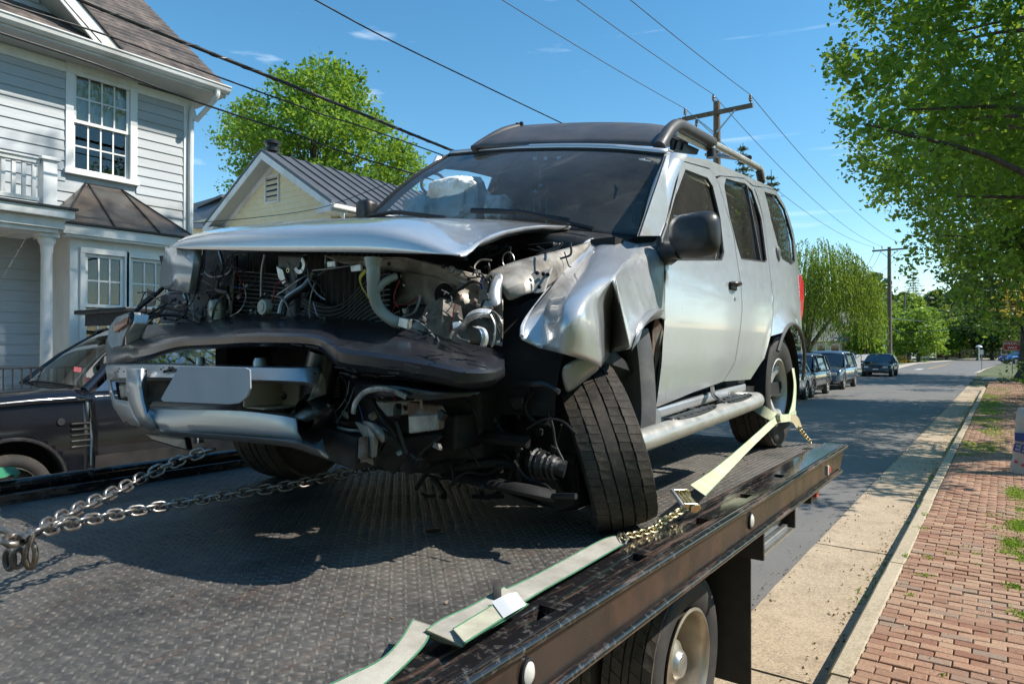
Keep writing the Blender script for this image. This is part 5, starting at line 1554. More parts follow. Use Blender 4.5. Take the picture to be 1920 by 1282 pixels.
# ------------------------------------------------------------------ straps
def ribbon(edgesA, edgesB, th=.003):
    """solid ribbon between two edge polylines"""
    A = [Vector(p) for p in edgesA]; B = [Vector(p) for p in edgesB]
    q = MB(); n = len(A)
    up = [((B[i] - A[i]).cross(A[min(i+1, n-1)] - A[max(i-1, 0)])).normalized()*th for i in range(n)]
    rows = [[A[i], B[i], B[i] + up[i], A[i] + up[i]] for i in range(n)]
    vs = [p for r in rows for p in r]; fs = []
    for i in range(n-1):
        a = i*4; b = a + 4
        fs += [(a, a+1, b+1, b), (a+1, a+2, b+2, b+1), (a+2, a+3, b+3, b+2), (a+3, a, b, b+3)]
    fs += [(0, 3, 2, 1), (4*n-4, 4*n-3, 4*n-2, 4*n-1)]
    q.add(vs, fs); return q
def strap_part(name, A, B, m, parent, edge=True, th=.003, n=6):
    A = smoothpath(A, n); B = smoothpath(B, n)
    o = ribbon(A, B, th).build(name, m, parent, smooth=True, angle=40)
    if edge:
        q = MB(); q.tube(A, .0022, 5); q.tube(B, .0022, 5); q.build('edging', M['stitch'], o)
    return o
st = thing('wheel_strap', 'bright yellow-green tie-down strap looped round the rear wheel with a chain anchor', 'strap', tuple(at(1460, 785, X=-1.15)))
XS_ = -1.14
A = [dp(1294, 910, .13), at(1340, 878, X=-1.13), at(1400, 828, X=-1.14), at(1457, 777, X=-1.15)]
B = [dp(1322, 930, .11), at(1360, 890, X=-1.11), at(1412, 836, X=-1.12), at(1466, 784, X=-1.14)]
strap_part('webbing', A, B, M['strap_new'], st)
strap_part('webbing', [at(1376, 722, X=-1.55), at(1420, 752, X=-1.3), at(1455, 774, X=-1.17), at(1478, 776, X=-1.17), at(1492, 770, X=-1.22)], [at(1376, 738, X=-1.55), at(1416, 772, X=-1.3), at(1450, 790, X=-1.17), at(1478, 790, X=-1.17), at(1492, 786, X=-1.22)], M['strap_new'], st)
strap_part('webbing', [at(1484, 690, X=-1.22), at(1488, 720, X=-1.22), at(1485, 755, X=-1.22), at(1478, 778, X=-1.2)], [at(1489, 690, X=-1.24), at(1493, 722, X=-1.24), at(1492, 755, X=-1.23), at(1490, 780, X=-1.2)], M['strap_new'], st)
strap_part('webbing', [at(1476, 776, X=-1.18), at(1494, 780, X=-1.17), at(1503, 800, X=-1.15)], [at(1478, 790, X=-1.18), at(1486, 793, X=-1.17), at(1492, 802, X=-1.15)], M['strap_tan'], st)
q = MB(); q.lathe([(0, -.014), (.026, -.012), (.03, 0), (.026, .012), (0, .014)], 14, Matrix.Translation(at(1461, 782, X=-1.13)) @ Matrix.Rotation(PI/2, 4, 'Y')); q.build('knot', M['strap_new'], st, smooth=True)
chain('anchor_chain', 'short anchor chain from the wheel strap to the deck tail', smoothpath([at(1497, 800, X=-1.15), at(1508, 815, X=-1.14), dp(1521, 829, .01)], 4), .040, .026, .0045, M['zinc'], 'tie-down chains')
# ratchet
rt_ = thing('ratchet_buckle', 'zinc plated ratchet buckle at the lower end of the bright strap', 'ratchet', tuple(dp(1285, 940, .1)))
pa, pb = dp(1262, 922, .12), dp(1292, 964, .06)
ax = (at(1300, 920, Z=DZ + .12) - dp(1275, 945, .1)).normalized()
c = dp(1283, 940, .11); e = (pb - pa).normalized(); nrm = e.cross(ax).normalized(); ax = nrm.cross(e).normalized()
W_ = Matrix((e, ax, nrm)).transposed().to_4x4(); W_ = Matrix.Translation(c) @ W_
Hh = .038
q = MB(); q.tube([W_ @ Vector((-Hh*1.25, -.038, .01)), W_ @ Vector((Hh*1.25, -.038, .01))], .0075, 10); q.build('handle', M['galv'], rt_, smooth=True)
for s in (-1, 1):
    q = MB(); q.prism([W_ @ Vector((s*Hh, -.04, .0)), W_ @ Vector((s*Hh, .035, -.008)), W_ @ Vector((s*Hh, .05, .012)), W_ @ Vector((s*Hh, .02, .028)), W_ @ Vector((s*Hh, -.035, .02))], W_.to_3x3() @ Vector((s*.004, 0, 0))); q.build('side_plate', M['zinc'], rt_, bevel=.001)
    q = MB(); q.lathe([(0, 0), (.019, 0), (.021, .003), (.019, .006), (0, .006)], 16, W_ @ Matrix.Translation((s*(Hh + .006), .018, .01)) @ Matrix.Rotation(PI/2, 4, 'Y')); q.build('gear', M['zinc'], rt_)
for yy, r in ((-.015, .006), (.004, .007), (.02, .011), (.038, .005)):
    q = MB(); q.tube([W_ @ Vector((-Hh, yy, .008)), W_ @ Vector((Hh, yy, .008))], r, 10); q.build('bar', M['zinc'], rt_, smooth=True)
c3 = smoothpath([dp(1287, 950, .05), dp(1262, 966, .035), dp(1240, 978, .03), dp(1225, 992, .02), dp(1195, 1001, .02), dp(1168, 1007, .03)], 4)
chain('ratchet_chain', 'galvanised chain passing beside the broken front wheel', c3, .040, .027, .0045, M['zinc'], 'tie-down chains', .4)
# lower strap
ls = thing('tie_down_strap', 'dirty white webbing strap with folded pad lying along the deck edge', 'strap', tuple(dp(1060, 1070)))
strap_part('webbing', [dp(1158, 1003, .03), dp(1128, 1012, .035), dp(1060, 1048, .035), dp(1000, 1080, .04), dp(945, 1106, .045)], [dp(1168, 1020, .03), dp(1150, 1030, .035), dp(1085, 1068, .035), dp(1028, 1100, .04), dp(982, 1128, .04)], M['strap'], ls)
q = MB(); q.tube([dp(1160, 998, .035), dp(1170, 1000, .04), dp(1176, 1010, .035), dp(1172, 1020, .03), dp(1162, 1018, .028), dp(1158, 1008, .03)], .004, 8, closed=True); q.build('d_ring', M['galv'], ls, smooth=True)
strap_part('pad', [dp(945, 1100, .055), dp(890, 1132, .055), dp(830, 1160, .055), dp(800, 1180, .055)], [dp(990, 1132, .05), dp(940, 1165, .05), dp(880, 1198, .05), dp(868, 1210, .045)], M['strap'], ls, n=5)
strap_part('pad_patch', [dp(925, 1133, .06), dp(850, 1178, .06)], [dp(944, 1158, .06), dp(872, 1204, .06)], mat('pad_cloth', (.50, .48, .36), .85, var=.15, dirt=(.34, .30, .22), dirt_amt=.4, ds=8), ls, n=5)
strap_part('pad_fold', [dp(800, 1180, .055), dp(793, 1196, .03)], [dp(868, 1210, .045), dp(860, 1212, .02)], M['strap_tan'], ls, n=5)
strap_part('label_tag', [dp(922, 1128, .062), dp(950, 1114, .075), dp(968, 1110, .07)], [dp(944, 1158, .062), dp(970, 1143, .068), dp(986, 1134, .05)], M['sign_white'], ls, edge=False, n=5, th=.001)
strap_part('webbing', [dp(775, 1160, .06), dp(750, 1200, .05), dp(715, 1235, .04), dp(650, 1268, .03), dp(560, 1310, .02)], [dp(812, 1172, .05), dp(795, 1208, .04), dp(755, 1250, .03), dp(710, 1290, .02), dp(650, 1330, .01)], M['strap'], ls)
strap_part('webbing', [dp(812, 1172, .05), dp(818, 1190, .035), dp(700, 1250, .025), dp(570, 1300, .01)], [dp(775, 1160, .06), dp(795, 1205, .02), dp(720, 1270, .01), dp(600, 1330, .005)], M['strap'], ls)
c = dp(932, 1118, .05)
q = MB(); T = Matrix.Translation(c) @ Matrix.Rotation(-.9, 4, 'Z') @ Matrix.Rotation(PI/2, 4, 'X')
q.lathe([(.016, -.011), (.034, -.010), (.037, 0), (.034, .010), (.016, .011), (.013, 0), (.016, -.011)], 24, T); q.build('rubber_ring', M['rubber_clean'], ls, smooth=True)
gs = thing('green_strap', 'short green strap end hooked over the far deck rail at the left edge', 'strap', tuple(at(15, 890, X=XL0)))
xx = XL0 + .06
strap_part('webbing', [at(-60, 876, X=xx - .05), at(0, 877, X=xx - .05), at(24, 876, X=xx - .04), at(36, 884, X=xx - .02), at(34, 894, X=xx)], [at(-60, 898, X=xx + .05), at(0, 896, X=xx + .05), at(20, 890, X=xx + .05), at(28, 892, X=xx + .05), at(26, 898, X=xx + .06)], mat('green_webbing', (.03, .20, .10), .8, var=.2), gs)
# ================================================================== wrecked silver vehicle on the deck
def car_paint(name, c, metal=.48, rough=.30, coat=1.0, dust=(0.34, 0.33, 0.31), dust_amt=.25):
    m, nt, b, out = new_mat(name)
    vec = coords(nt)
    n = noise_n(nt, vec, 1.6, 8, .65); n2 = noise_n(nt, vec, 22, 6, .7)
    col = mixc(nt, n2, tuple(x*.97 for x in c), tuple(min(1, x*1.03) for x in c))
    d = ramp(nt, n, [(0.45, 0.0), (0.8, dust_amt)]); col = mixc(nt, d, col, dust)
    nt.links.new(col, b.inputs['Base Color'])
    b.inputs['Metallic'].default_value = metal
    nt.links.new(ramp(nt, n2, [(0.3, rough - .03), (0.75, rough + .10)]), b.inputs['Roughness'])
    b.inputs['Coat Weight'].default_value = coat; b.inputs['Coat Roughness'].default_value = .07
    return m
M['silver'] = car_paint('silver_paint', (0.62, 0.635, 0.66))
M['silver_bumper'] = car_paint('bumper_silver', (0.44, 0.455, 0.475), .55, .36, .3)
M['scraped'] = mat('bumper_scraped', (0.46, 0.48, 0.5), .4, .4, var=.1, dirt=(.03, .03, .035), dirt_amt=.62, ds=14)
M['black_plastic'] = mat('black_plastic', (0.022, 0.022, 0.024), .42, var=.25, vs=5, spec=.5, dirt=(.06, .055, .05), dirt_amt=.25, ds=6, rvar=.12)
M['bumper_black'] = mat('bumper_black', (0.017, 0.019, 0.026), .30, var=.15, vs=3, spec=.6, dirt=(.04, .038, .038), dirt_amt=.15, ds=2, rvar=.05, coat=.15)
M['trim_grey'] = mat('trim_grey', (0.075, 0.077, 0.08), .55, var=.2, dirt=(.13, .125, .12), dirt_amt=.3, ds=8)
M['fairing'] = mat('fairing_plastic', (0.055, 0.055, 0.062), .5, var=.2, vs=3, dirt=(.11, .105, .11), dirt_amt=.5, ds=2)
M['rack_silver'] = mat('rack_silver', (0.50, 0.48, 0.45), .4, .6, var=.1)
M['beige_metal'] = mat('primer_metal', (0.36, 0.335, 0.30), .5, .25, var=.25, vs=7, dirt=(.10, .085, .07), dirt_amt=.5, ds=8)
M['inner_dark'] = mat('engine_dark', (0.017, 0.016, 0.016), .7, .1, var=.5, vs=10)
M['rusty'] = mat('rusty_steel', (0.16, 0.085, 0.055), .7, .3, var=.4, vs=12, dirt=(.30, .27, .24), dirt_amt=.4, ds=9)
M['greasy'] = mat('greasy_steel', (0.020, 0.019, 0.018), .55, .5, var=.4, vs=12)
M['alu'] = mat('cast_aluminium', (0.42, 0.42, 0.41), .4, .8, var=.25, vs=12)
M['bright_metal'] = mat('torn_metal', (0.72, 0.73, 0.75), .30, .45, var=.2, vs=18, bmp=.5, bs=40)
M['tint_glass'] = glass_mat('tint_glass', (0.20, 0.23, 0.22), .01, .10)
M['door_glass'] = glass_mat('door_glass', (0.38, 0.42, 0.41), .01, .12)
M['ws_glass'] = glass_mat('windscreen_glass', (0.95, 0.97, 0.97), .015, .0)
def dusty_glass(m, amt):
    nt = m.node_tree; out = nt.nodes['Material Output']; src = out.inputs[0].links[0].from_socket
    df = nt.nodes.new('ShaderNodeBsdfDiffuse'); df.inputs['Color'].default_value = (.62, .60, .56, 1)
    mx = nt.nodes.new('ShaderNodeMixShader'); n = noise_n(nt, coords(nt), 2.5, 7, .65)
    mr = nt.nodes.new('ShaderNodeMapRange'); mr.inputs['From Min'].default_value = .3; mr.inputs['From Max'].default_value = .75; mr.inputs['To Min'].default_value = amt*.4; mr.inputs['To Max'].default_value = amt*1.6
    nt.links.new(n, mr.inputs['Value']); nt.links.new(mr.outputs['Result'], mx.inputs[0]); nt.links.new(src, mx.inputs[1]); nt.links.new(df.outputs[0], mx.inputs[2]); nt.links.new(mx.outputs[0], out.inputs[0])
dusty_glass(M['ws_glass'], .075); dusty_glass(M['tint_glass'], .04); dusty_glass(M['door_glass'], .05)
M['clear_lens'] = glass_mat('clear_lens', (0.85, 0.87, 0.9), .08, .03)
M['airbag'] = mat('airbag_fabric', (0.92, 0.91, 0.87), .85, var=.1, bmp=.6, bs=9, bd=.03, dirt=(.42, .36, .30), dirt_amt=.2, ds=5)
M['cabin'] = mat('cabin_dark', (0.020, 0.021, 0.023), .8)
M['cabin_grey'] = mat('cabin_grey', (0.03, 0.03, 0.032), .8)
M['neck_plastic'] = mat('neck_plastic', (0.42, 0.41, 0.36), .45, var=.08); M['neck_plastic'].node_tree.nodes['Principled BSDF'].inputs['Subsurface Weight'].default_value = .2
M['yellow'] = mat('yellow_strap', (0.62, 0.36, 0.02), .5)
M['silver_alloy'] = mat('alloy_wheel', (0.62, 0.61, 0.58), .35, .35, var=.12)
M['rubber_trim'] = mat('rubber_trim', (.012, .012, .013), .5)

suv = thing('wrecked_suv', 'silver four door off-road wagon with smashed front end strapped on the flatbed', 'car', (-2.23, 3.6, DZ))
AF, AR = 2.3, 4.9

def prof_x(z):
    h = z - DZ
    pts = [(.20, -1.32), (.34, -1.275), (.45, -1.245), (.62, -1.222), (.80, -1.212), (.95, -1.215), (1.05, -1.222), (1.12, -1.235), (1.25, -1.255), (1.45, -1.285), (1.60, -1.31), (1.70, -1.335), (1.9, -1.40)]
    if h <= pts[0][0]: return pts[0][1]
    for (a, xa), (b, xb) in zip(pts, pts[1:]):
        if h <= b: 
            t = (h-a)/(b-a); return xa + (xb-xa)*t
    return pts[-1][1]
def side(px, py, dx=0.0):
    X = -1.25
    for _ in range(12):
        p = at(px, py, X=X + dx); X = .5*X + .5*prof_x(p.z)
    return at(px, py, X=X + dx)

def cdt_panel(outline, holes, fx, step=.035, refine=8):
    """outline/holes in (Y,z); fx(Y,z)->X. returns MB"""
    def dens(poly):
        out = []
        n = len(poly)
        for i in range(n):
            a = Vector(poly[i]); b = Vector(poly[(i+1) % n]); k = max(1, int((b-a).length/step))
            for j in range(k): out.append(a.lerp(b, j/k))
        return out
    O = dens(outline); H = [dens(h) for h in holes]
    pts = list(O); edges = [(i, (i+1) % len(O)) for i in range(len(O))]
    for h in H:
        s = len(pts); pts += h; edges += [(s+i, s + (i+1) % len(h)) for i in range(len(h))]
    ox = np.array([p[0] for p in O]); oy = np.array([p[1] for p in O])
    gx = np.arange(ox.min(), ox.max(), step); gy = np.arange(oy.min(), oy.max(), step)
    GX, GY = np.meshgrid(gx, gy); gxf, gyf = GX.ravel(), GY.ravel()
    k = in_poly(gxf, gyf, [tuple(p) for p in O])
    for h in H: k &= ~in_poly(gxf, gyf, [tuple(p) for p in h])
    allb = np.array([tuple(p) for p in pts])
    for a, b in zip(gxf[k], gyf[k]):
        if ((allb[:, 0]-a)**2 + (allb[:, 1]-b)**2).min() > (step*.45)**2: pts.append(Vector((a, b)))
    res = delaunay_2d_cdt([Vector(p) for p in pts], edges, [], 1, 1e-5)
    vs, fs = res[0], res[2]
    out = []
    hp = [[tuple(p) for p in h] for h in H]; op = [tuple(p) for p in O]
    cen = np.array([[(sum(vs[i].x for i in f)/len(f)), (sum(vs[i].y for i in f)/len(f))] for f in fs])
    k = in_poly(cen[:, 0], cen[:, 1], op)
    for h in hp: k &= ~in_poly(cen[:, 0], cen[:, 1], h)
    fs = [f for f, kk in zip(fs, k) if kk]
    q = MB(); q.add([(fx(v.x, v.y), v.x, v.y) for v in vs], fs)
    return q
def yzl(poly): 
    out = []
    for p in poly:
        s = side(*p); out.append((s.y, s.z))
    return out
AZ = DZ + .40
def flare(Y, z):
    """bulge over the rear wheel and belt line crease"""
    x = prof_x(z)
    r = math.hypot(Y - AR, z - AZ)
    b = math.exp(-((r - .45)/.075)**2) if z > AZ - .1 else 0
    x += .035*b
    if Y > 5.1: x -= .12*(Y - 5.1)**2
    h = z - DZ
    x += .004*math.exp(-((h - 1.0)/.012)**2)
    return x
def arc_poly(c, r, a0, a1, n):
    return [(c[0] + r*math.cos(a0 + (a1-a0)*k/n), c[1] + r*math.sin(a0 + (a1-a0)*k/n)) for k in range(n+1)]
door_f = yzl([(1278, 303), (1331, 318), (1344, 336), (1362, 395), (1375, 440), (1388, 527), (1391, 582), (1377, 680), (1356, 715), (1300, 735), (1229, 764), (1243, 640), (1247, 520), (1246, 445), (1260, 380)])
win_f = yzl([(1285, 318), (1327, 334), (1337, 350), (1351, 410), (1358, 474), (1354, 488), (1248, 488), (1247, 460), (1252, 420), (1266, 368)])
g_ = .007
door_r = [(a + g_, b) for a, b in (door_f[1], door_f[2])][1:] + yzl([(1352, 331), (1396, 336), (1412, 350), (1433, 420), (1441, 487), (1447, 540), (1449, 590), (1443, 630), (1432, 672), (1407, 711)]) + [(a + g_, b) for a, b in door_f[8:2:-1]]
win_r = yzl([(1361, 335), (1398, 345), (1411, 358), (1428, 412), (1438, 488), (1435, 492), (1390, 486), (1382, 460), (1368, 407), (1358, 350)])
quart = yzl([(1414, 350), (1456, 357), (1478, 386), (1497, 440), (1504, 511), (1505, 560), (1505, 606)])
arch_c = (AR, AZ)
aq = arc_poly(arch_c, .445, .35, PI*.66, 14)
quart += [(quart[-1][0] - .01, DZ + .52)] + aq
qf = [(a + g_, b) for a, b in yzl([(1443, 630), (1449, 590), (1447, 540), (1441, 487), (1433, 420)])]
quart += qf
win_q = yzl([(1433, 360), (1456, 366), (1475, 392), (1492, 450), (1494, 490), (1484, 497), (1467, 486), (1461, 470), (1445, 410)])
pillar = yzl([(1252, 287), (1330, 300), (1385, 323), (1456, 354), (1414, 348), (1396, 333), (1350, 329), (1342, 331), (1331, 315), (1277, 300), (1258, 380), (1244, 442), (1201, 442), (1225, 370)])
def panel(name, out, holes, m=None, dx=0, thick=.012, parent=suv):
    q = cdt_panel(out, holes, lambda Y, z: flare(Y, z) + dx)
    o = q.build(name, m or M['silver'], parent, smooth=True, solid=thick, angle=50); o.modifiers['solid'].offset = 1 if len(q.f) and o.data.polygons[0].normal.x < 0 else -1; o.modifiers['solid'].use_rim = False; return o
dF = panel('front_door', door_f, [win_f]); dR = panel('rear_door', door_r, [win_r])
panel('rear_quarter_panel', quart, [win_q]); panel('roof_rail', pillar, [], dx=-.004)
for (w, nm, par) in ((win_f, 'window_glass', dF), (win_r, 'window_glass', dR), (win_q, 'quarter_glass', suv)):
    q = cdt_panel(w, [], lambda Y, z: flare(Y, z) - .022, step=.08); q.build(nm, M['door_glass'] if w is win_f else M['tint_glass'], par, smooth=True)
    P = [Vector((flare(a, b) - .008, a, b)) for a, b in w]
    q = MB(); q.tube(P, .009, 6, closed=True); q.build('window_seal', M['rubber_trim'], par)
a, b = side(1397, 350, -.014), side(1423, 489, -.014)
q = MB(); q.beam(a, b, .012, .03, (1, 0, 0)); q.build('window_divider', M['trim_grey'], dR)
# handle, keyhole, vent
p = side(1373, 537, .0)
q = MB(); q.box((p.x - .01, p.y - .055, p.z - .022), (p.x + .012, p.y + .055, p.z + .022)); q.build('handle_recess', M['rubber_trim'], dF, bevel=.008)
q = MB(); q.tube(smoothpath([(p.x + .01, p.y - .055, p.z + .012), (p.x + .034, p.y - .03, p.z + .014), (p.x + .034, p.y + .03, p.z + .014), (p.x + .01, p.y + .055, p.z + .012)], 4), .012, 8, flat=.9); q.build('door_handle', M['black_plastic'], dF, smooth=True)
p = side(1379, 560, .003); q = MB(); q.lathe([(0, 0.002), (.011, 0.002), (.012, 0)], 14, Matrix.Translation(p) @ Matrix.Rotation(PI/2, 4, 'Y')); q.build('keyhole', M['galv'], dF)
p = side(1459, 477, .004); q = MB(); q.lathe([(0, .012), (.022, .011), (.03, 0)], 20, Matrix.Translation(p) @ Matrix.Rotation(PI/2, 4, 'Y') @ Matrix.Diagonal((2.0, 1.2, 1, 1))); q.build('fuel_trim', M['trim_grey'], suv, smooth=True)
# tail lamp, rear bumper and flap
P = [(1503, 514), (1508, 530), (1509, 560), (1507, 590), (1503, 603), (1501, 560)]
q = MB(); vs = []
pts = [side(x, y, .0) for x, y in P]
q.prism([Vector((p.x - .004, p.y, p.z)) for i, p in enumerate(pts)], (-.10, .0, 0)); q.build('tail_light', M['lens_red'], suv, bevel=.006)
q = MB(); q.box((-3.2, 5.22, DZ + .42), (-1.30, 5.36, DZ + .60)); q.build('rear_bumper', M['trim_grey'], suv, bevel=.03)
q = MB(); q.box((-1.50, 5.30, DZ + .18), (-1.27, 5.32, DZ + .62)); q.build('mud_flap', M['black_plastic'], suv, bevel=.004)
# rear arch trim
pts = arc_poly(arch_c, .447, .1, PI*.80, 26)
q = MB(); q.tube([Vector((flare(a, b) + .004, a, b)) for a, b in pts], .012, 8); q.build('wheel_arch_trim', M['trim_grey'], suv, smooth=True)
q = MB(); rows = []
for (rr, xx) in ((.445, -1.235), (.44, -1.6)):
    rows.append([Vector((xx, a, b)) for a, b in arc_poly(arch_c, rr, -.15, PI*1.1, 24)])
q.grid(rows); q.build('wheel_well', M['inner_dark'], suv, smooth=True)
# rocker and side step
a, b = side(1226, 769), side(1404, 719)
q = MB(); zz = (a.z + b.z)/2
rk = [Vector((-1.262, a.y - .02, a.z)), Vector((-1.262, b.y, b.z))]
q.beam(rk[0] + Vector((-.02, 0, -.022)), rk[1] + Vector((-.02, 0, -.022)), .05, .05); q.build('rocker_sill', M['silver'], suv, bevel=.012)
XS2 = -1.10
a, b = at(1196, 828, X=XS2), at(1417, 751, X=XS2)
zt = (a.z + b.z)/2; R_s = .043
path = [Vector((XS2 - .03, a.y - .10, a.z - .02)), Vector((XS2, a.y, a.z)), a.lerp(b, .5), Vector((XS2, b.y - .05, b.z)), Vector((XS2 - .03, b.y + .03, b.z)), Vector((XS2 - .15, b.y + .05, b.z))]
q = MB(); q.tube(smoothpath(path, 6), R_s, 18); step_o = q.build('side_step', M['rack_silver'], suv, smooth=True)
for (u0, u1) in ((.20, .56), (.64, .93)):
    c0, c1 = a.lerp(b, u0), a.lerp(b, u1)
    q = MB(); n = 20; L = (c1 - c0).length; rows = []
    for k in range(n + 1):
        f = k/n; c = c0.lerp(c1, f); w = .036*math.sin(PI*max(.04, min(.96, f)))**.3
        rows.append([c + Vector((w*s - .006, 0, R_s + .003 - .012*s*s)) for s in (-1, -.5, 0, .5, 1)])
    q.grid(rows); pad = q.build('step_pad', M['black_plastic'], step_o, smooth=True, solid=.010)
    q = MB()
    for k in range(1, 15):
        f = k/15; c = c0.lerp(c1, f); s = 1 if k % 2 else -1
        q.beam(c + Vector((-.030, -.022*s, R_s + .003)), c + Vector((.022, .022*s, R_s + .001)), .004, .008)
    q.build('tread_ridge', M['trim_grey'], pad)
for u in (.12, .62, .95):
    c = a.lerp(b, u); q = MB(); q.beam(c - Vector((.0, 0, .01)), c + Vector((-.30, 0, .02)), .05, .02); q.build('step_bracket', M['black_plastic'], suv)
# torn trim hanging on the sill
q = MB(); P = [at(1331, 722, X=-1.25), at(1335, 742, X=-1.2), at(1350, 752, X=-1.15), at(1362, 762, X=-1.13), at(1372, 758, X=-1.13)]
q.grid([[p, p + Vector((0.01, .035, -.012)), p + Vector((-.01, .05, .01))] for p in smoothpath(P, 4)]); q.build('torn_strip', M['trim_grey'], suv, solid=.004, smooth=True)

# ---- the other side (far), roof and rear, seen through the glass
XF_ = -3.22
def far_x(z): return -4.44 - prof_x(z) - .0
LT, RT_ = at(843, 290, Y=3.30), at(1250, 289, Y=3.16)
# window openings on the far side from what shows through the windscreen
def farp(px, py): 
    X = -3.1
    for _ in range(8):
        p = at(px, py, X=X); X = -2.98 - .12*max(0, 1 - (p.z - DZ - 1.1)/.5)
    return (p.y, p.z)
fw = [farp(812, 330), farp(838, 316), farp(926, 326), farp(918, 385), farp(790, 392), farp(760, 372)]
ow = [(2.95, DZ + .35), (3.0, DZ + 1.2), (3.30, DZ + 1.93), (5.3, DZ + 2.0), (5.34, DZ + 1.4), (5.35, DZ + .55), (5.2, DZ + .45), (4.5, DZ + .40)]
hp0 = [[(3.22, DZ + 1.33), (3.50, DZ + 1.72), (3.88, DZ + 1.74), (3.88, DZ + 1.33)], [(4.0, DZ + 1.33), (4.0, DZ + 1.74), (4.55, DZ + 1.74), (4.62, DZ + 1.33)], [(4.75, DZ + 1.35), (4.72, DZ + 1.74), (5.15, DZ + 1.72), (5.4, DZ + 1.38)]]
hr_ = [[(4.15, DZ + 1.70), (4.15, DZ + 1.90), (4.50, DZ + 1.90), (4.55, DZ + 1.70)], [(4.66, DZ + 1.70), (4.63, DZ + 1.90), (4.92, DZ + 1.90), (5.0, DZ + 1.70)]]
for h_ in hr_:
    q = MB(); q.add([(-3.22 + max(0, (z - DZ - 1.15))*.30, y, z) for y, z in h_], [(0, 1, 2, 3)]); q.build('far_glass', M['door_glass'], suv)
q = cdt_panel(ow, [fw] + hr_, lambda Y, z: -3.22 + max(0, (z - DZ - 1.15))*.30, step=.08); q.build('far_side_panel', M['silver'], suv, smooth=True, solid=.012)
# rear: body with back window
q = MB()
zr0, zr1 = DZ + 1.12, DZ + 1.60
q.box((-3.18, 5.33, DZ + .45), (-1.33, 5.36, zr0)); q.box((-3.18, 5.33, zr0), (-2.95, 5.36, zr1)); q.box((-1.60, 5.33, zr0), (-1.38, 5.36, zr1)); q.prism([(-3.12, 5.31, zr1), (-1.38, 5.31, zr1), (-1.38, 5.31, RT_.z - .02), (-3.05, 5.31, LT.z - .01)], (0, .03, 0)); q.build('tailgate', M['silver'], suv)
q = MB(); q.box((-2.95, 5.34, zr0), (-1.60, 5.345, zr1)); q.build('rear_window', M['tint_glass'], suv)
# roof skin
def lerp3(a, b, t): return a.lerp(b, t)
roofL = [at(843, 287, Y=3.36), None]
rows = []
for k in range(13):
    f = k/12; Y = 3.19 + f*2.15
    zl = RT_.z + .012 + .05*math.sin(PI*f*.8) - .06*f**3; zr = LT.z + .012 + .05*math.sin(PI*f*.8) - .06*f**3
    xl = -1.345 - .02*f; xr = -3.0
    row = []
    for j in range(13):
        u = j/12; x = xl + (xr - xl)*u; z = zl + (zr - zl)*u + .06*math.sin(PI*u)**.7
        if u < .1: z -= (.1 - u)*.35
        row.append(Vector((x, Y + (.16*u)*(1 - f), z)))
    rows.append(row)
q = MB(); q.grid(rows); q.build('roof_panel', M['silver'], suv, smooth=True, solid=.02)
q = MB(); q.grid([[p - Vector((0, 0, .05)) for p in r] for r in rows]); q.build('headliner', M['cabin'], suv, smooth=True)
# windscreen
topc = smoothpath([at(843, 291, Y=3.31), at(940, 283, Y=3.22), at(1045, 280, Y=3.15), at(1150, 282, Y=3.12), at(1249, 291, Y=3.14)], 6)
botc = smoothpath([at(694, 406, Y=2.86), at(830, 414, Y=2.74), at(960, 420, Y=2.70), at(1090, 432, Y=2.74), at(1199, 443, Y=2.88)], 6)
rows = []
for k in range(9):
    f = k/8; rows.append([botc[i].lerp(topc[i], f) + Vector((0, -.03*math.sin(PI*f), .015*math.sin(PI*f))) for i in range(len(topc))])
q = MB(); q.grid(rows); ws = q.build('windscreen', M['ws_glass'], suv, smooth=True)
# dark band and gasket round the glass
q = MB(); border = rows[-1] + [r[-1] for r in rows[::-1]][1:] + rows[0][::-1][1:] + [r[0] for r in rows][1:-1]
q.tube(border, .011, 6, closed=True); q.build('windscreen_seal', M['rubber_trim'], ws)
nT = len(topc)
q = MB(); q.grid([[rows[-1][i] + Vector((0, .012, -.004)) for i in range(nT)], [rows[-1][i].lerp(rows[0][i], .045) + Vector((0, .008, -.002)) for i in range(nT)]]); q.build('shade_band', M['rubber_trim'], ws)
# header, A pillars
q = MB(); q.grid([[topc[i] + Vector((0, -.004, .006)) for i in range(nT)], [topc[i] + Vector((0, .02, .030)) for i in range(nT)], [topc[i] + Vector((0, .09, .035)) for i in range(nT)]]); q.build('header_panel', M['silver'], suv, smooth=True, solid=.012)
q = MB(); q.grid([[r[-1] + Vector((.004, -.004, 0)) for r in rows], [r[-1] + Vector((.045, .02, .004)) for r in rows], [r[-1] + Vector((.075, .075, .004)) for r in rows]]); q.build('pillar_panel', M['silver'], suv, smooth=True, solid=.012)
q = MB(); q.grid([[r[0] + Vector((-.006, -.006, 0)) for r in rows], [r[0] + Vector((-.045, .03, .004)) for r in rows], [r[0] + Vector((-.07, .12, .004)) for r in rows]]); q.build('far_pillar', M['trim_grey'], suv, smooth=True, solid=.012)
# cowl
q = MB(); q.grid([[p + Vector((0, -.02, -.01)) for p in botc], [p + Vector((0, -.16, -.05)) for p in botc], [p + Vector((0, -.2, -.12)) for p in botc]]); q.build('cowl', M['black_plastic'], suv, smooth=True, solid=.01)
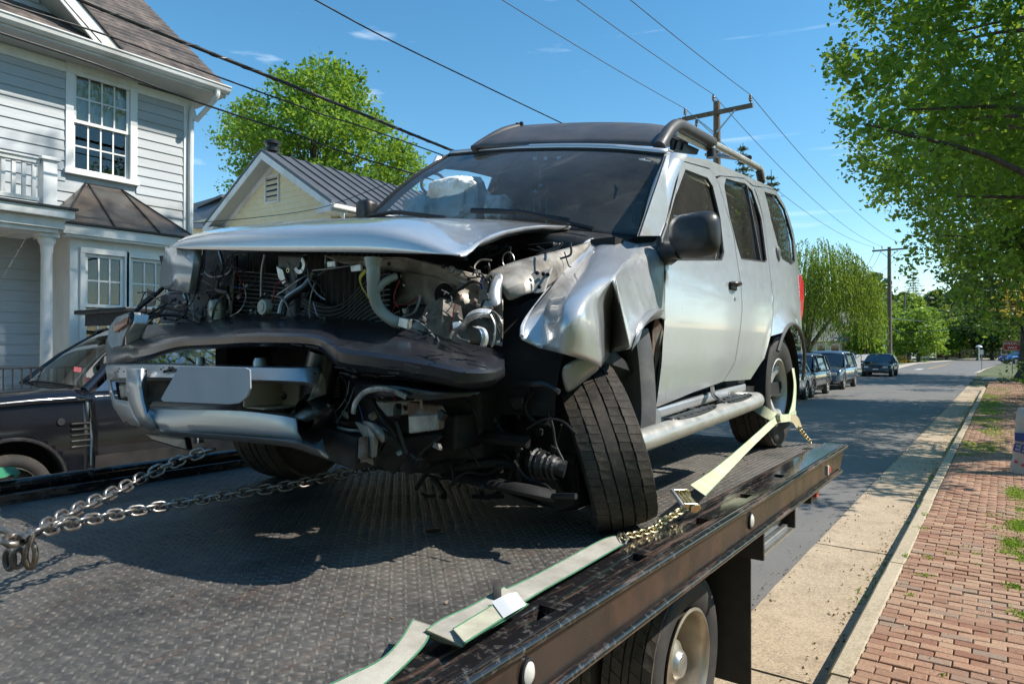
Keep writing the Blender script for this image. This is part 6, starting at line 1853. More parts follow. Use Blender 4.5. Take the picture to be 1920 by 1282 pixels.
# wipers
def wiper(pts, r=.008):
    q = MB(); q.tube(smoothpath(pts, 5), r, 6, flat=1.3); q.build('wiper', M['rubber_trim'], suv, smooth=True)
wiper([at(884, 396, Y=2.70), at(940, 397, Y=2.68), at(985, 399, Y=2.66), at(1040, 412, Y=2.66), at(1112, 430, Y=2.66)], .009)
wiper([at(884, 393, Y=2.72), at(960, 396, Y=2.71), at(1068, 412, Y=2.72)], .007)
wiper([at(690, 406, Y=2.8), at(740, 398, Y=2.74), at(770, 401, Y=2.7), at(835, 409, Y=2.66)], .010)
# cabin
q = MB(); q.box((-3.15, 2.95, DZ + .42), (-1.36, 5.55, DZ + .50)); q.build('cabin_floor', M['cabin'], suv)
q = MB(); dsh = smoothpath([(-3.08, 3.02, DZ + 1.16), (-2.6, 2.92, DZ + 1.19), (-1.9, 2.92, DZ + 1.12), (-1.42, 3.0, DZ + 1.05)], 5)
q.grid([[p + Vector((0, dy, dz)) for p in dsh] for dy, dz in ((-.10, -.02), (.06, .02), (.25, -.01), (.32, -.12), (.30, -.45))]); q.build('dashboard', mat('dash_grey', (.09, .082, .075), .8), suv, smooth=True, solid=.02)
def seat(x, y, zb):
    def rb(c, s, rx=0):
        q.box((-s[0]/2, -s[1]/2, -s[2]/2), (s[0]/2, s[1]/2, s[2]/2), Matrix.Translation(c) @ Matrix.Rotation(rx, 4, 'X'))
    q = MB(); rb((x, y, zb + .1), (.5, .5, .16)); rb((x, y + .26, zb + .48), (.48, .14, .66), -.2); q_ = q
    o = q.build('seat', M['cabin_grey'], suv, bevel=.05, seg=3, smooth=True)
    q = MB(); rb((x, y + .36, zb + .90), (.26, .10, .16), -.15); q.build('headrest', M['cabin_grey'], suv, bevel=.04, seg=3, smooth=True)
seat(-1.78, 3.6, DZ + .62); seat(-2.7, 3.6, DZ + .68); 
q = MB(); q.box((-3.0, 4.75, DZ + .7), (-1.5, 4.88, DZ + 1.26)); q.build('rear_seat', M['cabin_grey'], suv, bevel=.05, smooth=True)
cs = at(815, 345, Y=3.35)
q = MB(); T = Matrix.Translation((-1.80, 3.30, DZ + 1.12)) @ Matrix.Rotation(-1.05, 4, 'X'); q.tube([T @ Vector((.19*math.cos(a), .19*math.sin(a), 0)) for a in [2*PI*k/28 for k in range(28)]], .014, 8, closed=True); q.tube([T @ Vector((-.18, 0, 0)), T @ Vector((0, -.02, -.05)), T @ Vector((.18, 0, 0))], .02, 6); q.build('steering_wheel', M['cabin'], suv, smooth=True)
q = MB(); P = [at(800 + 22*math.cos(a) + 12, 345 + 20*math.sin(a), Y=3.6) for a in [2*PI*k/20 for k in range(20)]]; q.tube(P, .011, 6, closed=True); q.build('cabin_ring', M['cabin'], suv, smooth=True)  # plain dark ring standing in the cabin
# deflated airbags
def airbag(c, s, seed, name='airbag'):
    q = MB(); n, m = 40, 24; rows = []
    for i in range(m + 1):
        th = PI*i/m; r = []
        for j in range(n):
            ph = 2*PI*j/n; v = Vector((math.sin(th)*math.cos(ph), math.sin(th)*math.sin(ph), math.cos(th)))
            sq = Vector((math.copysign(abs(v.x)**.75, v.x), math.copysign(abs(v.y)**.75, v.y), math.copysign(abs(v.z)**.7, v.z)))
            f = 1 + .20*mnoise.noise(v*2.1 + Vector((seed, 0, 0))) - .13*abs(mnoise.noise(v*5.0 + Vector((0, seed, 0)))) - .07*abs(mnoise.noise(v*11 + Vector((0, 0, seed))))
            r.append(Vector(c) + Vector((sq.x*s[0], sq.y*s[1], sq.z*s[2]))*f)
        r.append(r[0]); rows.append(r)
    q.grid(rows); q.build(name, M['airbag'], suv, smooth=True, angle=30)
a = at(852, 382, Y=2.97); airbag(a, (.22, .11, .15), 3.1)
a = at(800, 394, Y=3.0); airbag(a, (.17, .09, .09), 7.7)
a = at(935, 394, Y=2.98); airbag(a, (.075, .08, .085), 1.3)
# hanging ornament and stickers inside the screen
og = suv
c0 = at(1012, 318, Y=3.12); c1 = at(1010, 355, Y=3.08)
q = MB(); q.tube([c0, c1], .003, 5); q.build('ornament_cord', mat('green_cord', (.03, .35, .12), .6), suv)
q = MB(); q.tube([c1 + Vector((.055*math.cos(a), 0, .055*math.sin(a))) for a in [2*PI*k/20 for k in range(20)]], .004, 6, closed=True); q.build('ornament_ring', mat('bead_red', (.2, .06, .07), .5), suv)
q = MB(); q.lathe([(0, .018), (.018, 0), (0, -.018)], 10, Matrix.Translation(c1 + Vector((.02, -.01, .01)))); q.lathe([(0, .02), (.022, 0), (0, -.02)], 8, Matrix.Translation(c1 + Vector((-.015, -.01, -.02)))); q.build('ornament_beads', M['bright_metal'], suv, smooth=True)
for dx, l in ((-.03, .10), (.05, .14), (.01, .06)):
    q = MB(); q.tube([c1 + Vector((dx, 0, -.05)), c1 + Vector((dx, 0, -.05 - l))], [.002, .006], 5); q.build('ornament_tassel', mat('tassel_green', (.03, .22, .16), .7), suv)
def wpt(px, py, off=.006):
    for k in range(30):
        Y = 3.30 - k*.02; p = at(px, py, Y=Y)
        f = (p.z - botc[12].z)/(topc[12].z - botc[12].z)
        yg = 2.70 + (3.14 - 2.70)*f - .03
        if Y <= yg + .05: break
    return p
for (x, y, w) in ((1003, 297, 6), (1023, 297, 5), (1048, 296, 6)):
    q = MB(); q.prism([wpt(x - w*.6, y - 3), wpt(x + w*.6, y - 3), wpt(x + w*.4, y + 3), wpt(x - w*.7, y + 3)], (0, .002, 0)); q.build('mirror_mount', M['sign_white'], ws)
q = MB(); q.prism([wpt(1198, 297), wpt(1208, 297), wpt(1209, 300), wpt(1219, 301), wpt(1219, 303), wpt(1198, 300)], (0, .002, 0)); q.build('sticker', M['sign_white'], ws)
# mirrors
p = at(1300, 442, X=-1.12)
q = MB(); rows = []
cx = -1.08; c = at(1301, 441, X=cx)
hw_, hh_ = .118, .098
for k in range(9):
    f = k/8; dep = .075*math.sin(PI*(.08 + .86*f)); sc = math.sin(PI*(.14 + .72*f))**.55
    y = c.y - .06 + .13*f
    r = []
    for j in range(24):
        a_ = 2*PI*j/24; ca, sa = math.cos(a_), math.sin(a_)
        x = hw_*sc*math.copysign(abs(ca)**.5, ca); z = hh_*sc*math.copysign(abs(sa)**.55, sa)
        r.append(Vector((c.x + x, y - .015*x/hw_, c.z + z)))
    r.append(r[0]); rows.append(r)
q.grid(rows); q.add(rows[0][:-1], [tuple(range(24))]); q.add(rows[-1][:-1], [tuple(range(24))])
mr = q.build('side_mirror', M['black_plastic'], suv, smooth=True, angle=50)
b0, b1 = side(1246, 470, .01), c + Vector((-.06, .0, -.055))
q = MB(); q.tube(smoothpath([b0 + Vector((0, .03, -.01)), b0.lerp(b1, .5), b1], 4), [.055]*4 + [.045]*5, 10); q.build('mirror_arm', M['black_plastic'], mr, smooth=True)
q = MB(); t1 = side(1241, 445, .006); t2 = side(1252, 415, .006); t3 = side(1262, 482, .008); t4 = side(1243, 490, .008); q.prism([t1, t2, t3, t4], (-.03, 0, 0)); q.build('mirror_base', M['black_plastic'], mr, bevel=.01)
c = at(694, 394, Y=3.0)
q = MB(); q.box((c.x - .10, c.y - .05, c.z - .085), (c.x + .03, c.y + .06, c.z + .07)); q.build('far_mirror', M['black_plastic'], suv, bevel=.035, seg=3, smooth=True)

# ---- roof rack
q = MB(); rows = []
top_ = smoothpath([at(896, 275, Y=3.26), at(925, 254, Y=3.38), at(972, 238, Y=3.54), at(1100, 231.5, Y=3.52), at(1205, 233, Y=3.53), at(1262, 240, Y=3.56)], 5)
bot_ = smoothpath([at(893, 279, Y=3.24), at(930, 277, Y=3.22), at(985, 274, Y=3.20), at(1090, 271, Y=3.19), at(1180, 271, Y=3.20), at(1232, 273, Y=3.22)], 5)
for k in range(6):
    f = k/5; rows.append([bot_[i].lerp(top_[i], f) + Vector((0, -.03*math.sin(PI*f), 0)) for i in range(len(top_))])
q.grid(rows); q.grid([top_, [p + Vector((0, .25, -.06)) for p in top_]])
fr_ = q.build('rack_fairing', M['fairing'], suv, smooth=True, solid=.012, angle=40)
XK2 = -1.40
def rp(px, py, X=XK2): return at(px, py, X=X)
q = MB(); q.tube(smoothpath([rp(1236, 276), rp(1244, 262), rp(1256, 244), rp(1272, 235), rp(1298, 248), rp(1335, 268)], 6), .033, 14); q.build('rack_tube', M['fairing'], suv, smooth=True)
q = MB(); q.tube(smoothpath([rp(1330, 267), rp(1337, 270), rp(1380, 292), rp(1417, 312), rp(1427, 321), rp(1431, 342)], 6), .021, 12); q.build('rack_tube', M['rack_silver'], suv, smooth=True)
q = MB(); q.tube([rp(1268, 250, -1.43), rp(1325, 279, -1.43)], .016, 8); q.build('rack_inner_bar', M['rack_silver'], suv, smooth=True)
q = MB(); q.tube([rp(1334, 268), rp(1334, 280)], .024, 10); q.build('rack_foot', M['rack_silver'], suv, smooth=True)
q = MB(); q.tube([rp(1334, 280), rp(1334, 296)], [.027, .03], 10); q.build('rack_foot', M['black_plastic'], suv, smooth=True)
q = MB(); q.tube([rp(1423, 322), rp(1428, 342)], [.024, .028], 10); q.build('rack_foot', M['black_plastic'], suv, smooth=True)
q = MB(); q.prism([rp(1262, 258, -1.47), rp(1312, 280, -1.47), rp(1308, 290, -1.47), rp(1262, 284, -1.47)], (-.02, 0, 0)); q.build('fairing_end', M['fairing'], suv, bevel=.004)
for x in (1272, 1286):
    q = MB(); q.prism([rp(x, 262, -1.455), rp(x + 7, 264, -1.455), rp(x - 1, 282, -1.455), rp(x - 6, 281, -1.455)], (-.012, 0, 0)); q.build('fairing_rib', M['rubber_trim'], suv)
q = MB(); q.tube(smoothpath([at(888, 280, Y=3.24), at(905, 268, Y=3.30), at(940, 248, Y=3.42), at(978, 237, Y=3.56)], 5), .026, 10); q.build('rack_tube', M['fairing'], suv, smooth=True)
for (x, y, Y) in ((1275, 226, 3.62), (1267, 228, 3.60), (978, 232, 3.54), (970, 234, 3.52), (931, 255, 3.52), (1250, 252, 3.28), (1317, 251, 3.9)):
    q = MB(); q.lathe([(0, .014), (.011, .010), (.013, -.004), (.008, -.014)], 10, Matrix.Translation(at(x, y, Y=Y))); q.build('rack_bolt', M['black_plastic'] if y < 240 else M['galv'], suv, smooth=True)
for x in (1384, 1405):
    q = MB(); q.tube([rp(x, 296), rp(x - 60, 290, -2.6)], .018, 8); q.build('rack_crossbar', M['fairing'], suv)

# ---- hood
def interp(x, pts):
    if x <= pts[0][0]: return pts[0][1]
    for (a, ya), (b, yb) in zip(pts, pts[1:]):
        if x <= b: return ya + (yb-ya)*(x-a)/(b-a)
    return pts[-1][1]
LIP = [(300, 462), (322, 463), (350, 467), (500, 471), (700, 474), (880, 477), (1200, 480)]
SIL = [(300, 475), (322, 461), (334, 449), (350, 441), (380, 434), (430, 426.5), (500, 419), (560, 414), (640, 410.5), (720, 409), (860, 409), (960, 411), (1050, 417), (1135, 431), (1200, 440)]
EDG = [(870, 480), (880, 477), (890, 464), (902, 453), (945, 435), (1000, 424.5), (1060, 423.5), (1135, 434), (1200, 440)]
RB = [(1.60, -1.35), (1.72, -1.365), (1.80, -1.42), (2.1, -1.54), (2.5, -1.63), (2.72, -1.60), (2.9, -1.5)]
LB = [(1.60, -3.10), (1.66, -3.155), (1.8, -3.18), (2.9, -3.16)]
Ys = [1.600, 1.602, 1.606, 1.615, 1.635, 1.67, 1.73, 1.82, 1.95, 2.1, 2.3, 2.5, 2.68]
Ws = [0, .20, .42, .60, .72, .80, .88, .95, 1.0, 1.0, 1.0, 1.0, 1.0]
def px_of(X, Y):
    zc = -X*math.sin(PSI) + Y*math.cos(PSI); xc = X*math.cos(PSI) + Y*math.sin(PSI)
    return 960 + 1280*xc/zc
q = MB(); rows = []
for Y, w in zip(Ys, Ws):
    r = []
    x0, x1 = interp(Y, LB), interp(Y, RB)
    for j in range(49):
        u = j/48; X = x0 + (x1 - x0)*u; px = px_of(X, Y)
        py = interp(px, LIP)*(1 - w) + interp(px, SIL)*w
        if Y > 1.95: py += (Y - 1.95)*3.0
        if u > .72 and Y > 1.6:
            g = ((u - .72)/.28)**2.2; py = py*(1 - g) + interp(px, EDG)*g
        p = at(px, py, Y=Y)
        p.z += .0015*mnoise.noise(Vector((X*2, Y*2, 1)))
        r.append(p)
    rows.append(r)
q.grid(rows); hood = q.build('hood', M['silver'], suv, smooth=True, solid=.004, angle=60)
rows = rows
# folded inner flange along the torn right edge
q = MB(); eg = [r[-1] for r in rows]
q.grid([[p for p in eg[4:]], [p + Vector((-.035, .02, -.018*min(1, k/4))) for k, p in enumerate(eg[4:])]]); q.build('hood_flange', M['silver_bumper'], hood, smooth=True, solid=.004)

# ---- crumpled front fender
def AX(*t): return [at(a, b, X=x) for a, b, x in t]
fA = [AX((978,636,-1.26),(978,612,-1.285),(1002,577,-1.34),(1046,521,-1.42),(1082,470,-1.47),(1112,450,-1.48)),
      AX((996,645,-1.245),(998,606,-1.265),(1016,568,-1.325),(1058,517,-1.405),(1096,470,-1.455),(1124,449,-1.465)),
      AX((1014,654,-1.21),(1018,600,-1.235),(1031,560,-1.295),(1071,513,-1.38),(1110,469,-1.435),(1137,448,-1.45))]
fB = [fA[2],
      AX((1030,657,-1.145),(1033,601,-1.165),(1045,560,-1.22),(1080,513,-1.315),(1118,470,-1.39),(1146,449,-1.42)),
      AX((1056,663,-1.09),(1056,605,-1.08),(1066,563,-1.115),(1096,516,-1.22),(1132,474,-1.33),(1160,451,-1.385)),
      AX((1092,674,-1.07),(1088,610,-1.04),(1092,566,-1.055),(1118,522,-1.14),(1150,480,-1.27),(1180,455,-1.345)),
      AX((1125,688,-1.085),(1118,612,-1.05),(1114,562,-1.06),(1150,521,-1.10),(1176,490,-1.20),(1201,460,-1.315))]
fD = [AX((1181,654,-1.10),(1173,610,-1.10),(1161,560,-1.10),(1150,521,-1.10),(1176,490,-1.20),(1201,460,-1.315)),
      AX((1192,630,-1.10),(1188,600,-1.11),(1180,558,-1.13),(1176,522,-1.16),(1196,492,-1.22),(1214,456,-1.31)),
      AX((1210,606,-1.11),(1209,584,-1.13),(1206,552,-1.165),(1204,520,-1.195),(1215,490,-1.235),(1228,455,-1.295)),
      AX((1231,594,-1.15),(1231,577,-1.175),(1231,550,-1.197),(1231,520,-1.215),(1236,488,-1.238),(1242,452,-1.275)),
      AX((1247,600,-1.216),(1247,578,-1.218),(1247,550,-1.222),(1247,520,-1.226),(1247,490,-1.235),(1247,450,-1.25))]
fv = AX((1144,662,-1.34),(1147,612,-1.31),(1150,562,-1.23),(1150,521,-1.10))
def dense(sec, nu=7, nv=5):
    """a smooth patch through the sections"""
    rows_ = [smoothpath(r, nv) for r in sec]
    cols = list(zip(*rows_)); cols = [smoothpath(c, nu) for c in cols] if len(sec) > 2 else [[c[0].lerp(c[1], k/nu) for k in range(nu + 1)] for c in cols]
    return [list(r) for r in zip(*cols)]
nrm_ = Vector((1, -.4, .3)).normalized()
def dent(rows_, amp, seed, edge=True):
    n, m = len(rows_), len(rows_[0])
    for a_ in range(1, n - 1):
        for b_ in range(1, m - 1):
            p = rows_[a_][b_]; w = min(1, min(a_, n-1-a_, b_, m-1-b_)/4)
            v = mnoise.noise(p*6 + Vector((seed, 0, 0))); v2 = 1 - abs(mnoise.noise(p*9 + Vector((0, seed, 0))))*2.2
            rows_[a_][b_] = p + nrm_*amp*w*(v*.7 + max(0, v2)*.45)
    return rows_
q = MB()
q.grid(dense(fA, 2)); q.grid(dent(dense(fB), .008, 1)); q.grid(dent(dense(fD), .007, 4))
q.grid(dense([fB[-1][:4], fv], 5)); q.grid(dense([fv, fD[0][:4]], 5))
tops = [r[-1] for r in dense(fB)] + [r[-1] for r in dense(fD)][1:]
q.grid([tops, [p + Vector((-.05, .015, .004)) for p in tops], [p + Vector((-.09, .02, -.02)) for p in tops]])
fd = q.build('front_fender', M['silver'], suv, smooth=True, angle=24, solid=.005)
fd.modifiers['solid'].use_rim = True
tx = bpy.data.textures.new('dents', 'CLOUDS'); tx.noise_scale = .13; tx.noise_depth = 2
sc_ = MB()
for a_, b_, L_s, an in ((1060, 600, .05, .6), (1075, 585, .03, .2), (1042, 590, .03, 1.1), (1120, 500, .03, .8), (1200, 560, .04, -.5), (1215, 530, .03, -.7)):
    c = at(a_, b_, X=-1.04 if a_ < 1110 else -1.13); 
for (x0, y0, x1, y1) in ((1152, 523, 1180, 650), (1116, 560, 1122, 680), (1016, 602, 1014, 652)):
    a_, b_ = at(x0, y0, X=-1.095 if x0 > 1100 else -1.225), at(x1, y1, X=-1.095 if x0 > 1100 else -1.205)
    sc_.beam(a_ + Vector((.004, -.002, 0)), b_ + Vector((.004, -.002, 0)), .003, .003)
sc_.build('pale_crease', M['bright_metal'], fd)  # thin pale strips laid along the fender creases
q = MB(); A_ = smoothpath([at(978, 630, X=-1.26), at(982, 606, X=-1.29), at(1010, 566, X=-1.375), at(1045, 521, X=-1.43), at(1070, 487, X=-1.46), at(1098, 456, X=-1.475), at(1112, 449, X=-1.47)], 5)
q.tube(A_, .007, 6); q.build('fender_flange', M['bright_metal'], fd, smooth=True)
# wheel flare, torn, and the liner behind the tyre
fl = smoothpath([at(1184, 658, X=-1.095), at(1192, 634, X=-1.09), at(1207, 612, X=-1.09), at(1222, 600, X=-1.11), at(1236, 596, X=-1.15)], 5)
q = MB(); q.grid([[p for p in fl], [p + Vector((.012, .03, .035)) for p in fl], [p + Vector((-.03, .045, .04)) for p in fl]]); q.build('wheel_flare', M['silver_bumper'], fd, smooth=True, solid=.006)
ln = [(1209, 615), (1216, 650), (1221, 700), (1224, 760), (1222, 800), (1215, 820)]
q = MB(); L_ = smoothpath([at(a, b, X=-1.24) for a, b in ln], 5)
q.grid([[p + Vector((.0, .03, 0)) for p in L_], [p + Vector((-.03, -.05, .0)) for p in L_], [p + Vector((-.30, -.05, .0)) for p in L_]]); q.build('wheel_liner', M['trim_grey'], suv, smooth=True, solid=.006)
q = MB(); q.prism([at(1228, 762, X=-1.25), at(1240, 770, X=-1.25), at(1241, 830, X=-1.25), at(1232, 836, X=-1.25), at(1222, 800, X=-1.25)], (-.02, 0, 0)); q.build('sill_end', M['silver_bumper'], suv, bevel=.004)
q = MB(); q.grid([[at(1229, 592, X=-1.22), at(1240, 612, X=-1.22), at(1246, 640, X=-1.222)], [at(1222, 620, X=-1.24), at(1228, 650, X=-1.25), at(1230, 690, X=-1.25)], [at(1222, 700, X=-1.27), at(1226, 730, X=-1.26), at(1229, 765, X=-1.25)]]); q.build('door_jamb', M['rusty'], suv, solid=.01)
q = MB(); q.lathe([(.44, -.3), (.45, .0), (.42, .3)], 30, Matrix.Translation((-1.55, AF + .1, DZ + .45)) @ Matrix.Rotation(PI/2, 4, 'Y'), PI*.5 - .3, PI*1.5); q.build('wheel_well', M['inner_dark'], suv)

# ---- black bumper cover across the nose
def loft(secs, nu=6):
    """secs: list of sections, each a list of points"""
    cols = list(zip(*secs)); cols = [smoothpath(c, nu) for c in cols]
    q = MB(); q.grid([list(r) for r in zip(*cols)]); return q
def S(px, yt, yb, Yt, Ym, Yb, lean=0):
    ym = (yt + yb)/2
    out = []
    for f, Y in ((-.02, Yt + .20), (.22, Yt + .06), (.48, Ym + .045), (.58, Ym + .008), (.66, Ym), (.84, Ym + .004), (.94, Ym + .02), (1.0, Yb), (.96, Yb + .08)):
        out.append(at(px + lean*f, yt + (yb - yt)*f, Y=Y))
    return out
secs = [S(199, 640, 686, 1.85, 1.80, 1.84, 2), S(208, 626, 685, 1.68, 1.60, 1.66), S(235, 615, 683, 1.60, 1.47, 1.55), S(275, 612, 676, 1.58, 1.42, 1.50), S(315, 609, 662, 1.58, 1.40, 1.48), S(350, 606, 655, 1.58, 1.40, 1.48), S(410, 600, 653, 1.58, 1.39, 1.47), S(455, 592, 651, 1.58, 1.38, 1.46), S(520, 590, 651, 1.58, 1.38, 1.46), S(590, 595, 654, 1.58, 1.38, 1.46), S(620, 598, 672, 1.58, 1.37, 1.46), S(640, 600, 692, 1.58, 1.37, 1.46), S(690, 605, 700, 1.58, 1.38, 1.47), S(750, 615, 708, 1.58, 1.40, 1.49), S(810, 628, 717, 1.60, 1.43, 1.52), S(870, 645, 727, 1.64, 1.47, 1.56), S(920, 655, 722, 1.68, 1.54, 1.62), S(945, 664, 704, 1.74, 1.64, 1.70)]
bc = loft(secs, 4).build('bumper_cover', M['bumper_black'], suv, smooth=True, solid=.006, angle=28)
dm = bc.modifiers.new('dents', 'DISPLACE'); dm.texture = tx; dm.strength = .004; dm.mid_level = .5; dm.texture_coords = 'GLOBAL'
# torn lower flap of the cover on the right
q = MB(); q.grid([[at(a, b, Y=Y) for a, b, Y in r] for r in [[(672, 706, 1.50), (740, 712, 1.50), (820, 722, 1.54), (900, 735, 1.58)], [(668, 722, 1.47), (740, 724, 1.46), (815, 736, 1.50), (895, 739, 1.57)], [(665, 748, 1.46), (735, 742, 1.45), (800, 750, 1.48), (880, 743, 1.56)]]]); q.build('torn_cover_flap', M['bumper_black'], suv, smooth=True, solid=.006)
q = MB(); q.tube(smoothpath([at(662, 775, Y=1.44), at(668, 752, Y=1.44), at(690, 732, Y=1.43), at(730, 730, Y=1.43), at(762, 744, Y=1.45)], 5), .006, 8, flat=1.6); q.build('scraped_edge', M['scraped'], suv, smooth=True)

# ---- silver bumper
def strip(sec, m, name, th=.008, nu=5, parent=suv):
    q = loft([[at(a, b, Y=Y) for a, b, Y in s] for s in sec], nu)
    return q.build(name, m, parent, smooth=True, solid=th, angle=50)
bmp = strip([[(200, 686, 1.80), (199, 690, 1.76), (203, 712, 1.74), (208, 716, 1.80)], [(212, 683, 1.62), (211, 687, 1.56), (214, 708, 1.55), (216, 714, 1.62)], [(238, 682, 1.50), (237, 686, 1.42), (238, 707, 1.41), (240, 713, 1.48)], [(290, 681, 1.46), (290, 685, 1.36), (291, 706, 1.34), (292, 712, 1.42)], [(360, 684, 1.46), (360, 688, 1.34), (360, 708, 1.32), (360, 713, 1.40)], [(440, 686, 1.46), (440, 690, 1.34), (440, 710, 1.32), (440, 715, 1.40)], [(520, 688, 1.46), (520, 692, 1.34), (520, 712, 1.32), (520, 717, 1.40)], [(570, 689, 1.47), (571, 693, 1.36), (572, 715, 1.34), (574, 721, 1.42)], [(598, 691, 1.50), (599, 697, 1.42), (596, 722, 1.40), (592, 730, 1.46)]], M['silver_bumper'], 'bumper')
bump_ = bmp
# end of the bumper with the lamp recess, and the upright ridge
strip([[(201, 712, 1.74), (206, 735, 1.73), (214, 762, 1.72), (232, 790, 1.70)], [(206, 712, 1.65), (212, 735, 1.64), (220, 760, 1.62), (240, 788, 1.60)], [(214, 712, 1.56), (219, 716, 1.56), (219, 716, 1.56), (219, 716, 1.56)]][:2], M['silver_bumper'], 'bumper_end', parent=bump_)
strip([[(212, 747, 1.62), (216, 760, 1.60), (226, 775, 1.58), (246, 795, 1.56)], [(228, 750, 1.52), (232, 762, 1.50), (240, 778, 1.48), (254, 797, 1.46)], [(243, 752, 1.46), (247, 764, 1.44), (254, 780, 1.42), (266, 799, 1.40)]], M['silver_bumper'], 'bumper_end', parent=bump_)
strip([[(238, 690, 1.42), (238, 725, 1.43), (242, 752, 1.43), (254, 778, 1.42), (272, 800, 1.42)], [(244, 690, 1.34), (244, 725, 1.34), (248, 752, 1.35), (258, 778, 1.34), (276, 803, 1.36)], [(262, 690, 1.32), (262, 725, 1.32), (266, 752, 1.32), (274, 778, 1.32), (290, 806, 1.34)], [(274, 692, 1.335), (273, 725, 1.36), (274, 750, 1.37), (280, 764, 1.36), (298, 780, 1.35)]], M['silver_bumper'], 'bumper_ridge', parent=bump_)
# recess walls and lower valance
low = [[(272, 762, 1.42), (274, 766, 1.37), (280, 785, 1.35), (292, 800, 1.36), (300, 808, 1.42)],
       [(310, 764, 1.42), (310, 769, 1.35), (312, 790, 1.33), (316, 804, 1.34), (320, 812, 1.42)],
       [(380, 765, 1.42), (380, 770, 1.33), (380, 795, 1.32), (381, 808, 1.33), (382, 817, 1.42)],
       [(450, 767, 1.42), (450, 772, 1.33), (450, 800, 1.32), (450, 812, 1.33), (450, 822, 1.42)],
       [(520, 774, 1.42), (520, 780, 1.34), (520, 806, 1.33), (521, 818, 1.34), (522, 829, 1.42)],
       [(556, 782, 1.43), (556, 787, 1.36), (558, 810, 1.35), (566, 826, 1.36), (572, 837, 1.43)]]
strip(low, M['silver_bumper'], 'lower_valance', parent=bump_)
strip([[(296, 800, 1.40), (300, 806, 1.34), (305, 812, 1.36)], [(380, 808, 1.38), (380, 813, 1.31), (382, 820, 1.34)], [(470, 815, 1.38), (470, 820, 1.31), (472, 828, 1.34)], [(550, 822, 1.38), (552, 829, 1.31), (556, 838, 1.34)], [(590, 832, 1.40), (594, 842, 1.34), (600, 852, 1.36)], [(604, 822, 1.44), (608, 845, 1.40), (616, 858, 1.38)]], M['silver_bumper'], 'valance_lip', parent=bump_)
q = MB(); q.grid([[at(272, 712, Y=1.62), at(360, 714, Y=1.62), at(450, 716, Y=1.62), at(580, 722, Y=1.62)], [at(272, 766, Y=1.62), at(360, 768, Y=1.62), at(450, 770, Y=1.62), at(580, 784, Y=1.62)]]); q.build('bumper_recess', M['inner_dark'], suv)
q = MB(); q.grid([[at(280, 762, Y=1.40), at(450, 767, Y=1.40), at(556, 782, Y=1.42)], [at(290, 748, Y=1.62), at(450, 752, Y=1.62), at(560, 764, Y=1.62)]]); q.build('bumper_shelf', M['silver_bumper'], bump_, solid=.004)
strip([[(540, 783, 1.42), (552, 768, 1.50), (566, 758, 1.55)], [(560, 786, 1.40), (580, 776, 1.42), (590, 770, 1.44)], [(575, 790, 1.42), (590, 784, 1.43), (598, 778, 1.46)]], M['scraped'], 'bent_shelf_corner', parent=bump_)
# fog lamp recess at the end
q = MB(); q.prism([at(216, 716, Y=1.70), at(238, 715, Y=1.60), at(240, 752, Y=1.60), at(222, 752, Y=1.68)], (0, .06, 0)); q.build('lamp_recess', M['inner_dark'], bump_)
q = MB(); q.prism([at(222, 722, Y=1.60), at(238, 720, Y=1.54), at(239, 744, Y=1.54), at(226, 747, Y=1.58)], (0, .03, 0)); q.build('corner_fog_lamp', M['beige_metal'], bump_, bevel=.008)
# plate bracket, number plate without writing, bumper over-riders
q = MB(); q.prism([at(336, 686, Y=1.285), at(460, 689, Y=1.285), at(468, 693, Y=1.285), at(469, 728, Y=1.285), at(462, 745, Y=1.285), at(448, 756, Y=1.285), at(430, 758, Y=1.285), at(306, 753, Y=1.285), at(301, 748, Y=1.285)], (0, .006, 0))
q.build('number_plate', mat('blank_plate', (0.33, 0.37, 0.43), .55, var=.06, vs=4), bump_, bevel=.002)
q = MB(); q.box((-.0, 0, 0), (.001, .001, .001)) if False else None
pa_, pb_ = at(465, 712, Y=1.37), at(500, 765, Y=1.37)
q = MB(); q.box((pa_.x, 1.35, pb_.z), (pa_.x + .012, 1.5, pa_.z)); q.box((pa_.x, 1.50, pb_.z), (pb_.x, 1.512, pa_.z)); q.box((pa_.x, 1.36, pb_.z - .006), (pb_.x, 1.5, pb_.z)); q.build('bumper_web', M['neck_plastic'], bump_, bevel=.004)
for (x, y, w) in ((376, 680, 9), (488, 683, 13)):
    c = at(x, y, Y=1.46); r = w/1280*2.4
    q = MB(); q.lathe([(0, .045), (r*.8, .043), (r, .03), (r*1.12, -.03)], 18, Matrix.Translation(c - Vector((0, 0, .02)))); q.build('overrider', M['silver_bumper'], bump_, smooth=True, angle=50)
# torn end of the beam: dark air intake pipes and round fog lamp
q = MB(); q.grid([[at(598, 697, Y=1.42), at(609, 704, Y=1.44), at(611, 738, Y=1.46)], [at(588, 730, Y=1.42), at(580, 745, Y=1.43), at(575, 752, Y=1.44)]]); q.build('torn_beam_skin', M['scraped'], bump_, solid=.004, smooth=True)
c = at(597, 722, Y=1.54); q = MB(); q.lathe([(.055, -.12), (.058, .0), (.052, .12)], 20, Matrix.Translation(c) @ Matrix.Rotation(.25, 4, 'Y')); q.build('duct', M['bumper_black'], suv, smooth=True)
c = at(598, 770, Y=1.50); q = MB(); q.lathe([(0, -.03), (.04, -.028), (.062, -.01), (.066, .03), (.05, .06)], 24, Matrix.Translation(c) @ Matrix.Rotation(PI/2 + .15, 4, 'X')); q.build('fog_lamp_back', M['bumper_black'], suv, smooth=True)
c = at(541, 740, Y=1.52); q = MB(); T = Matrix.Translation(c) @ Matrix.Rotation(PI/2 - .1, 4, 'X')
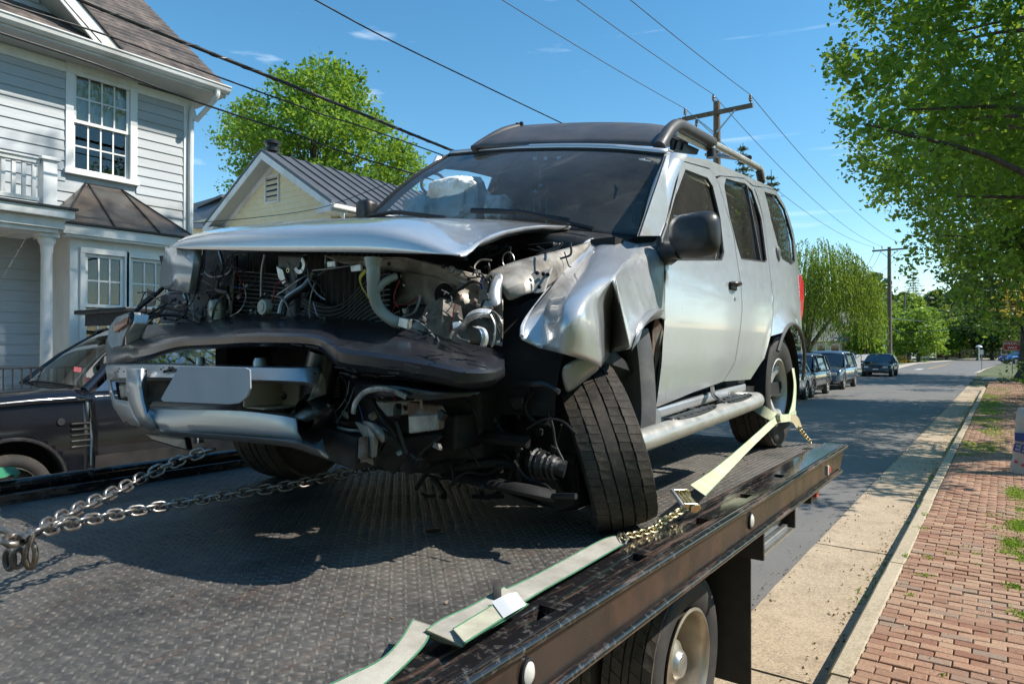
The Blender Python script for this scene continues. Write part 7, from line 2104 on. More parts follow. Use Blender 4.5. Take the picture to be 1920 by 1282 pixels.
q.lathe([(0, .02), (.018, .02), (.02, .008), (.045, .006), (.052, .015), (.055, .0), (.055, -.04)], 24, T); fo = q.build('fog_lamp', M['greasy'], suv, smooth=True, angle=30)
q = MB(); q.lathe([(0, .035), (.010, .033), (.012, .02)], 8, T); q.build('fog_lamp_bolt', M['alu'], fo)

# ---- nose structure behind the bumper
def bar(name, pts, r, m, parent=suv, n=8, flat=1.0, sm=4):
    q = MB(); q.tube(smoothpath(pts, sm) if len(pts) > 2 else pts, r, n, flat=flat); return q.build(name, m, parent, smooth=True)
def plate(name, pts, off, m, bev=.003, parent=suv):
    q = MB(); q.prism(pts, off); return q.build(name, m, parent, bevel=bev)
def A3(*t): return [at(a, b, Y=Y) for a, b, Y in t]
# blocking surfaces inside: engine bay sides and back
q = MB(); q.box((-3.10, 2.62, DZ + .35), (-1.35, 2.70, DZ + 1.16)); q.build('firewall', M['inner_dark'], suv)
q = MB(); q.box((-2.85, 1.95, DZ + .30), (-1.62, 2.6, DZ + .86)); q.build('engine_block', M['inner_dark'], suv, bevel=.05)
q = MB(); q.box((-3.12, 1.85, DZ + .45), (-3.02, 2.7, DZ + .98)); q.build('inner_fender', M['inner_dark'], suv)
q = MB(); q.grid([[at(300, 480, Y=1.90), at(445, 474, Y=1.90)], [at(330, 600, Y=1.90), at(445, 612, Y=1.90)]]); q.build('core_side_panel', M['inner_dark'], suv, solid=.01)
# radiator with vertical fins behind, condenser tubes in front
rad = plate('radiator', A3((438, 472, 1.98), (722, 480, 1.98), (726, 640, 1.98), (430, 640, 1.98)), (0, .05, 0), M['inner_dark'])
M['fin'] = mat('radiator_fin', (.17, .165, .16), .5, .6, var=.2)
M['cond'] = mat('condenser_tube', (.36, .36, .37), .42, .5, var=.25)
for k in range(25):
    x = 466 + k*10.6
    if 505 < x < 560: continue
    q = MB(); q.tube(A3((x, 474, 1.955), (x - 3, 600, 1.955)), .0035, 4); q.build('radiator_fin', M['fin'], rad)
def wavy(k, x):
    base = 508 + k*8.0
    if x < 560: y = base + (x - 430)*.10 - 2*math.sin((x - 430)*.02)
    else: y = base + 48 + 16*math.sin(max(0, min(PI, (x - 575)/110*PI)))*(1 if k < 6 else .7)*1.0 - max(0, x - 660)*.75*(1 if k < 8 else .5)
    return y
cond = thing
cp_ = MB()
for k in range(17):
    pts = [(x, wavy(k, x), 1.87) for x in range(434, 560, 14)]
    pts = [p for p in pts if p[1] < 660]
    if len(pts) > 2:
        q = MB(); q.tube(A3(*pts), .0045, 5, flat=.6); q.build('condenser_tube', M['cond'], rad)
for k in range(13):
    pts = []
    for x in range(566, 742, 11):
        y = 560 + k*7.2 + 17*math.sin((x - 566)/95*PI) * (1 if x < 661 else 1) - (max(0, x - 650)*.55)*(1 - k*.06)
        pts.append((x, y, 1.87 + max(0, x - 690)*.0003))
    q = MB(); q.tube(A3(*pts), .0045, 5, flat=.6); q.build('condenser_tube', M['cond'], rad)
bar('condenser_header', A3((438, 508, 1.86), (434, 560, 1.86), (430, 615, 1.86)), .011, M['alu'])
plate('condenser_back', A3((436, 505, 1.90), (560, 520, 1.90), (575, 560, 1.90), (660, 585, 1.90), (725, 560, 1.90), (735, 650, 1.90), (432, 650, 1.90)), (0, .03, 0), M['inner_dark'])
# pipes
M['pipe'] = mat('alu_pipe', (.30, .31, .32), .38, .7, var=.2)
bar('pipe', A3((412, 472, 1.86), (418, 500, 1.85), (408, 530, 1.85), (408, 545, 1.85), (425, 549, 1.84), (432, 562, 1.84)), .009, M['pipe'])
bar('pipe', A3((436, 478, 1.84), (437, 500, 1.84), (430, 513, 1.84), (424, 515, 1.84)), .008, M['pipe'])
bar('pipe', A3((497, 478, 1.80), (491, 510, 1.80), (490, 556, 1.80)), .007, M['pipe'])
bar('hose', A3((588, 512, 1.74), (570, 535, 1.72), (545, 552, 1.70), (530, 567, 1.69), (524, 588, 1.68)), .010, M['pipe'])
bar('hose', A3((590, 520, 1.76), (572, 542, 1.74), (548, 558, 1.72), (536, 572, 1.70), (532, 590, 1.69)), .009, M['rubber_trim'])
# receiver drier
c = at(408, 590, Y=1.78); q = MB(); q.lathe([(0, .07), (.040, .07), (.043, .062), (.043, .03), (.046, .028), (.046, .02), (.043, .018), (.043, -.10), (0, -.10)], 20, Matrix.Translation(c)); q.build('receiver_drier', M['alu'], suv, smooth=True, angle=30)
# horn disc
c = at(494, 576, Y=1.68); q = MB(); T = Matrix.Translation(c) @ Matrix.Rotation(PI/2, 4, 'X'); q.lathe([(0, .014), (.018, .014), (.020, .010), (.030, .009), (.033, .004), (.034, -.02)], 24, T); q.build('horn', M['neck_plastic'], suv, smooth=True, angle=30)
# centre latch support
lt = plate('latch_support', A3((521, 478, 1.74), (566, 480, 1.74), (556, 520, 1.74), (552, 596, 1.72), (532, 596, 1.72), (534, 540, 1.74), (520, 515, 1.74)), (0, .03, 0), M['trim_grey'], .006)
plate('latch_bracket', A3((517, 498, 1.72), (530, 505, 1.72), (536, 528, 1.72), (530, 534, 1.72), (521, 520, 1.72)), (0, .012, 0), M['alu'])
c = at(566, 498, Y=1.70); T = Matrix.Translation(c) @ Matrix.Rotation(PI/2, 4, 'X'); q = MB(); q.lathe([(.018, 0), (.034, 0), (.034, .012), (.018, .012), (.018, 0)], 20, T, -PI*.9, PI*.35); q.build('hood_latch', M['alu'], suv)
c = at(540, 507, Y=1.70); q = MB(); q.tube([c + Vector((.008*math.cos(a), 0, .008*math.sin(a))) for a in [2*PI*k/12 for k in range(12)]], .002, 5, closed=True); q.build('latch_grommet', M['zinc'], suv)
bar('latch_cable', A3((586, 507, 1.70), (625, 503, 1.70), (665, 497, 1.72), (682, 496, 1.72)), .003, M['pipe'])
plate('cable_clip', A3((612, 490, 1.72), (628, 488, 1.72), (629, 501, 1.72), (613, 502, 1.72)), (0, .01, 0), M['alu'])
plate('cable_clip', A3((656, 498, 1.71), (676, 494, 1.71), (677, 508, 1.71), (658, 510, 1.71)), (0, .01, 0), M['alu'])
# radiator support beam running back to the right
plate('support_beam', [at(600, 478, Y=1.80), at(760, 482, Y=1.84), at(880, 512, Y=1.9), at(905, 540, Y=1.92), at(880, 545, Y=1.92), at(815, 520, Y=1.88), at(720, 505, Y=1.82), at(640, 494, Y=1.80)], (0, .05, 0), M['beige_metal'], .006)
# washer filler neck, translucent white, with its yellow strap
nk = bar('filler_neck', A3((701, 490, 1.63), (700, 520, 1.63), (701, 552, 1.64), (712, 580, 1.66), (735, 600, 1.68), (752, 606, 1.70)), [.024]*5 + [.022]*4 + [.021]*4 + [.020]*4 + [.021]*4, M['neck_plastic'], n=18)
q = MB(); T = Matrix.Translation(at(700, 488, Y=1.63)); q.lathe([(.024, -.03), (.029, -.01), (.032, .008), (.029, .010), (.022, .002), (0, -.01)], 24, T); q.build('neck_mouth', M['neck_plastic'], nk, smooth=True, angle=50)
bar('neck_branch', A3((706, 545, 1.64), (722, 528, 1.66), (742, 518, 1.70)), .013, M['neck_plastic'], n=10)
q = MB(); YP = smoothpath(A3((684, 506, 1.62), (673, 522, 1.60), (678, 540, 1.59), (690, 560, 1.60)), 5); q.grid([[p + Vector((0, 0, .004)) for p in YP], [p + Vector((.010, 0, -.006)) for p in YP]]); q.build('yellow_tie', M['yellow'], nk, solid=.003)
plate('hose_clamp', A3((748, 594, 1.67), (766, 598, 1.67), (764, 618, 1.67), (745, 612, 1.67)), (0, .02, 0), M['alu'])
# inner wheel house sheet metal (pale, dusty)
rg = np.random.default_rng(4)
q = MB(); rows = []
for i in range(15):
    r = []
    for j in range(19):
        u = j/18; v = i/14; px = 722 + u*220; py = 500 + v*130 + u*18
        r.append(at(px, py, Y=2.0 + .07*mnoise.noise(Vector((u*5, v*4, 0))) + .05*math.sin(u*9) - .12*v*u))
    rows.append(r)
q.grid(rows); q.build('inner_fender_panel', M['beige_metal'], suv, smooth=True, solid=.006)
c = at(835, 552, Y=1.92); q = MB(); T = Matrix.Translation(c) @ Matrix.Rotation(PI/2, 4, 'X'); q.lathe([(0, .008), (.042, .008)], 24, T @ Matrix.Diagonal((1.15, 1, 1, 1))); q.build('lamp_hole', mat('deep_black', (.005, .005, .005), .9), suv)
q = MB(); q.grid([[at(a, b, Y=Y) for a, b, Y in r] for r in [[(800, 575, 1.86), (832, 562, 1.84), (864, 575, 1.86)], [(790, 600, 1.82), (830, 590, 1.78), (868, 600, 1.84)], [(800, 640, 1.84), (830, 640, 1.80), (860, 640, 1.86)]]]); q.build('bent_bracket_box', M['beige_metal'], suv, solid=.006)
plate('triangular_gusset', A3((766, 612, 1.80), (800, 584, 1.82), (797, 625, 1.80), (770, 625, 1.78)), (0, .02, 0), M['beige_metal'], .006)
# upper rail torn back, right of the hood
q = MB(); q.grid([[at(a, b, Y=Y) for a, b, Y in r] for r in [[(905, 515, 1.95), (960, 492, 2.05), (1010, 480, 2.2), (1080, 462, 2.5), (1110, 452, 2.62)], [(922, 524, 1.93), (968, 508, 2.02), (1018, 498, 2.15), (1076, 476, 2.45), (1106, 462, 2.58)], [(945, 545, 1.95), (982, 530, 2.0), (1022, 520, 2.12), (1060, 500, 2.35), (1090, 480, 2.5)], [(950, 570, 1.98), (988, 548, 2.0), (1010, 548, 2.08), (1040, 528, 2.25), (1070, 505, 2.4)]]]); q.build('upper_rail', M['beige_metal'], suv, smooth=True, sub=2, solid=.008)
q = MB(); q.grid([[at(a, b, Y=Y) for a, b, Y in r] for r in [[(915, 512, 1.90), (935, 512, 1.90), (945, 515, 1.90)], [(902, 535, 1.86), (922, 530, 1.84), (938, 545, 1.88)], [(893, 565, 1.86), (915, 560, 1.82), (940, 566, 1.86)], [(890, 577, 1.84), (915, 580, 1.82), (936, 573, 1.84)]]]); q.build('bent_bracket', M['alu'], suv, sub=2, smooth=True, solid=.006)
for (x, y, Y) in ((922, 520, 1.86), (918, 524, 1.85), (908, 556, 1.82), (880, 523, 1.88), (1008, 512, 2.06), (1020, 514, 2.08), (1028, 515, 2.1), (1012, 538, 2.03), (832, 500, 1.86), (730, 495, 1.80)):
    q = MB(); q.lathe([(0, .006), (.008, .006), (.008, 0)], 6, Matrix.Translation(at(x, y, Y=Y)) @ Matrix.Rotation(PI/2, 4, 'X')); q.build('bolt', M['greasy'], suv)
plate('rail_side', A3((993, 515, 2.06), (1035, 502, 2.12), (1020, 548, 2.06), (1000, 550, 2.04)), (0, .01, 0), M['beige_metal'])
c = at(880, 524, Y=1.90); q = MB(); q.grid([[at(845, 515, Y=1.90), at(868, 507, Y=1.90), at(900, 520, Y=1.92)], [at(852, 525, Y=1.88), at(875, 522, Y=1.87), at(905, 538, Y=1.9)], [at(870, 535, Y=1.90), at(890, 545, Y=1.90), at(900, 560, Y=1.92)]]); q.build('strut_bracket', M['beige_metal'], suv, sub=2, smooth=True, solid=.006)
# bright torn strip
T1_ = smoothpath(A3((846, 632, 1.70), (855, 618, 1.70), (868, 610, 1.69), (880, 594, 1.68), (900, 586, 1.68), (922, 588, 1.70)), 4)
q = MB(); q.grid([[p + Vector((0, .0, .012)) for p in T1_], [p + Vector((0, -.012, 0)) for p in T1_], [p + Vector((0, .006, -.014)) for p in T1_]]); q.build('torn_metal_strip', M['bright_metal'], suv, smooth=True, solid=.003)
T2_ = smoothpath(A3((890, 612, 1.70), (903, 618, 1.69), (908, 634, 1.69), (904, 650, 1.69)), 4)
q = MB(); q.grid([[p + Vector((-.010, .0, 0)) for p in T2_], [p + Vector((0, -.01, 0)) for p in T2_], [p + Vector((.012, .006, 0)) for p in T2_]]); q.build('torn_metal_strip', M['bright_metal'], suv, smooth=True, solid=.003)
bar('torn_wire', A3((920, 590, 1.70), (928, 610, 1.70), (927, 635, 1.70), (922, 650, 1.70)), .003, M['alu'])
plate('torn_tab', A3((848, 604, 1.70), (862, 602, 1.70), (866, 620, 1.70), (850, 622, 1.70)), (0, .004, 0), M['bright_metal'])
# engine bay silhouettes
bar('intake_ring', [at(953 + 11*math.cos(a), 488 + 15*math.sin(a), Y=2.15) for a in [2*PI*k/16 for k in range(17)]], .003, M['alu'], sm=1)
q = MB(); c = at(1005, 463, Y=2.45); q.box((c.x - .08, c.y, c.z - .012), (c.x + .09, c.y + .05, c.z + .016)); q.build('battery_clamp', M['greasy'], suv, bevel=.01)
q = MB(); q.box((-1.95, 2.2, DZ + .8), (-1.55, 2.55, DZ + .93)); q.build('air_box', M['inner_dark'], suv, bevel=.03)

# ---- lamps at the far corner
def P2(px, py, Y): return at(px, py, Y=Y)
q = MB(); f0 = [P2(316, 463, 1.70), P2(382, 466, 1.62), P2(378, 492, 1.60), P2(366, 548, 1.62), P2(322, 545, 1.70), P2(302, 538, 1.74), P2(306, 505, 1.74)]
hl = None
q = MB(); q.grid([[at(a, b, Y=Y) for a, b, Y in r] for r in (((315, 463, 1.69), (340, 464, 1.65), (366, 465, 1.62), (374, 466, 1.64), (382, 467, 1.70)), ((306, 500, 1.71), (332, 502, 1.66), (362, 506, 1.62), (371, 506, 1.64), (379, 505, 1.70)), ((303, 538, 1.72), (330, 544, 1.67), (355, 548, 1.63), (362, 549, 1.65), (368, 548, 1.70)))]); q.build('headlight', mat('lamp_housing', (.46, .49, .53), .22, .1, var=.12, vs=4, bmp=.2, bs=10, coat=.8), suv, smooth=True, solid=.02, angle=35)
bar('headlight_rim', f0 + [f0[0]], .0045, M['cabin_grey'], sm=1)
cl = [P2(232, 585, 1.50), P2(245, 590, 1.48), P2(242, 606, 1.47), P2(229, 626, 1.47), P2(227, 648, 1.49), P2(200, 653, 1.57), P2(193, 640, 1.60), P2(196, 612, 1.59), P2(210, 593, 1.55)]
q = MB(); q.prism([p + Vector((0, .02, 0)) for p in cl], (.03, .05, 0)); q.build('corner_lamp', mat('lamp_reflector', (.62, .60, .58), .15, .2, var=.25, vs=20, coat=.9), suv, bevel=.006)
q = MB(); q.prism(A3((210, 610, 1.55), (240, 592, 1.475), (237, 606, 1.475), (214, 624, 1.55)), (0, .01, 0)); q.build('amber_bulb_cover', mat('amber', (.5, .2, .12), .3), suv, bevel=.006)
bar('lamp_seal', [P2(246, 588, 1.50), P2(250, 606, 1.50), P2(238, 630, 1.51), P2(233, 650, 1.53)], .012, M['rubber_trim'])
# broken plastic tangle between the lamps
for pts, r, m in ((A3((243, 592, 1.62), (270, 570, 1.66), (300, 545, 1.70), (318, 525, 1.74)), .010, 'rubber_trim'), (A3((248, 605, 1.62), (290, 582, 1.66), (330, 560, 1.70)), .006, 'black_plastic'), (A3((255, 588, 1.66), (262, 572, 1.66), (290, 548, 1.7)), .007, 'black_plastic'), (A3((300, 575, 1.72), (340, 580, 1.72), (380, 598, 1.70)), .012, 'black_plastic'), (A3((270, 595, 1.66), (320, 590, 1.68), (350, 596, 1.7)), .008, 'greasy'), (A3((345, 552, 1.68), (350, 566, 1.68), (330, 575, 1.70)), .008, 'alu'), (A3((385, 560, 1.80), (395, 585, 1.78), (398, 602, 1.78)), .006, 'rubber_trim')):
    bar('broken_bracket', pts, r, M[m])
plate('inner_lamp_panel', A3((300, 552, 1.80), (392, 552, 1.80), (392, 606, 1.76), (300, 606, 1.76)), (0, .01, 0), M['trim_grey'])
plate('label_tag', A3((352, 567, 1.73), (361, 566, 1.73), (362, 584, 1.73), (353, 585, 1.73)), (0, .004, 0), M['sign_white'])
plate('bracket', A3((275, 540, 1.76), (292, 548, 1.74), (290, 572, 1.74), (276, 574, 1.75)), (0, .006, 0), M['trim_grey'])

# ---- lower structure: crash beam, horns, rusty brackets
q = MB(); q.beam(at(562, 808, Y=1.52), at(690, 848, Y=1.50), .09, .105); q.build('crash_beam', M['greasy'], suv, bevel=.005)
plate('beam_end', A3((672, 820, 1.44), (682, 818, 1.44), (682, 862, 1.44), (670, 860, 1.44)), (0, .02, 0), M['rusty'])
plate('bent_horn', A3((664, 790, 1.50), (690, 800, 1.46), (702, 815, 1.46), (698, 858, 1.46), (678, 852, 1.48), (682, 822, 1.48)), (0, .02, 0), M['beige_metal'])
q = MB(); q.grid([[at(a, b, Y=Y) for a, b, Y in r] for r in [[(676, 786, 1.50), (700, 792, 1.46), (718, 802, 1.48)], [(690, 800, 1.48), (708, 808, 1.44), (722, 825, 1.46)], [(700, 812, 1.50), (712, 820, 1.48), (718, 832, 1.48)]]]); q.build('bent_flange', M['beige_metal'], suv, sub=2, smooth=True, solid=.006)
plate('hanging_hook', A3((672, 852, 1.47), (695, 858, 1.47), (697, 872, 1.47), (686, 866, 1.47), (674, 868, 1.47)), (0, .01, 0), M['rusty'])
plate('frame_panel', A3((700, 752, 1.56), (765, 750, 1.58), (768, 775, 1.58), (725, 782, 1.56)), (0, .06, 0), M['beige_metal'], .006)
plate('rusty_plate', A3((765, 752, 1.52), (820, 760, 1.54), (822, 772, 1.54), (822, 805, 1.52), (768, 812, 1.50), (764, 780, 1.52)), (0, .03, 0), M['rusty'], .006)
plate('rusty_plate', A3((765, 780, 1.50), (821, 776, 1.50), (820, 806, 1.50), (766, 813, 1.50)), (0, .01, 0), M['beige_metal'], .004)
plate('hanging_panel', A3((640, 760, 1.62), (700, 735, 1.60), (740, 790, 1.62), (760, 850, 1.64), (735, 890, 1.66), (708, 870, 1.62), (720, 830, 1.6), (670, 790, 1.6)), (0, .02, 0), M['black_plastic'], .006)
plate('hanging_panel', A3((735, 820, 1.70), (820, 812, 1.70), (826, 820, 1.70), (790, 850, 1.70), (770, 890, 1.72), (750, 885, 1.72)), (0, .02, 0), M['black_plastic'], .006)
bar('strut_rod', A3((695, 745, 1.50), (720, 790, 1.50), (742, 820, 1.52)), .008, M['greasy'])
plate('lower_grille_panel', A3((605, 690, 1.60), (665, 700, 1.58), (668, 790, 1.60), (612, 790, 1.62)), (0, .03, 0), M['inner_dark'], .004)
for k in range(7):
    q = MB(); q.tube(A3((614, 708 + k*5, 1.585), (624, 714 + k*5, 1.58), (636, 706 + k*6, 1.58)), .003, 4); q.build('condenser_tube', M['cond'], rad)
plate('tow_bracket', A3((270, 812, 1.48), (345, 820, 1.46), (350, 845, 1.46), (330, 840, 1.46), (285, 826, 1.48)), (0, .03, 0), M['bumper_black'], .008)

# ---- wheels
def suv_wheel(T, rim=True, face=1, nblk=50):
    ty = tyre_parts(suv, T, .385, .27, .215, nblk, blockm=M['rubber'])
    q = MB(); q.lathe([(.215, -.115), (.225, -.122), (.215, -.126), (.205, -.118), (.195, -.05), (.190, .05), (.205, .108), (.216, .118), (.226, .114), (.218, .105)], 48, T); rm = q.build('rim', M['silver_alloy'], ty, smooth=True, angle=40)
    if rim:
        q = MB(); f = face
        q.lathe([(0, .075*f), (.035, .072*f), (.045, .055*f), (.045, .0)], 24, T)
        for k in range(6):
            a0 = 2*PI*k/6; w0, w1 = .30, .17
            rows = []
            for (r, z, w) in ((.035, .045, .9), (.08, .055, .36), (.14, .068, .22), (.195, .095, .20)):
                rows.append([T @ Vector((r*math.cos(a0 + w*s), r*math.sin(a0 + w*s), (z + (.0 if abs(s) < .9 else -.018))*f)) for s in (-1, -.5, 0, .5, 1)])
            q.grid(rows)
            q.grid([[T @ Vector((r*math.cos(a0 + w*s), r*math.sin(a0 + w*s), (z - .05)*f)) for s in (-1, 1)] for (r, z, w) in ((.08, .055, .36), (.14, .068, .22), (.195, .095, .20))])
        q.build('spokes', M['silver_alloy'], ty, smooth=True, angle=40)
        q = MB(); q.lathe([(.03, .03*f), (.16, .03*f), (.19, .0)], 30, T); q.build('brake_disc', M['greasy'], ty)
    return ty
Tr = Matrix.Translation((-1.25 - .135, AR, DZ + .385)) @ Matrix.Rotation(PI/2, 4, 'Y') @ Matrix.Rotation(.4, 4, 'Z')
suv_wheel(Tr)
suv_wheel(Matrix.Translation((-3.05, AR, DZ + .385)) @ Matrix.Rotation(PI/2, 4, 'Y'), rim=False)
suv_wheel(Matrix.Translation((-3.06, AF - .02, DZ + .385)) @ Matrix.Rotation(.28, 4, 'Z') @ Matrix.Rotation(PI/2, 4, 'Y'), rim=False)
# broken front wheel: splayed and steered so that its tread faces the lens
def broken_T():
    # forward direction of the wheel (tread facing us), then camber
    fw = Vector((math.sin(math.radians(37)), -math.cos(math.radians(37)), 0))
    axis = Vector((0, 0, 1)).cross(fw).normalized()      # horizontal axle direction
    Rm = Matrix((fw, axis, Vector((0, 0, 1)))).transposed()
    return Rm
Rm = broken_T()
lean = math.radians(-16)
B3 = Rm @ Matrix.Rotation(-lean, 3, 'X')
WR = .305
cw = at(1130, 848, Y=2.32)
Tw = Matrix.Translation((cw.x, cw.y, DZ + WR*math.cos(lean) + .012)) @ B3.to_4x4() @ Matrix.Rotation(PI/2, 4, 'X')
tw_o = tyre_parts(suv, Tw, WR, .230, .195, 60, rows=[(-.95, -.60, 1, .0), (-.55, -.22, 1, .5), (-.17, .17, 0, 0), (.22, .55, 1, .2), (.60, .95, 1, .7)], depth=.009)
q = MB(); q.lathe([(.195, -.09), (.205, -.097), (.195, -.10), (.187, -.09), (.178, -.04), (.174, .04), (.187, .088), (.196, .098), (.206, .094), (.198, .085)], 48, Tw); q.build('rim', M['silver_alloy'], tw_o, smooth=True, angle=40)
q = MB(); q.lathe([(0, .05), (.19, .05), (.19, .03), (0, .03)], 36, Tw); q.lathe([(0, -.08), (.16, -.06), (.16, -.02)], 30, Tw); q.build('brake_disc', M['greasy'], tw_o, smooth=True, angle=30)
# suspension: arms, sway bar, knuckle, drive shaft, frame
bar('control_arm', A3((905, 740, 2.1), (960, 765, 2.08), (1000, 788, 2.05), (1050, 785, 2.08)), .045, M['greasy'], flat=.45)
bar('sway_bar', A3((815, 868, 1.92), (840, 876, 1.90), (880, 872, 1.92), (930, 868, 1.95), (970, 874, 2.0)), .017, M['inner_dark'])
bar('tie_rod', A3((800, 846, 2.05), (880, 845, 2.05), (960, 838, 2.05), (1040, 852, 2.1), (1080, 862, 2.12)), .018, M['inner_dark'])
bar('end_link', A3((970, 838, 1.98), (972, 872, 1.98), (973, 910, 1.98)), .012, M['greasy'])
bar('steering_damper', A3((860, 818, 1.9), (920, 820, 1.9), (990, 828, 1.92)), .024, M['greasy'])
bar('lower_arm', A3((840, 888, 1.98), (920, 905, 1.92), (985, 918, 1.86), (1040, 930, 1.9)), .04, M['inner_dark'], flat=.5)
bar('drive_boot', A3((1010, 870, 1.95), (1030, 872, 1.95), (1060, 880, 1.97)), [.05]*3 + [.04]*3 + [.03]*3, M['rubber_trim'])
for k in range(5): 
    c = at(1008 + k*9, 870 + k*2, Y=1.95); q = MB(); q.lathe([(.05 - .004*k, -.006), (.056 - .004*k, 0), (.05 - .004*k, .006)], 16, Matrix.Translation(c) @ Matrix.Rotation(PI/2, 4, 'Y')); q.build('boot_rib', M['rubber_trim'], suv)
plate('knuckle', A3((985, 905, 2.05), (1040, 895, 2.08), (1060, 930, 2.1), (1010, 940, 2.06), (980, 930, 2.04)), (0, .06, 0), M['inner_dark'], .01)
bar('ball_joint', A3((970, 905, 1.98), (985, 915, 2.0), (1000, 922, 2.0)), .02, M['greasy'])
plate('frame_rail_end', A3((790, 740, 1.75), (900, 735, 1.85), (905, 860, 1.9), (800, 870, 1.8)), (0, .12, 0), M['inner_dark'], .01)
q = MB(); q.box((-1.62, 1.75, DZ + .34), (-1.50, 5.4, DZ + .46)); q.box((-2.95, 1.75, DZ + .36), (-2.83, 5.4, DZ + .48)); q.build('frame_rail', M['greasy'], suv, bevel=.01)
q = MB(); q.box((-2.9, 1.9, DZ + .26), (-1.65, 2.5, DZ + .34)); q.build('skid_plate', M['inner_dark'], suv, bevel=.02)
q = MB(); q.box((-3.15, 3.0, DZ + .36), (-1.30, 5.4, DZ + .44)); q.build('underbody', M['inner_dark'], suv)
q = MB(); q.tube([(-3.0, AR, DZ + .385), (-1.5, AR, DZ + .385)], .05, 10); q.lathe([(0, -.14), (.1, -.1), (.14, 0), (.1, .1), (0, .14)], 16, Matrix.Translation((-2.2, AR, DZ + .385))); q.build('rear_axle', M['greasy'], suv, smooth=True)
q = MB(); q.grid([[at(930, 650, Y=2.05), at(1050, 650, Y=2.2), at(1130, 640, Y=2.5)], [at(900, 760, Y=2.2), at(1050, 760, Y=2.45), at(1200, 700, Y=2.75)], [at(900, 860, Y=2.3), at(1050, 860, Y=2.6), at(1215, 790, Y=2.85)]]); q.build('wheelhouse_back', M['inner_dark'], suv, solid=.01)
# lower fender lip hanging over the tyre
q = MB(); q.grid([[at(a, b, X=x) for a, b, x in r] for r in [[(1050, 688, -1.20), (1075, 676, -1.16), (1104, 662, -1.12), (1120, 664, -1.10)], [(1056, 718, -1.20), (1078, 712, -1.16), (1108, 690, -1.12), (1122, 684, -1.10)], [(1062, 738, -1.21), (1076, 728, -1.18), (1104, 706, -1.14), (1124, 690, -1.12)]]]); q.build('fender_lip', M['silver_bumper'], fd, smooth=True, sub=2, solid=.006)

# ---- torn wiring, hoses, clips and small sheet metal hanging in the open nose
cr_ = random.Random(17)
wm_ = [M['rubber_trim'], M['rubber_trim'], M['black_plastic'], M['trim_grey'], M['greasy'], M['pipe'], M['cond'], mat('wire_red', (.25, .02, .02), .5), mat('wire_blue', (.03, .06, .22), .5), M['beige_metal']]
def clutter(n, x0, x1, y0, y1, Y0, Y1, rmin, rmax, dark=False, L=55):
    for k in range(n):
        px, py, Y = cr_.uniform(x0, x1), cr_.uniform(y0, y1), cr_.uniform(Y0, Y1)
        a = cr_.uniform(0, 2*PI); pts = []
        m_ = cr_.choice(wm_[:3] + [wm_[4]]) if dark else cr_.choice(wm_)
        for j in range(4):
            pts.append((px, py, Y)); a += cr_.uniform(-.9, .9)
            px = min(x1 + 10, max(x0 - 10, px + math.cos(a)*L*.4)); py = min(y1, max(y0, py + math.sin(a)*L*.4 + 4)); Y = min(Y1, max(Y0, Y + cr_.uniform(-.03, .03)))
        q = MB(); q.tube(smoothpath(A3(*pts), 4), cr_.uniform(rmin, rmax)*.75, 6); q.build('wire', m_, suv, smooth=True)
def scraps(n, x0, x1, y0, y1, Y0, Y1, s0, s1, mats):
    for k in range(n):
        px, py, Y = cr_.uniform(x0, x1), cr_.uniform(y0, y1), cr_.uniform(Y0, Y1); c = at(px, py, Y=Y)
        s = cr_.uniform(s0, s1); a0 = cr_.uniform(0, 6)
        n_ = cr_.choice((4, 5, 6)); R3 = Euler((cr_.uniform(-.6, .6), cr_.uniform(-.6, .6), cr_.uniform(-.9, .3))).to_matrix()
        P = [c + R3 @ Vector((s*cr_.uniform(.5, 1.2)*math.cos(a0 + 2*PI*j/n_), 0, s*cr_.uniform(.4, 1)*math.sin(a0 + 2*PI*j/n_))) for j in range(n_)]
        q = MB(); q.prism(P, R3 @ Vector((0, cr_.uniform(.003, .02), 0))); o = q.build('bracket', cr_.choice(mats), suv, bevel=.002)
clutter(26, 385, 470, 478, 600, 1.74, 1.86, .002, .006)
clutter(16, 500, 600, 478, 596, 1.66, 1.76, .002, .005)
clutter(22, 745, 930, 488, 640, 1.72, 1.86, .0022, .007)
clutter(12, 905, 1060, 455, 500, 2.0, 2.4, .003, .009, True)
clutter(18, 250, 390, 548, 606, 1.62, 1.72, .002, .006)
clutter(20, 620, 780, 700, 860, 1.48, 1.62, .002, .007)
clutter(34, 780, 1070, 720, 930, 1.8, 2.1, .004, .014, True, 90)
G5 = [M['beige_metal'], M['trim_grey'], M['alu'], M['greasy'], M['black_plastic'], M['rusty']]
scraps(16, 385, 600, 480, 598, 1.72, 1.80, .006, .018, G5)
scraps(24, 740, 935, 490, 640, 1.72, 1.84, .006, .022, G5)
scraps(14, 255, 390, 545, 605, 1.62, 1.74, .006, .020, [M['trim_grey'], M['black_plastic'], M['greasy'], M['alu']])
scraps(22, 610, 830, 695, 870, 1.48, 1.6, .008, .026, G5 + [M['black_plastic'], M['inner_dark']])
scraps(26, 790, 1060, 740, 925, 1.85, 2.1, .012, .040, [M['greasy'], M['inner_dark'], M['rubber_trim']])

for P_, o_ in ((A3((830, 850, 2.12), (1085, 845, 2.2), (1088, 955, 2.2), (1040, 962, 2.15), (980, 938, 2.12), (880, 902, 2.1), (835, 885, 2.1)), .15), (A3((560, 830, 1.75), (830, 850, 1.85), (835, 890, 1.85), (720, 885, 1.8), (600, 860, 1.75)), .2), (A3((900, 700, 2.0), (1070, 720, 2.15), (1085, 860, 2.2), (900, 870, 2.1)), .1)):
    plate('subframe', P_, (0, o_, 0), M['inner_dark'], .02)

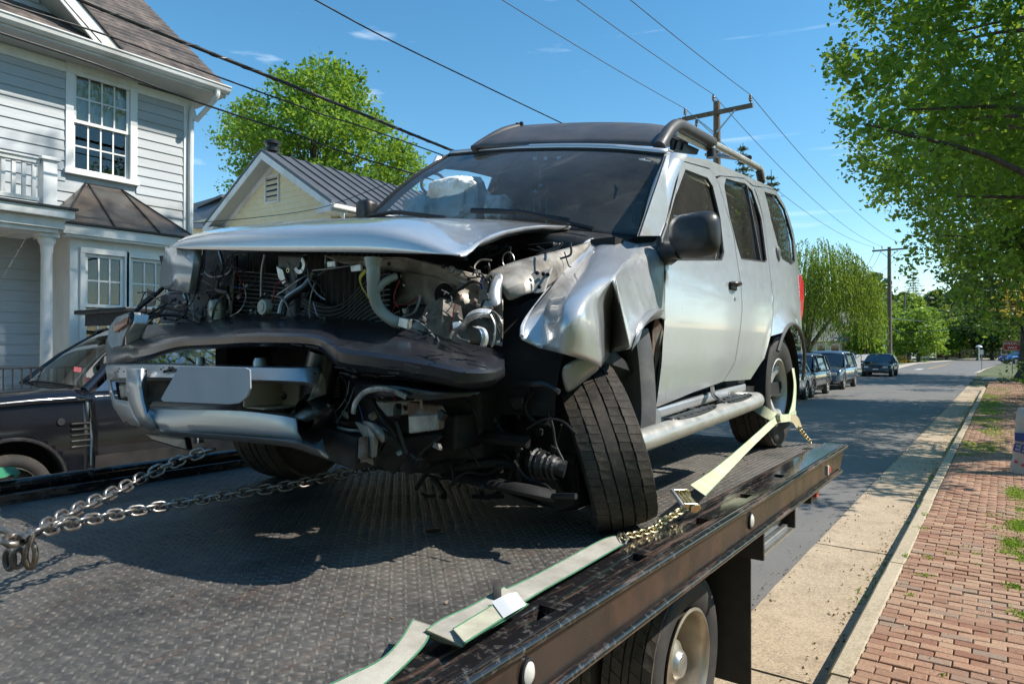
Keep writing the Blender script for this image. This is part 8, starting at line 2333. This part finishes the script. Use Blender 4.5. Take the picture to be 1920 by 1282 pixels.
M['chip'] = mat('paint_chip', (.028, .028, .032), .6)
for (x0, y0, x1, y1, n) in ((296, 688, 345, 697, 16), (216, 690, 238, 700, 5), (586, 697, 598, 716, 9), (496, 706, 540, 710, 7), (455, 800, 462, 808, 2), (370, 700, 378, 712, 2)):
    for k in range(n):
        c = at(cr_.uniform(x0, x1), cr_.uniform(y0, y1), Y=1.338 if x0 < 560 else 1.40); r = cr_.uniform(.003, .010); P = []
        for j in range(7):
            a = 2*PI*j/7; P.append(c + Vector((r*1.4*math.cos(a)*cr_.uniform(.5, 1.2), -.014, r*.7*math.sin(a)*cr_.uniform(.5, 1.2))))
        q = MB(); q.prism(P, (0, .004, 0)); q.build('paint_chip', M['chip'], bump_)

plate('hood_gap_screen', A3((330, 452, 1.99), (500, 440, 1.99), (860, 440, 1.99), (872, 488, 1.99), (700, 492, 1.99), (330, 486, 1.99)), (0, .02, 0), M['inner_dark'], 0)  # dark sheet added to stop light showing through under the hood
rg = np.random.default_rng(12); n = 170
V, F = leaves_from(np.stack([rg.uniform(XL0 + .2, XR0 - .2, n), rg.uniform(.4, 4.9, n), np.full(n, DZ + .006)], 1), .012, rg, jitter=.7)
V[:, 2] = np.clip(V[:, 2], DZ + .003, DZ + .012)
o = np_mesh('debris', V, F, M['litter'], None, 'stuff'); o['label'] = 'small flakes and crumbs scattered on the truck deck'; o['category'] = 'debris'

for (x0, y0, x1, y1, Y, n) in ((640, 690, 800, 712, 1.40, 12), (800, 650, 920, 700, 1.46, 16), (560, 640, 700, 654, 1.37, 6)):
    for k in range(n):
        a = at(cr_.uniform(x0, x1), cr_.uniform(y0, y1), Y=Y - .012); b = a + Vector((cr_.uniform(-.07, -.02), 0, cr_.uniform(-.006, .012)))
        q = MB(); q.beam(a, b, .0015, cr_.uniform(.0015, .004)); q.build('scratch', M['cabin_grey'], bc)
# ================================================================== other cars
M['black_paint'] = car_paint('black_paint', (0.008, 0.008, 0.011), .0, .10, .5, (.03, .03, .03), .15)
M['black_paint'].node_tree.nodes['Principled BSDF'].inputs['Specular IOR Level'].default_value = .45
M['car_glass'] = glass_mat('car_glass', (0.22, 0.25, 0.24), .01, .2, 1.6)
BZ = .37
bs = thing('black_suv', 'glossy black off-road car parked in front of the house behind the flatbed', 'car', (-8.1, 3.6, BZ))
XN, XFAR = -7.2, -9.05
# hood, fender, windscreen, roof from real sections across the car
def xrow(Y, z, ed=.10, crown=.03, zl=None):
    """points across the car at one station, rounded at the edges"""
    out = []
    for u in (0, .02, .06, .14, .3, .5, .7, .86, .94, .98, 1):
        x = XN + (XFAR - XN)*u
        e = min(u, 1-u)
        dz = crown*math.sin(PI*u) - (ed*(1 - min(1, e/.07))**2)
        out.append(Vector((x, Y, BZ + z + dz)))
    return out
hood_s = [(1.0, .98), (1.15, 1.04), (1.5, 1.10), (2.0, 1.13), (2.5, 1.155), (2.85, 1.16), (3.0, 1.155)]
q = MB(); q.grid([xrow(Y, z) for Y, z in hood_s]); q.build('hood', M['black_paint'], bs, smooth=True, solid=.01)
wb = [Vector((x, Y, BZ + z)) for x, Y, z in ((-7.33, 2.98, 1.15), (-7.8, 2.88, 1.18), (-8.45, 2.88, 1.18), (-8.92, 2.98, 1.15))]
wt = [Vector((x, Y, BZ + z)) for x, Y, z in ((-7.55, 3.72, 1.75), (-7.85, 3.66, 1.78), (-8.40, 3.66, 1.78), (-8.70, 3.72, 1.75))]
wb, wt = smoothpath(wb, 5), smoothpath(wt, 5)
q = MB(); q.grid([[wb[i].lerp(wt[i], f) + Vector((0, -.04*math.sin(PI*f), .02*math.sin(PI*f))) for i in range(len(wb))] for f in (0, .25, .5, .75, 1)]); wso = q.build('windscreen', M['car_glass'], bs, smooth=True)
q = MB(); q.tube(wt, .014, 6); q.tube(wb, .018, 6); q.build('windscreen_seal', M['rubber_trim'], wso)
for s in (0, -1):
    q = MB(); q.tube([wb[s], wb[s].lerp(wt[s], .5) + Vector((.0, -.03, .02)), wt[s]], [.045, .038, .036], 8); q.build('windscreen_pillar', M['black_paint'], bs, smooth=True)
q = MB(); rows = []
for Y, z in ((3.66, 1.765), (3.9, 1.80), (4.6, 1.82), (5.6, 1.80), (6.0, 1.74)):
    rows.append([Vector((x, Y, BZ + z + .03*math.sin(PI*(x + 7.5)/(-1.25)) )) for x in (-7.50, -7.55, -7.7, -8.1, -8.5, -8.68, -8.74)])
q.grid(rows); q.build('roof', M['black_paint'], bs, smooth=True, solid=.02)
# near flank with wheel arches
bx = lambda Y, z: XN + .0 - (.055*((z - BZ - .62)/.5)**2) - (max(0, z - BZ - 1.12))*.55
wc = (at(22, 905, X=XN).y, BZ + .31)
rear_w = wc[0] + 2.75
fpo = [(1.0, BZ + .45), (wc[0] - .46, BZ + .32)] + arc_poly(wc, .44, PI*1.05, -.05*PI, 18) + [(2.95, BZ + .28), (2.98, BZ + .7), (2.95, BZ + 1.13), (1.5, BZ + 1.06), (1.02, BZ + .95)]
if wc[0] < 1.3: fpo = fpo
q = cdt_panel(fpo, [], bx, step=.06); q.build('front_wing', M['black_paint'], bs, smooth=True, solid=.01)
dpo = [(2.99, BZ + .28), (4.05, BZ + .28), (4.07, BZ + 1.14), (2.97, BZ + 1.135), (3.0, BZ + .7)]
q = cdt_panel(dpo, [], bx, step=.08); q.build('front_door', M['black_paint'], bs, smooth=True, solid=.01)
dpo = [(4.075, BZ + .28), (5.0, BZ + .3), (5.4, BZ + .8), (6.0, BZ + .8), (6.05, BZ + 1.15), (4.09, BZ + 1.14)]
q = cdt_panel(dpo, [], bx, step=.08); q.build('rear_door', M['black_paint'], bs, smooth=True, solid=.01)
q = MB(); q.grid([[(bx(Y, z), Y, z) for Y in (3.02, 3.6, 4.06, 5.9)] for z in (BZ + .34, BZ + .52)]); q.build('sill_cladding', mat('cladding', (.035, .03, .028), .6), bs, solid=.03)
q = MB(); q.grid([[Vector((-7.30, Y0, BZ + 1.14)), Vector((-7.53, Y1, BZ + 1.72))] for Y0, Y1 in ((3.06, 3.74), (4.05, 4.05), (5.1, 5.1), (5.9, 5.7))]); q.build('side_glass', M['car_glass'], bs, smooth=True)
q = MB(); q.grid([[Vector((x, 2.95, BZ + .3)) for x in (-7.3, -8.9)], [Vector((x, 2.95, BZ + 1.12)) for x in (-7.3, -8.9)]]); q.build('bulkhead', M['inner_dark'], bs)
q = MB(); q.grid([[Vector((x, Y, BZ + z)) for x in (-7.38, -8.86)] for Y, z in ((3.0, 1.13), (3.35, 1.14), (3.5, 1.0), (5.8, 1.0))]); q.build('dashboard', M['cabin'], bs, solid=.02)
for x in (-7.75, -8.5):
    q = MB(); q.box((x - .24, 4.1, BZ + .6), (x + .24, 4.25, BZ + 1.45)); q.build('seat', mat('seat_cloth', (.05, .05, .055), .8), bs, bevel=.05, smooth=True)
# black liner and wheel
q = MB(); q.grid([[(XN - .02, a, b) for a, b in arc_poly(wc, .435, PI*1.1, -.1*PI, 18)], [(XN - .35, a, b) for a, b in arc_poly(wc, .435, PI*1.1, -.1*PI, 18)]]); q.grid([[(XN - .33, wc[0] - .5, BZ + .1), (XN - .33, wc[0] + .5, BZ + .1)], [(XN - .33, wc[0] - .5, BZ + .9), (XN - .33, wc[0] + .5, BZ + .9)]]); q.build('wheel_well', M['inner_dark'], bs, smooth=True)
q = MB(); q.tube([Vector((bx(a, b) + .006, a, b)) for a, b in arc_poly(wc, .44, PI, 0, 18)], .018, 6); q.build('arch_trim', M['black_plastic'], bs, smooth=True)
Tb = Matrix.Translation((XN - .17, wc[0], BZ + .25)) @ Matrix.Rotation(PI/2, 4, 'Y')
tyb = tyre_parts(bs, Tb, .36, .25, .24, 44)
q = MB(); q.lathe([(.245, .11), (.235, .115), (.22, .06), (.06, .04), (0, .05)], 30, Tb); q.build('rim', M['greasy'], tyb, smooth=True)
# wing vent and badge-less filler cap
v0 = at(148, 792, X=XN + .002)
for k in range(5):
    q = MB(); z = v0.z - .01 - k*.055
    q.box((XN - .012, v0.y - .07, z - .012), (XN + .014, v0.y + .10, z + .010)); q.build('vent_slat', M['greasy'] if k < 3 else M['black_plastic'], bs, bevel=.006)
c = at(115, 791, X=XN + .004); q = MB(); q.lathe([(0, .004), (.03, .004), (.034, 0)], 20, Matrix.Translation((XN + .002, c.y, c.z)) @ Matrix.Rotation(PI/2, 4, 'Y')); q.build('washer_cap', M['black_plastic'], bs, smooth=True)
q = MB(); q.tube(smoothpath([(-7.45, 2.93, BZ + 1.19), (-7.7, 2.86, BZ + 1.215), (-8.1, 2.84, BZ + 1.22), (-8.5, 2.90, BZ + 1.2)], 5), .013, 6); q.build('wiper', M['rubber_trim'], bs)
q = MB(); P = [at(139, 687, X=-7.55), at(153, 689, X=-7.55), at(152, 698, X=-7.55), at(138, 696, X=-7.55)]; q.prism(P, (-.004, 0, 0)); q.build('windscreen_sticker', mat('sticker_red', (.5, .12, .14), .6), wso)
# roof tray
q = MB(); a = at(138, 600, X=-8.75); 
q.box((-8.75, a.y, BZ + 1.95), (-7.5, a.y + 2.4, BZ + 2.0)); q.build('roof_tray', M['black_plastic'], bs, bevel=.01)
for y in (a.y + .1, a.y + 1.2, a.y + 2.2):
    q = MB(); q.box((-8.7, y, BZ + 1.82), (-7.55, y + .05, BZ + 1.95)); q.build('tray_foot', M['black_plastic'], bs)

# parked cars further along: one builder, different sizes and shapes
def parked(name, label, X, Y, L, Wd, H, m, kind='suv', head=-1, group='cars parked along the far kerb', Z0=0.0, rz=0.0):
    t = thing(name, label, 'car', (X, Y, Z0), rz, group)
    hw = Wd/2
    if kind == 'suv':
        prof = [(-L/2, .42, .0), (-L/2 + .02, .75, .02), (-L/2 + .12, .93, .05), (-L/2 + .95, 1.05, .06), (-L/2 + 1.65, H - .12, .2), (-L/2 + 2.0, H, .22), (L/2 - 1.0, H - .02, .22), (L/2 - .45, H - .12, .2), (L/2 - .12, 1.05, .08), (L/2, .8, .03), (L/2, .42, .0)]
    else:
        prof = [(-L/2, .38, .0), (-L/2 + .02, .62, .02), (-L/2 + .15, .78, .05), (-L/2 + 1.05, .95, .06), (-L/2 + 1.9, H - .06, .22), (-L/2 + 2.3, H, .24), (L/2 - 1.1, H - .06, .24), (L/2 - .3, 1.0, .1), (L/2 - .05, .85, .05), (L/2, .38, .0)]
    belt = 1.0 if kind == 'suv' else .88
    def pt(x, y, z): return wm(t) @ Vector((x, y, z))
    # lower body: sides with arches
    wr = .34; wf, wb_ = -L/2 + .88, L/2 - .88
    lower = [(-L/2, .30)] + [(-L/2, .42)] + [(y, min(z, belt)) for y, z, _ in prof[1:4]] + [(-L/2 + 1.2, belt), (L/2 - .4, belt + .02)] + [(L/2 - .03, min(.95, belt)), (L/2, .8), (L/2, .30)]
    lower += arc_poly((wb_, wr), wr + .05, .0, PI, 8) + arc_poly((wf, wr), wr + .05, 0, PI, 8)
    for s in (-1, 1):
        q = cdt_panel(lower, [], lambda y, z: 0, step=.25)
        b = MB(); b.add([pt(s*(hw - .06*abs(z - .65)/.35*(abs(z - .65) > .2) - .12*max(0, (abs(y) - L/2 + .35)/.35)**2), y, z) for _, y, z in q.v], q.f); b.build('body_side', m, t, smooth=True, solid=.01)
    def w_at(y): return hw - .12*max(0, (abs(y) - L/2 + .35)/.35)**2 - .01
    rows = []
    for y, z, inn in prof[:4]: 
        w = w_at(y) - .03; rows.append([pt(x*w, y, z - .04*(abs(x) > .9)) for x in (-1, -.92, -.5, 0, .5, .92, 1)])
    b = MB(); b.grid([[pt(x*(w_at(-L/2) - .01), -L/2, .3) for x in (-1, -.92, -.5, 0, .5, .92, 1)]] + rows); b.build('hood', m, t, smooth=True, solid=.01)
    top = [p for p in prof if p[1] > 1.1 and p[2] > .15]
    rows = [[pt(x*(hw - inn), y, z + .03*(1 - x*x) - .05*(abs(x) > .93)) for x in (-1, -.9, -.4, 0, .4, .9, 1)] for y, z, inn in top]
    b = MB(); b.grid(rows); b.build('roof', m, t, smooth=True, solid=.015)
    rows = [[pt(x*(w_at(y) - .03), y, z) for x in (-1, -.5, 0, .5, 1)] for y, z, _ in prof[-3:]]
    b = MB(); b.grid(rows); b.build('tail', m, t, smooth=True, solid=.01)
    f0, f1 = prof[3], top[0]
    b = MB(); b.grid([[pt(x*(hw - .1), f0[0] - .04*(1 - x*x), f0[1]) for x in (-1, -.5, 0, .5, 1)], [pt(x*(hw - f1[2]), f1[0] - .04*(1 - x*x), f1[1]) for x in (-1, -.5, 0, .5, 1)]]); wo = b.build('windscreen', M['far_glass'], t, smooth=True)
    l0, l1 = prof[-3], top[-1]
    b = MB(); b.grid([[pt(x*(hw - .1), l0[0], l0[1]) for x in (-1, 0, 1)], [pt(x*(hw - l1[2]), l1[0], l1[1]) for x in (-1, 0, 1)]]); b.build('rear_window', M['far_glass'], t)
    for s in (-1, 1):
        ys = [(f0[0] + .15, f1[0] + .12), (f0[0] + 1.15, f0[0] + 1.2), (f0[0] + 1.2, f0[0] + 1.25), (l0[0] - .85, l1[0] - .5), (l0[0] - .25, l1[0] - .12)]
        b = MB(); b.grid([[pt(s*(hw - .035), a, belt), pt(s*(hw - f1[2] + .015), c, H - .17)] for a, c in ys]); b.build('side_window', M['far_glass'], t, smooth=True)
        for a, c in (ys[0], ys[1], ys[3], ys[4]):
            b = MB(); b.beam(pt(s*(hw - .03), a, belt), pt(s*(hw - f1[2] + .02), c, H - .10), .07, .05, (s, 0, 0)); b.build('pillar', m, t)
        b = MB(); c = (s*(hw + .08), f0[0] + .35, belt + .06); b.box((c[0] - .1, c[1] - .05, c[2] - .07), (c[0] + .1, c[1] + .06, c[2] + .08), wm(t)); b.build('wing_mirror', m, t, bevel=.02)
        b = MB(); zz = .72 if kind == 'suv' else .62; b.box((s*(hw - .42) - .19, -L/2 - .012, zz - .05), (s*(hw - .42) + .24*1, -L/2 + .1, zz + .07), wm(t)); b.build('headlight', M['lens_white'], t, bevel=.02)
        b = MB(); b.box((s*(hw - .2) - .12, L/2 - .08, .8), (s*(hw - .2) + .12, L/2 + .012, .95), wm(t)); b.build('tail_light', M['lens_red'], t, bevel=.01)
        for yy in (wf, wb_):
            T = wm(t) @ Matrix.Translation((s*(hw - .12), yy, wr)) @ Matrix.Rotation(s*PI/2, 4, 'Y')
            b = MB(); b.lathe([(.21, .10), (.24, .115), (wr*.93, .11), (wr, .08), (wr, -.1), (.2, -.1)], 22, T); ty = b.build('tyre', M['rubber_clean'], t, smooth=True, angle=50)
            b = MB()
            for k in range(5):
                a = 2*PI*k/5; b.grid([[T @ Vector((r*math.cos(a + w_*s2), r*math.sin(a + w_*s2), .085)) for s2 in (-1, 1)] for r, w_ in ((.03, 1.2), (.1, .3), (.215, .17))])
            b.lathe([(.2, .09), (.215, .10), (.222, .1)], 22, T); b.build('rim', M['silver_alloy'], ty)
            b = MB(); b.lathe([(0, .02), (.2, .02)], 16, T); b.build('brake_disc', M['inner_dark'], ty)
    b = MB(); b.box((-hw + .32, -L/2 - .012, .30), (hw - .32, -L/2 + .02, .44), wm(t)); b.build('lower_grille', M['black_plastic'], t, bevel=.01)
    b = MB(); b.box((-.42, -L/2 - .016, .58), (.42, -L/2 + .03, .70), wm(t)); b.build('grille', M['black_plastic'], t, bevel=.02)
    b = MB(); b.box((-.16, -L/2 - .02, .46), (.16, -L/2 - .01, .54), wm(t)); b.build('number_plate', M['sign_white'], t)
    b = MB(); b.box((-hw + .12, -L/2 + .3, .22), (hw - .12, L/2 - .2, .40), wm(t)); b.build('underbody', M['inner_dark'], t)
    b = MB(); b.box((-hw + .3, f0[0] + .3, belt - .1), (hw - .3, l0[0] - .3, belt + .03), wm(t)); b.build('interior', M['cabin'], t)
    return t
M['far_glass'] = mat('far_car_glass', (.012, .02, .03), .06, var=.1, rvar=0, spec=.9)
grey_p = car_paint('grey_paint', (.055, .06, .068), .6, .2, 1.0); silv_p = car_paint('blue_silver_paint', (.17, .22, .27), .6, .2, 1.0); blk_p = car_paint('dark_paint', (.012, .013, .018), .3, .15, 1.0); wht_p = car_paint('white_car_paint', (.75, .76, .78), .0, .25, 1.0); blu_p = car_paint('blue_paint', (.01, .10, .42), .4, .2, 1.0)
def place_y(px, X):  # distance along the street where a line of given X shows at px
    return at(px, 700, X=X).y
XR_ = -5.95
def kerb_car(px_near, Wd, L):
    y = place_y(px_near, XR_); return XR_ - Wd/2, y + L/2
x, y = kerb_car(1509, 1.85, 4.5); parked('parked_car', 'white car mostly hidden by the wreck, nearest of the kerbside cars', x, y - 3.2, 4.5, 1.85, 1.5, wht_p, 'suv')
x, y = kerb_car(1516, 1.9, 4.6); parked('parked_car', 'dark grey wagon parked behind the white car', x, y, 4.5, 1.85, 1.66, grey_p, 'suv')
x, y = kerb_car(1577, 1.87, 4.6); parked('parked_car', 'blue-silver wagon with tall windscreen parked by the pale board fence', x, y, 4.6, 1.87, 1.72, silv_p, 'suv')
x, y = kerb_car(1671, 1.8, 4.2); parked('parked_car', 'black hatchback with bright headlights, last car before the bend', x, y, 4.2, 1.8, 1.46, blk_p, 'hatch')
bp_ = at(1914, 682, Z=0); parked('parked_car', 'small bright blue car turning at the far bend', bp_.x, bp_.y + 1, 4.2, 1.8, 1.45, blu_p, 'hatch', group=None, rz=math.radians(-52))
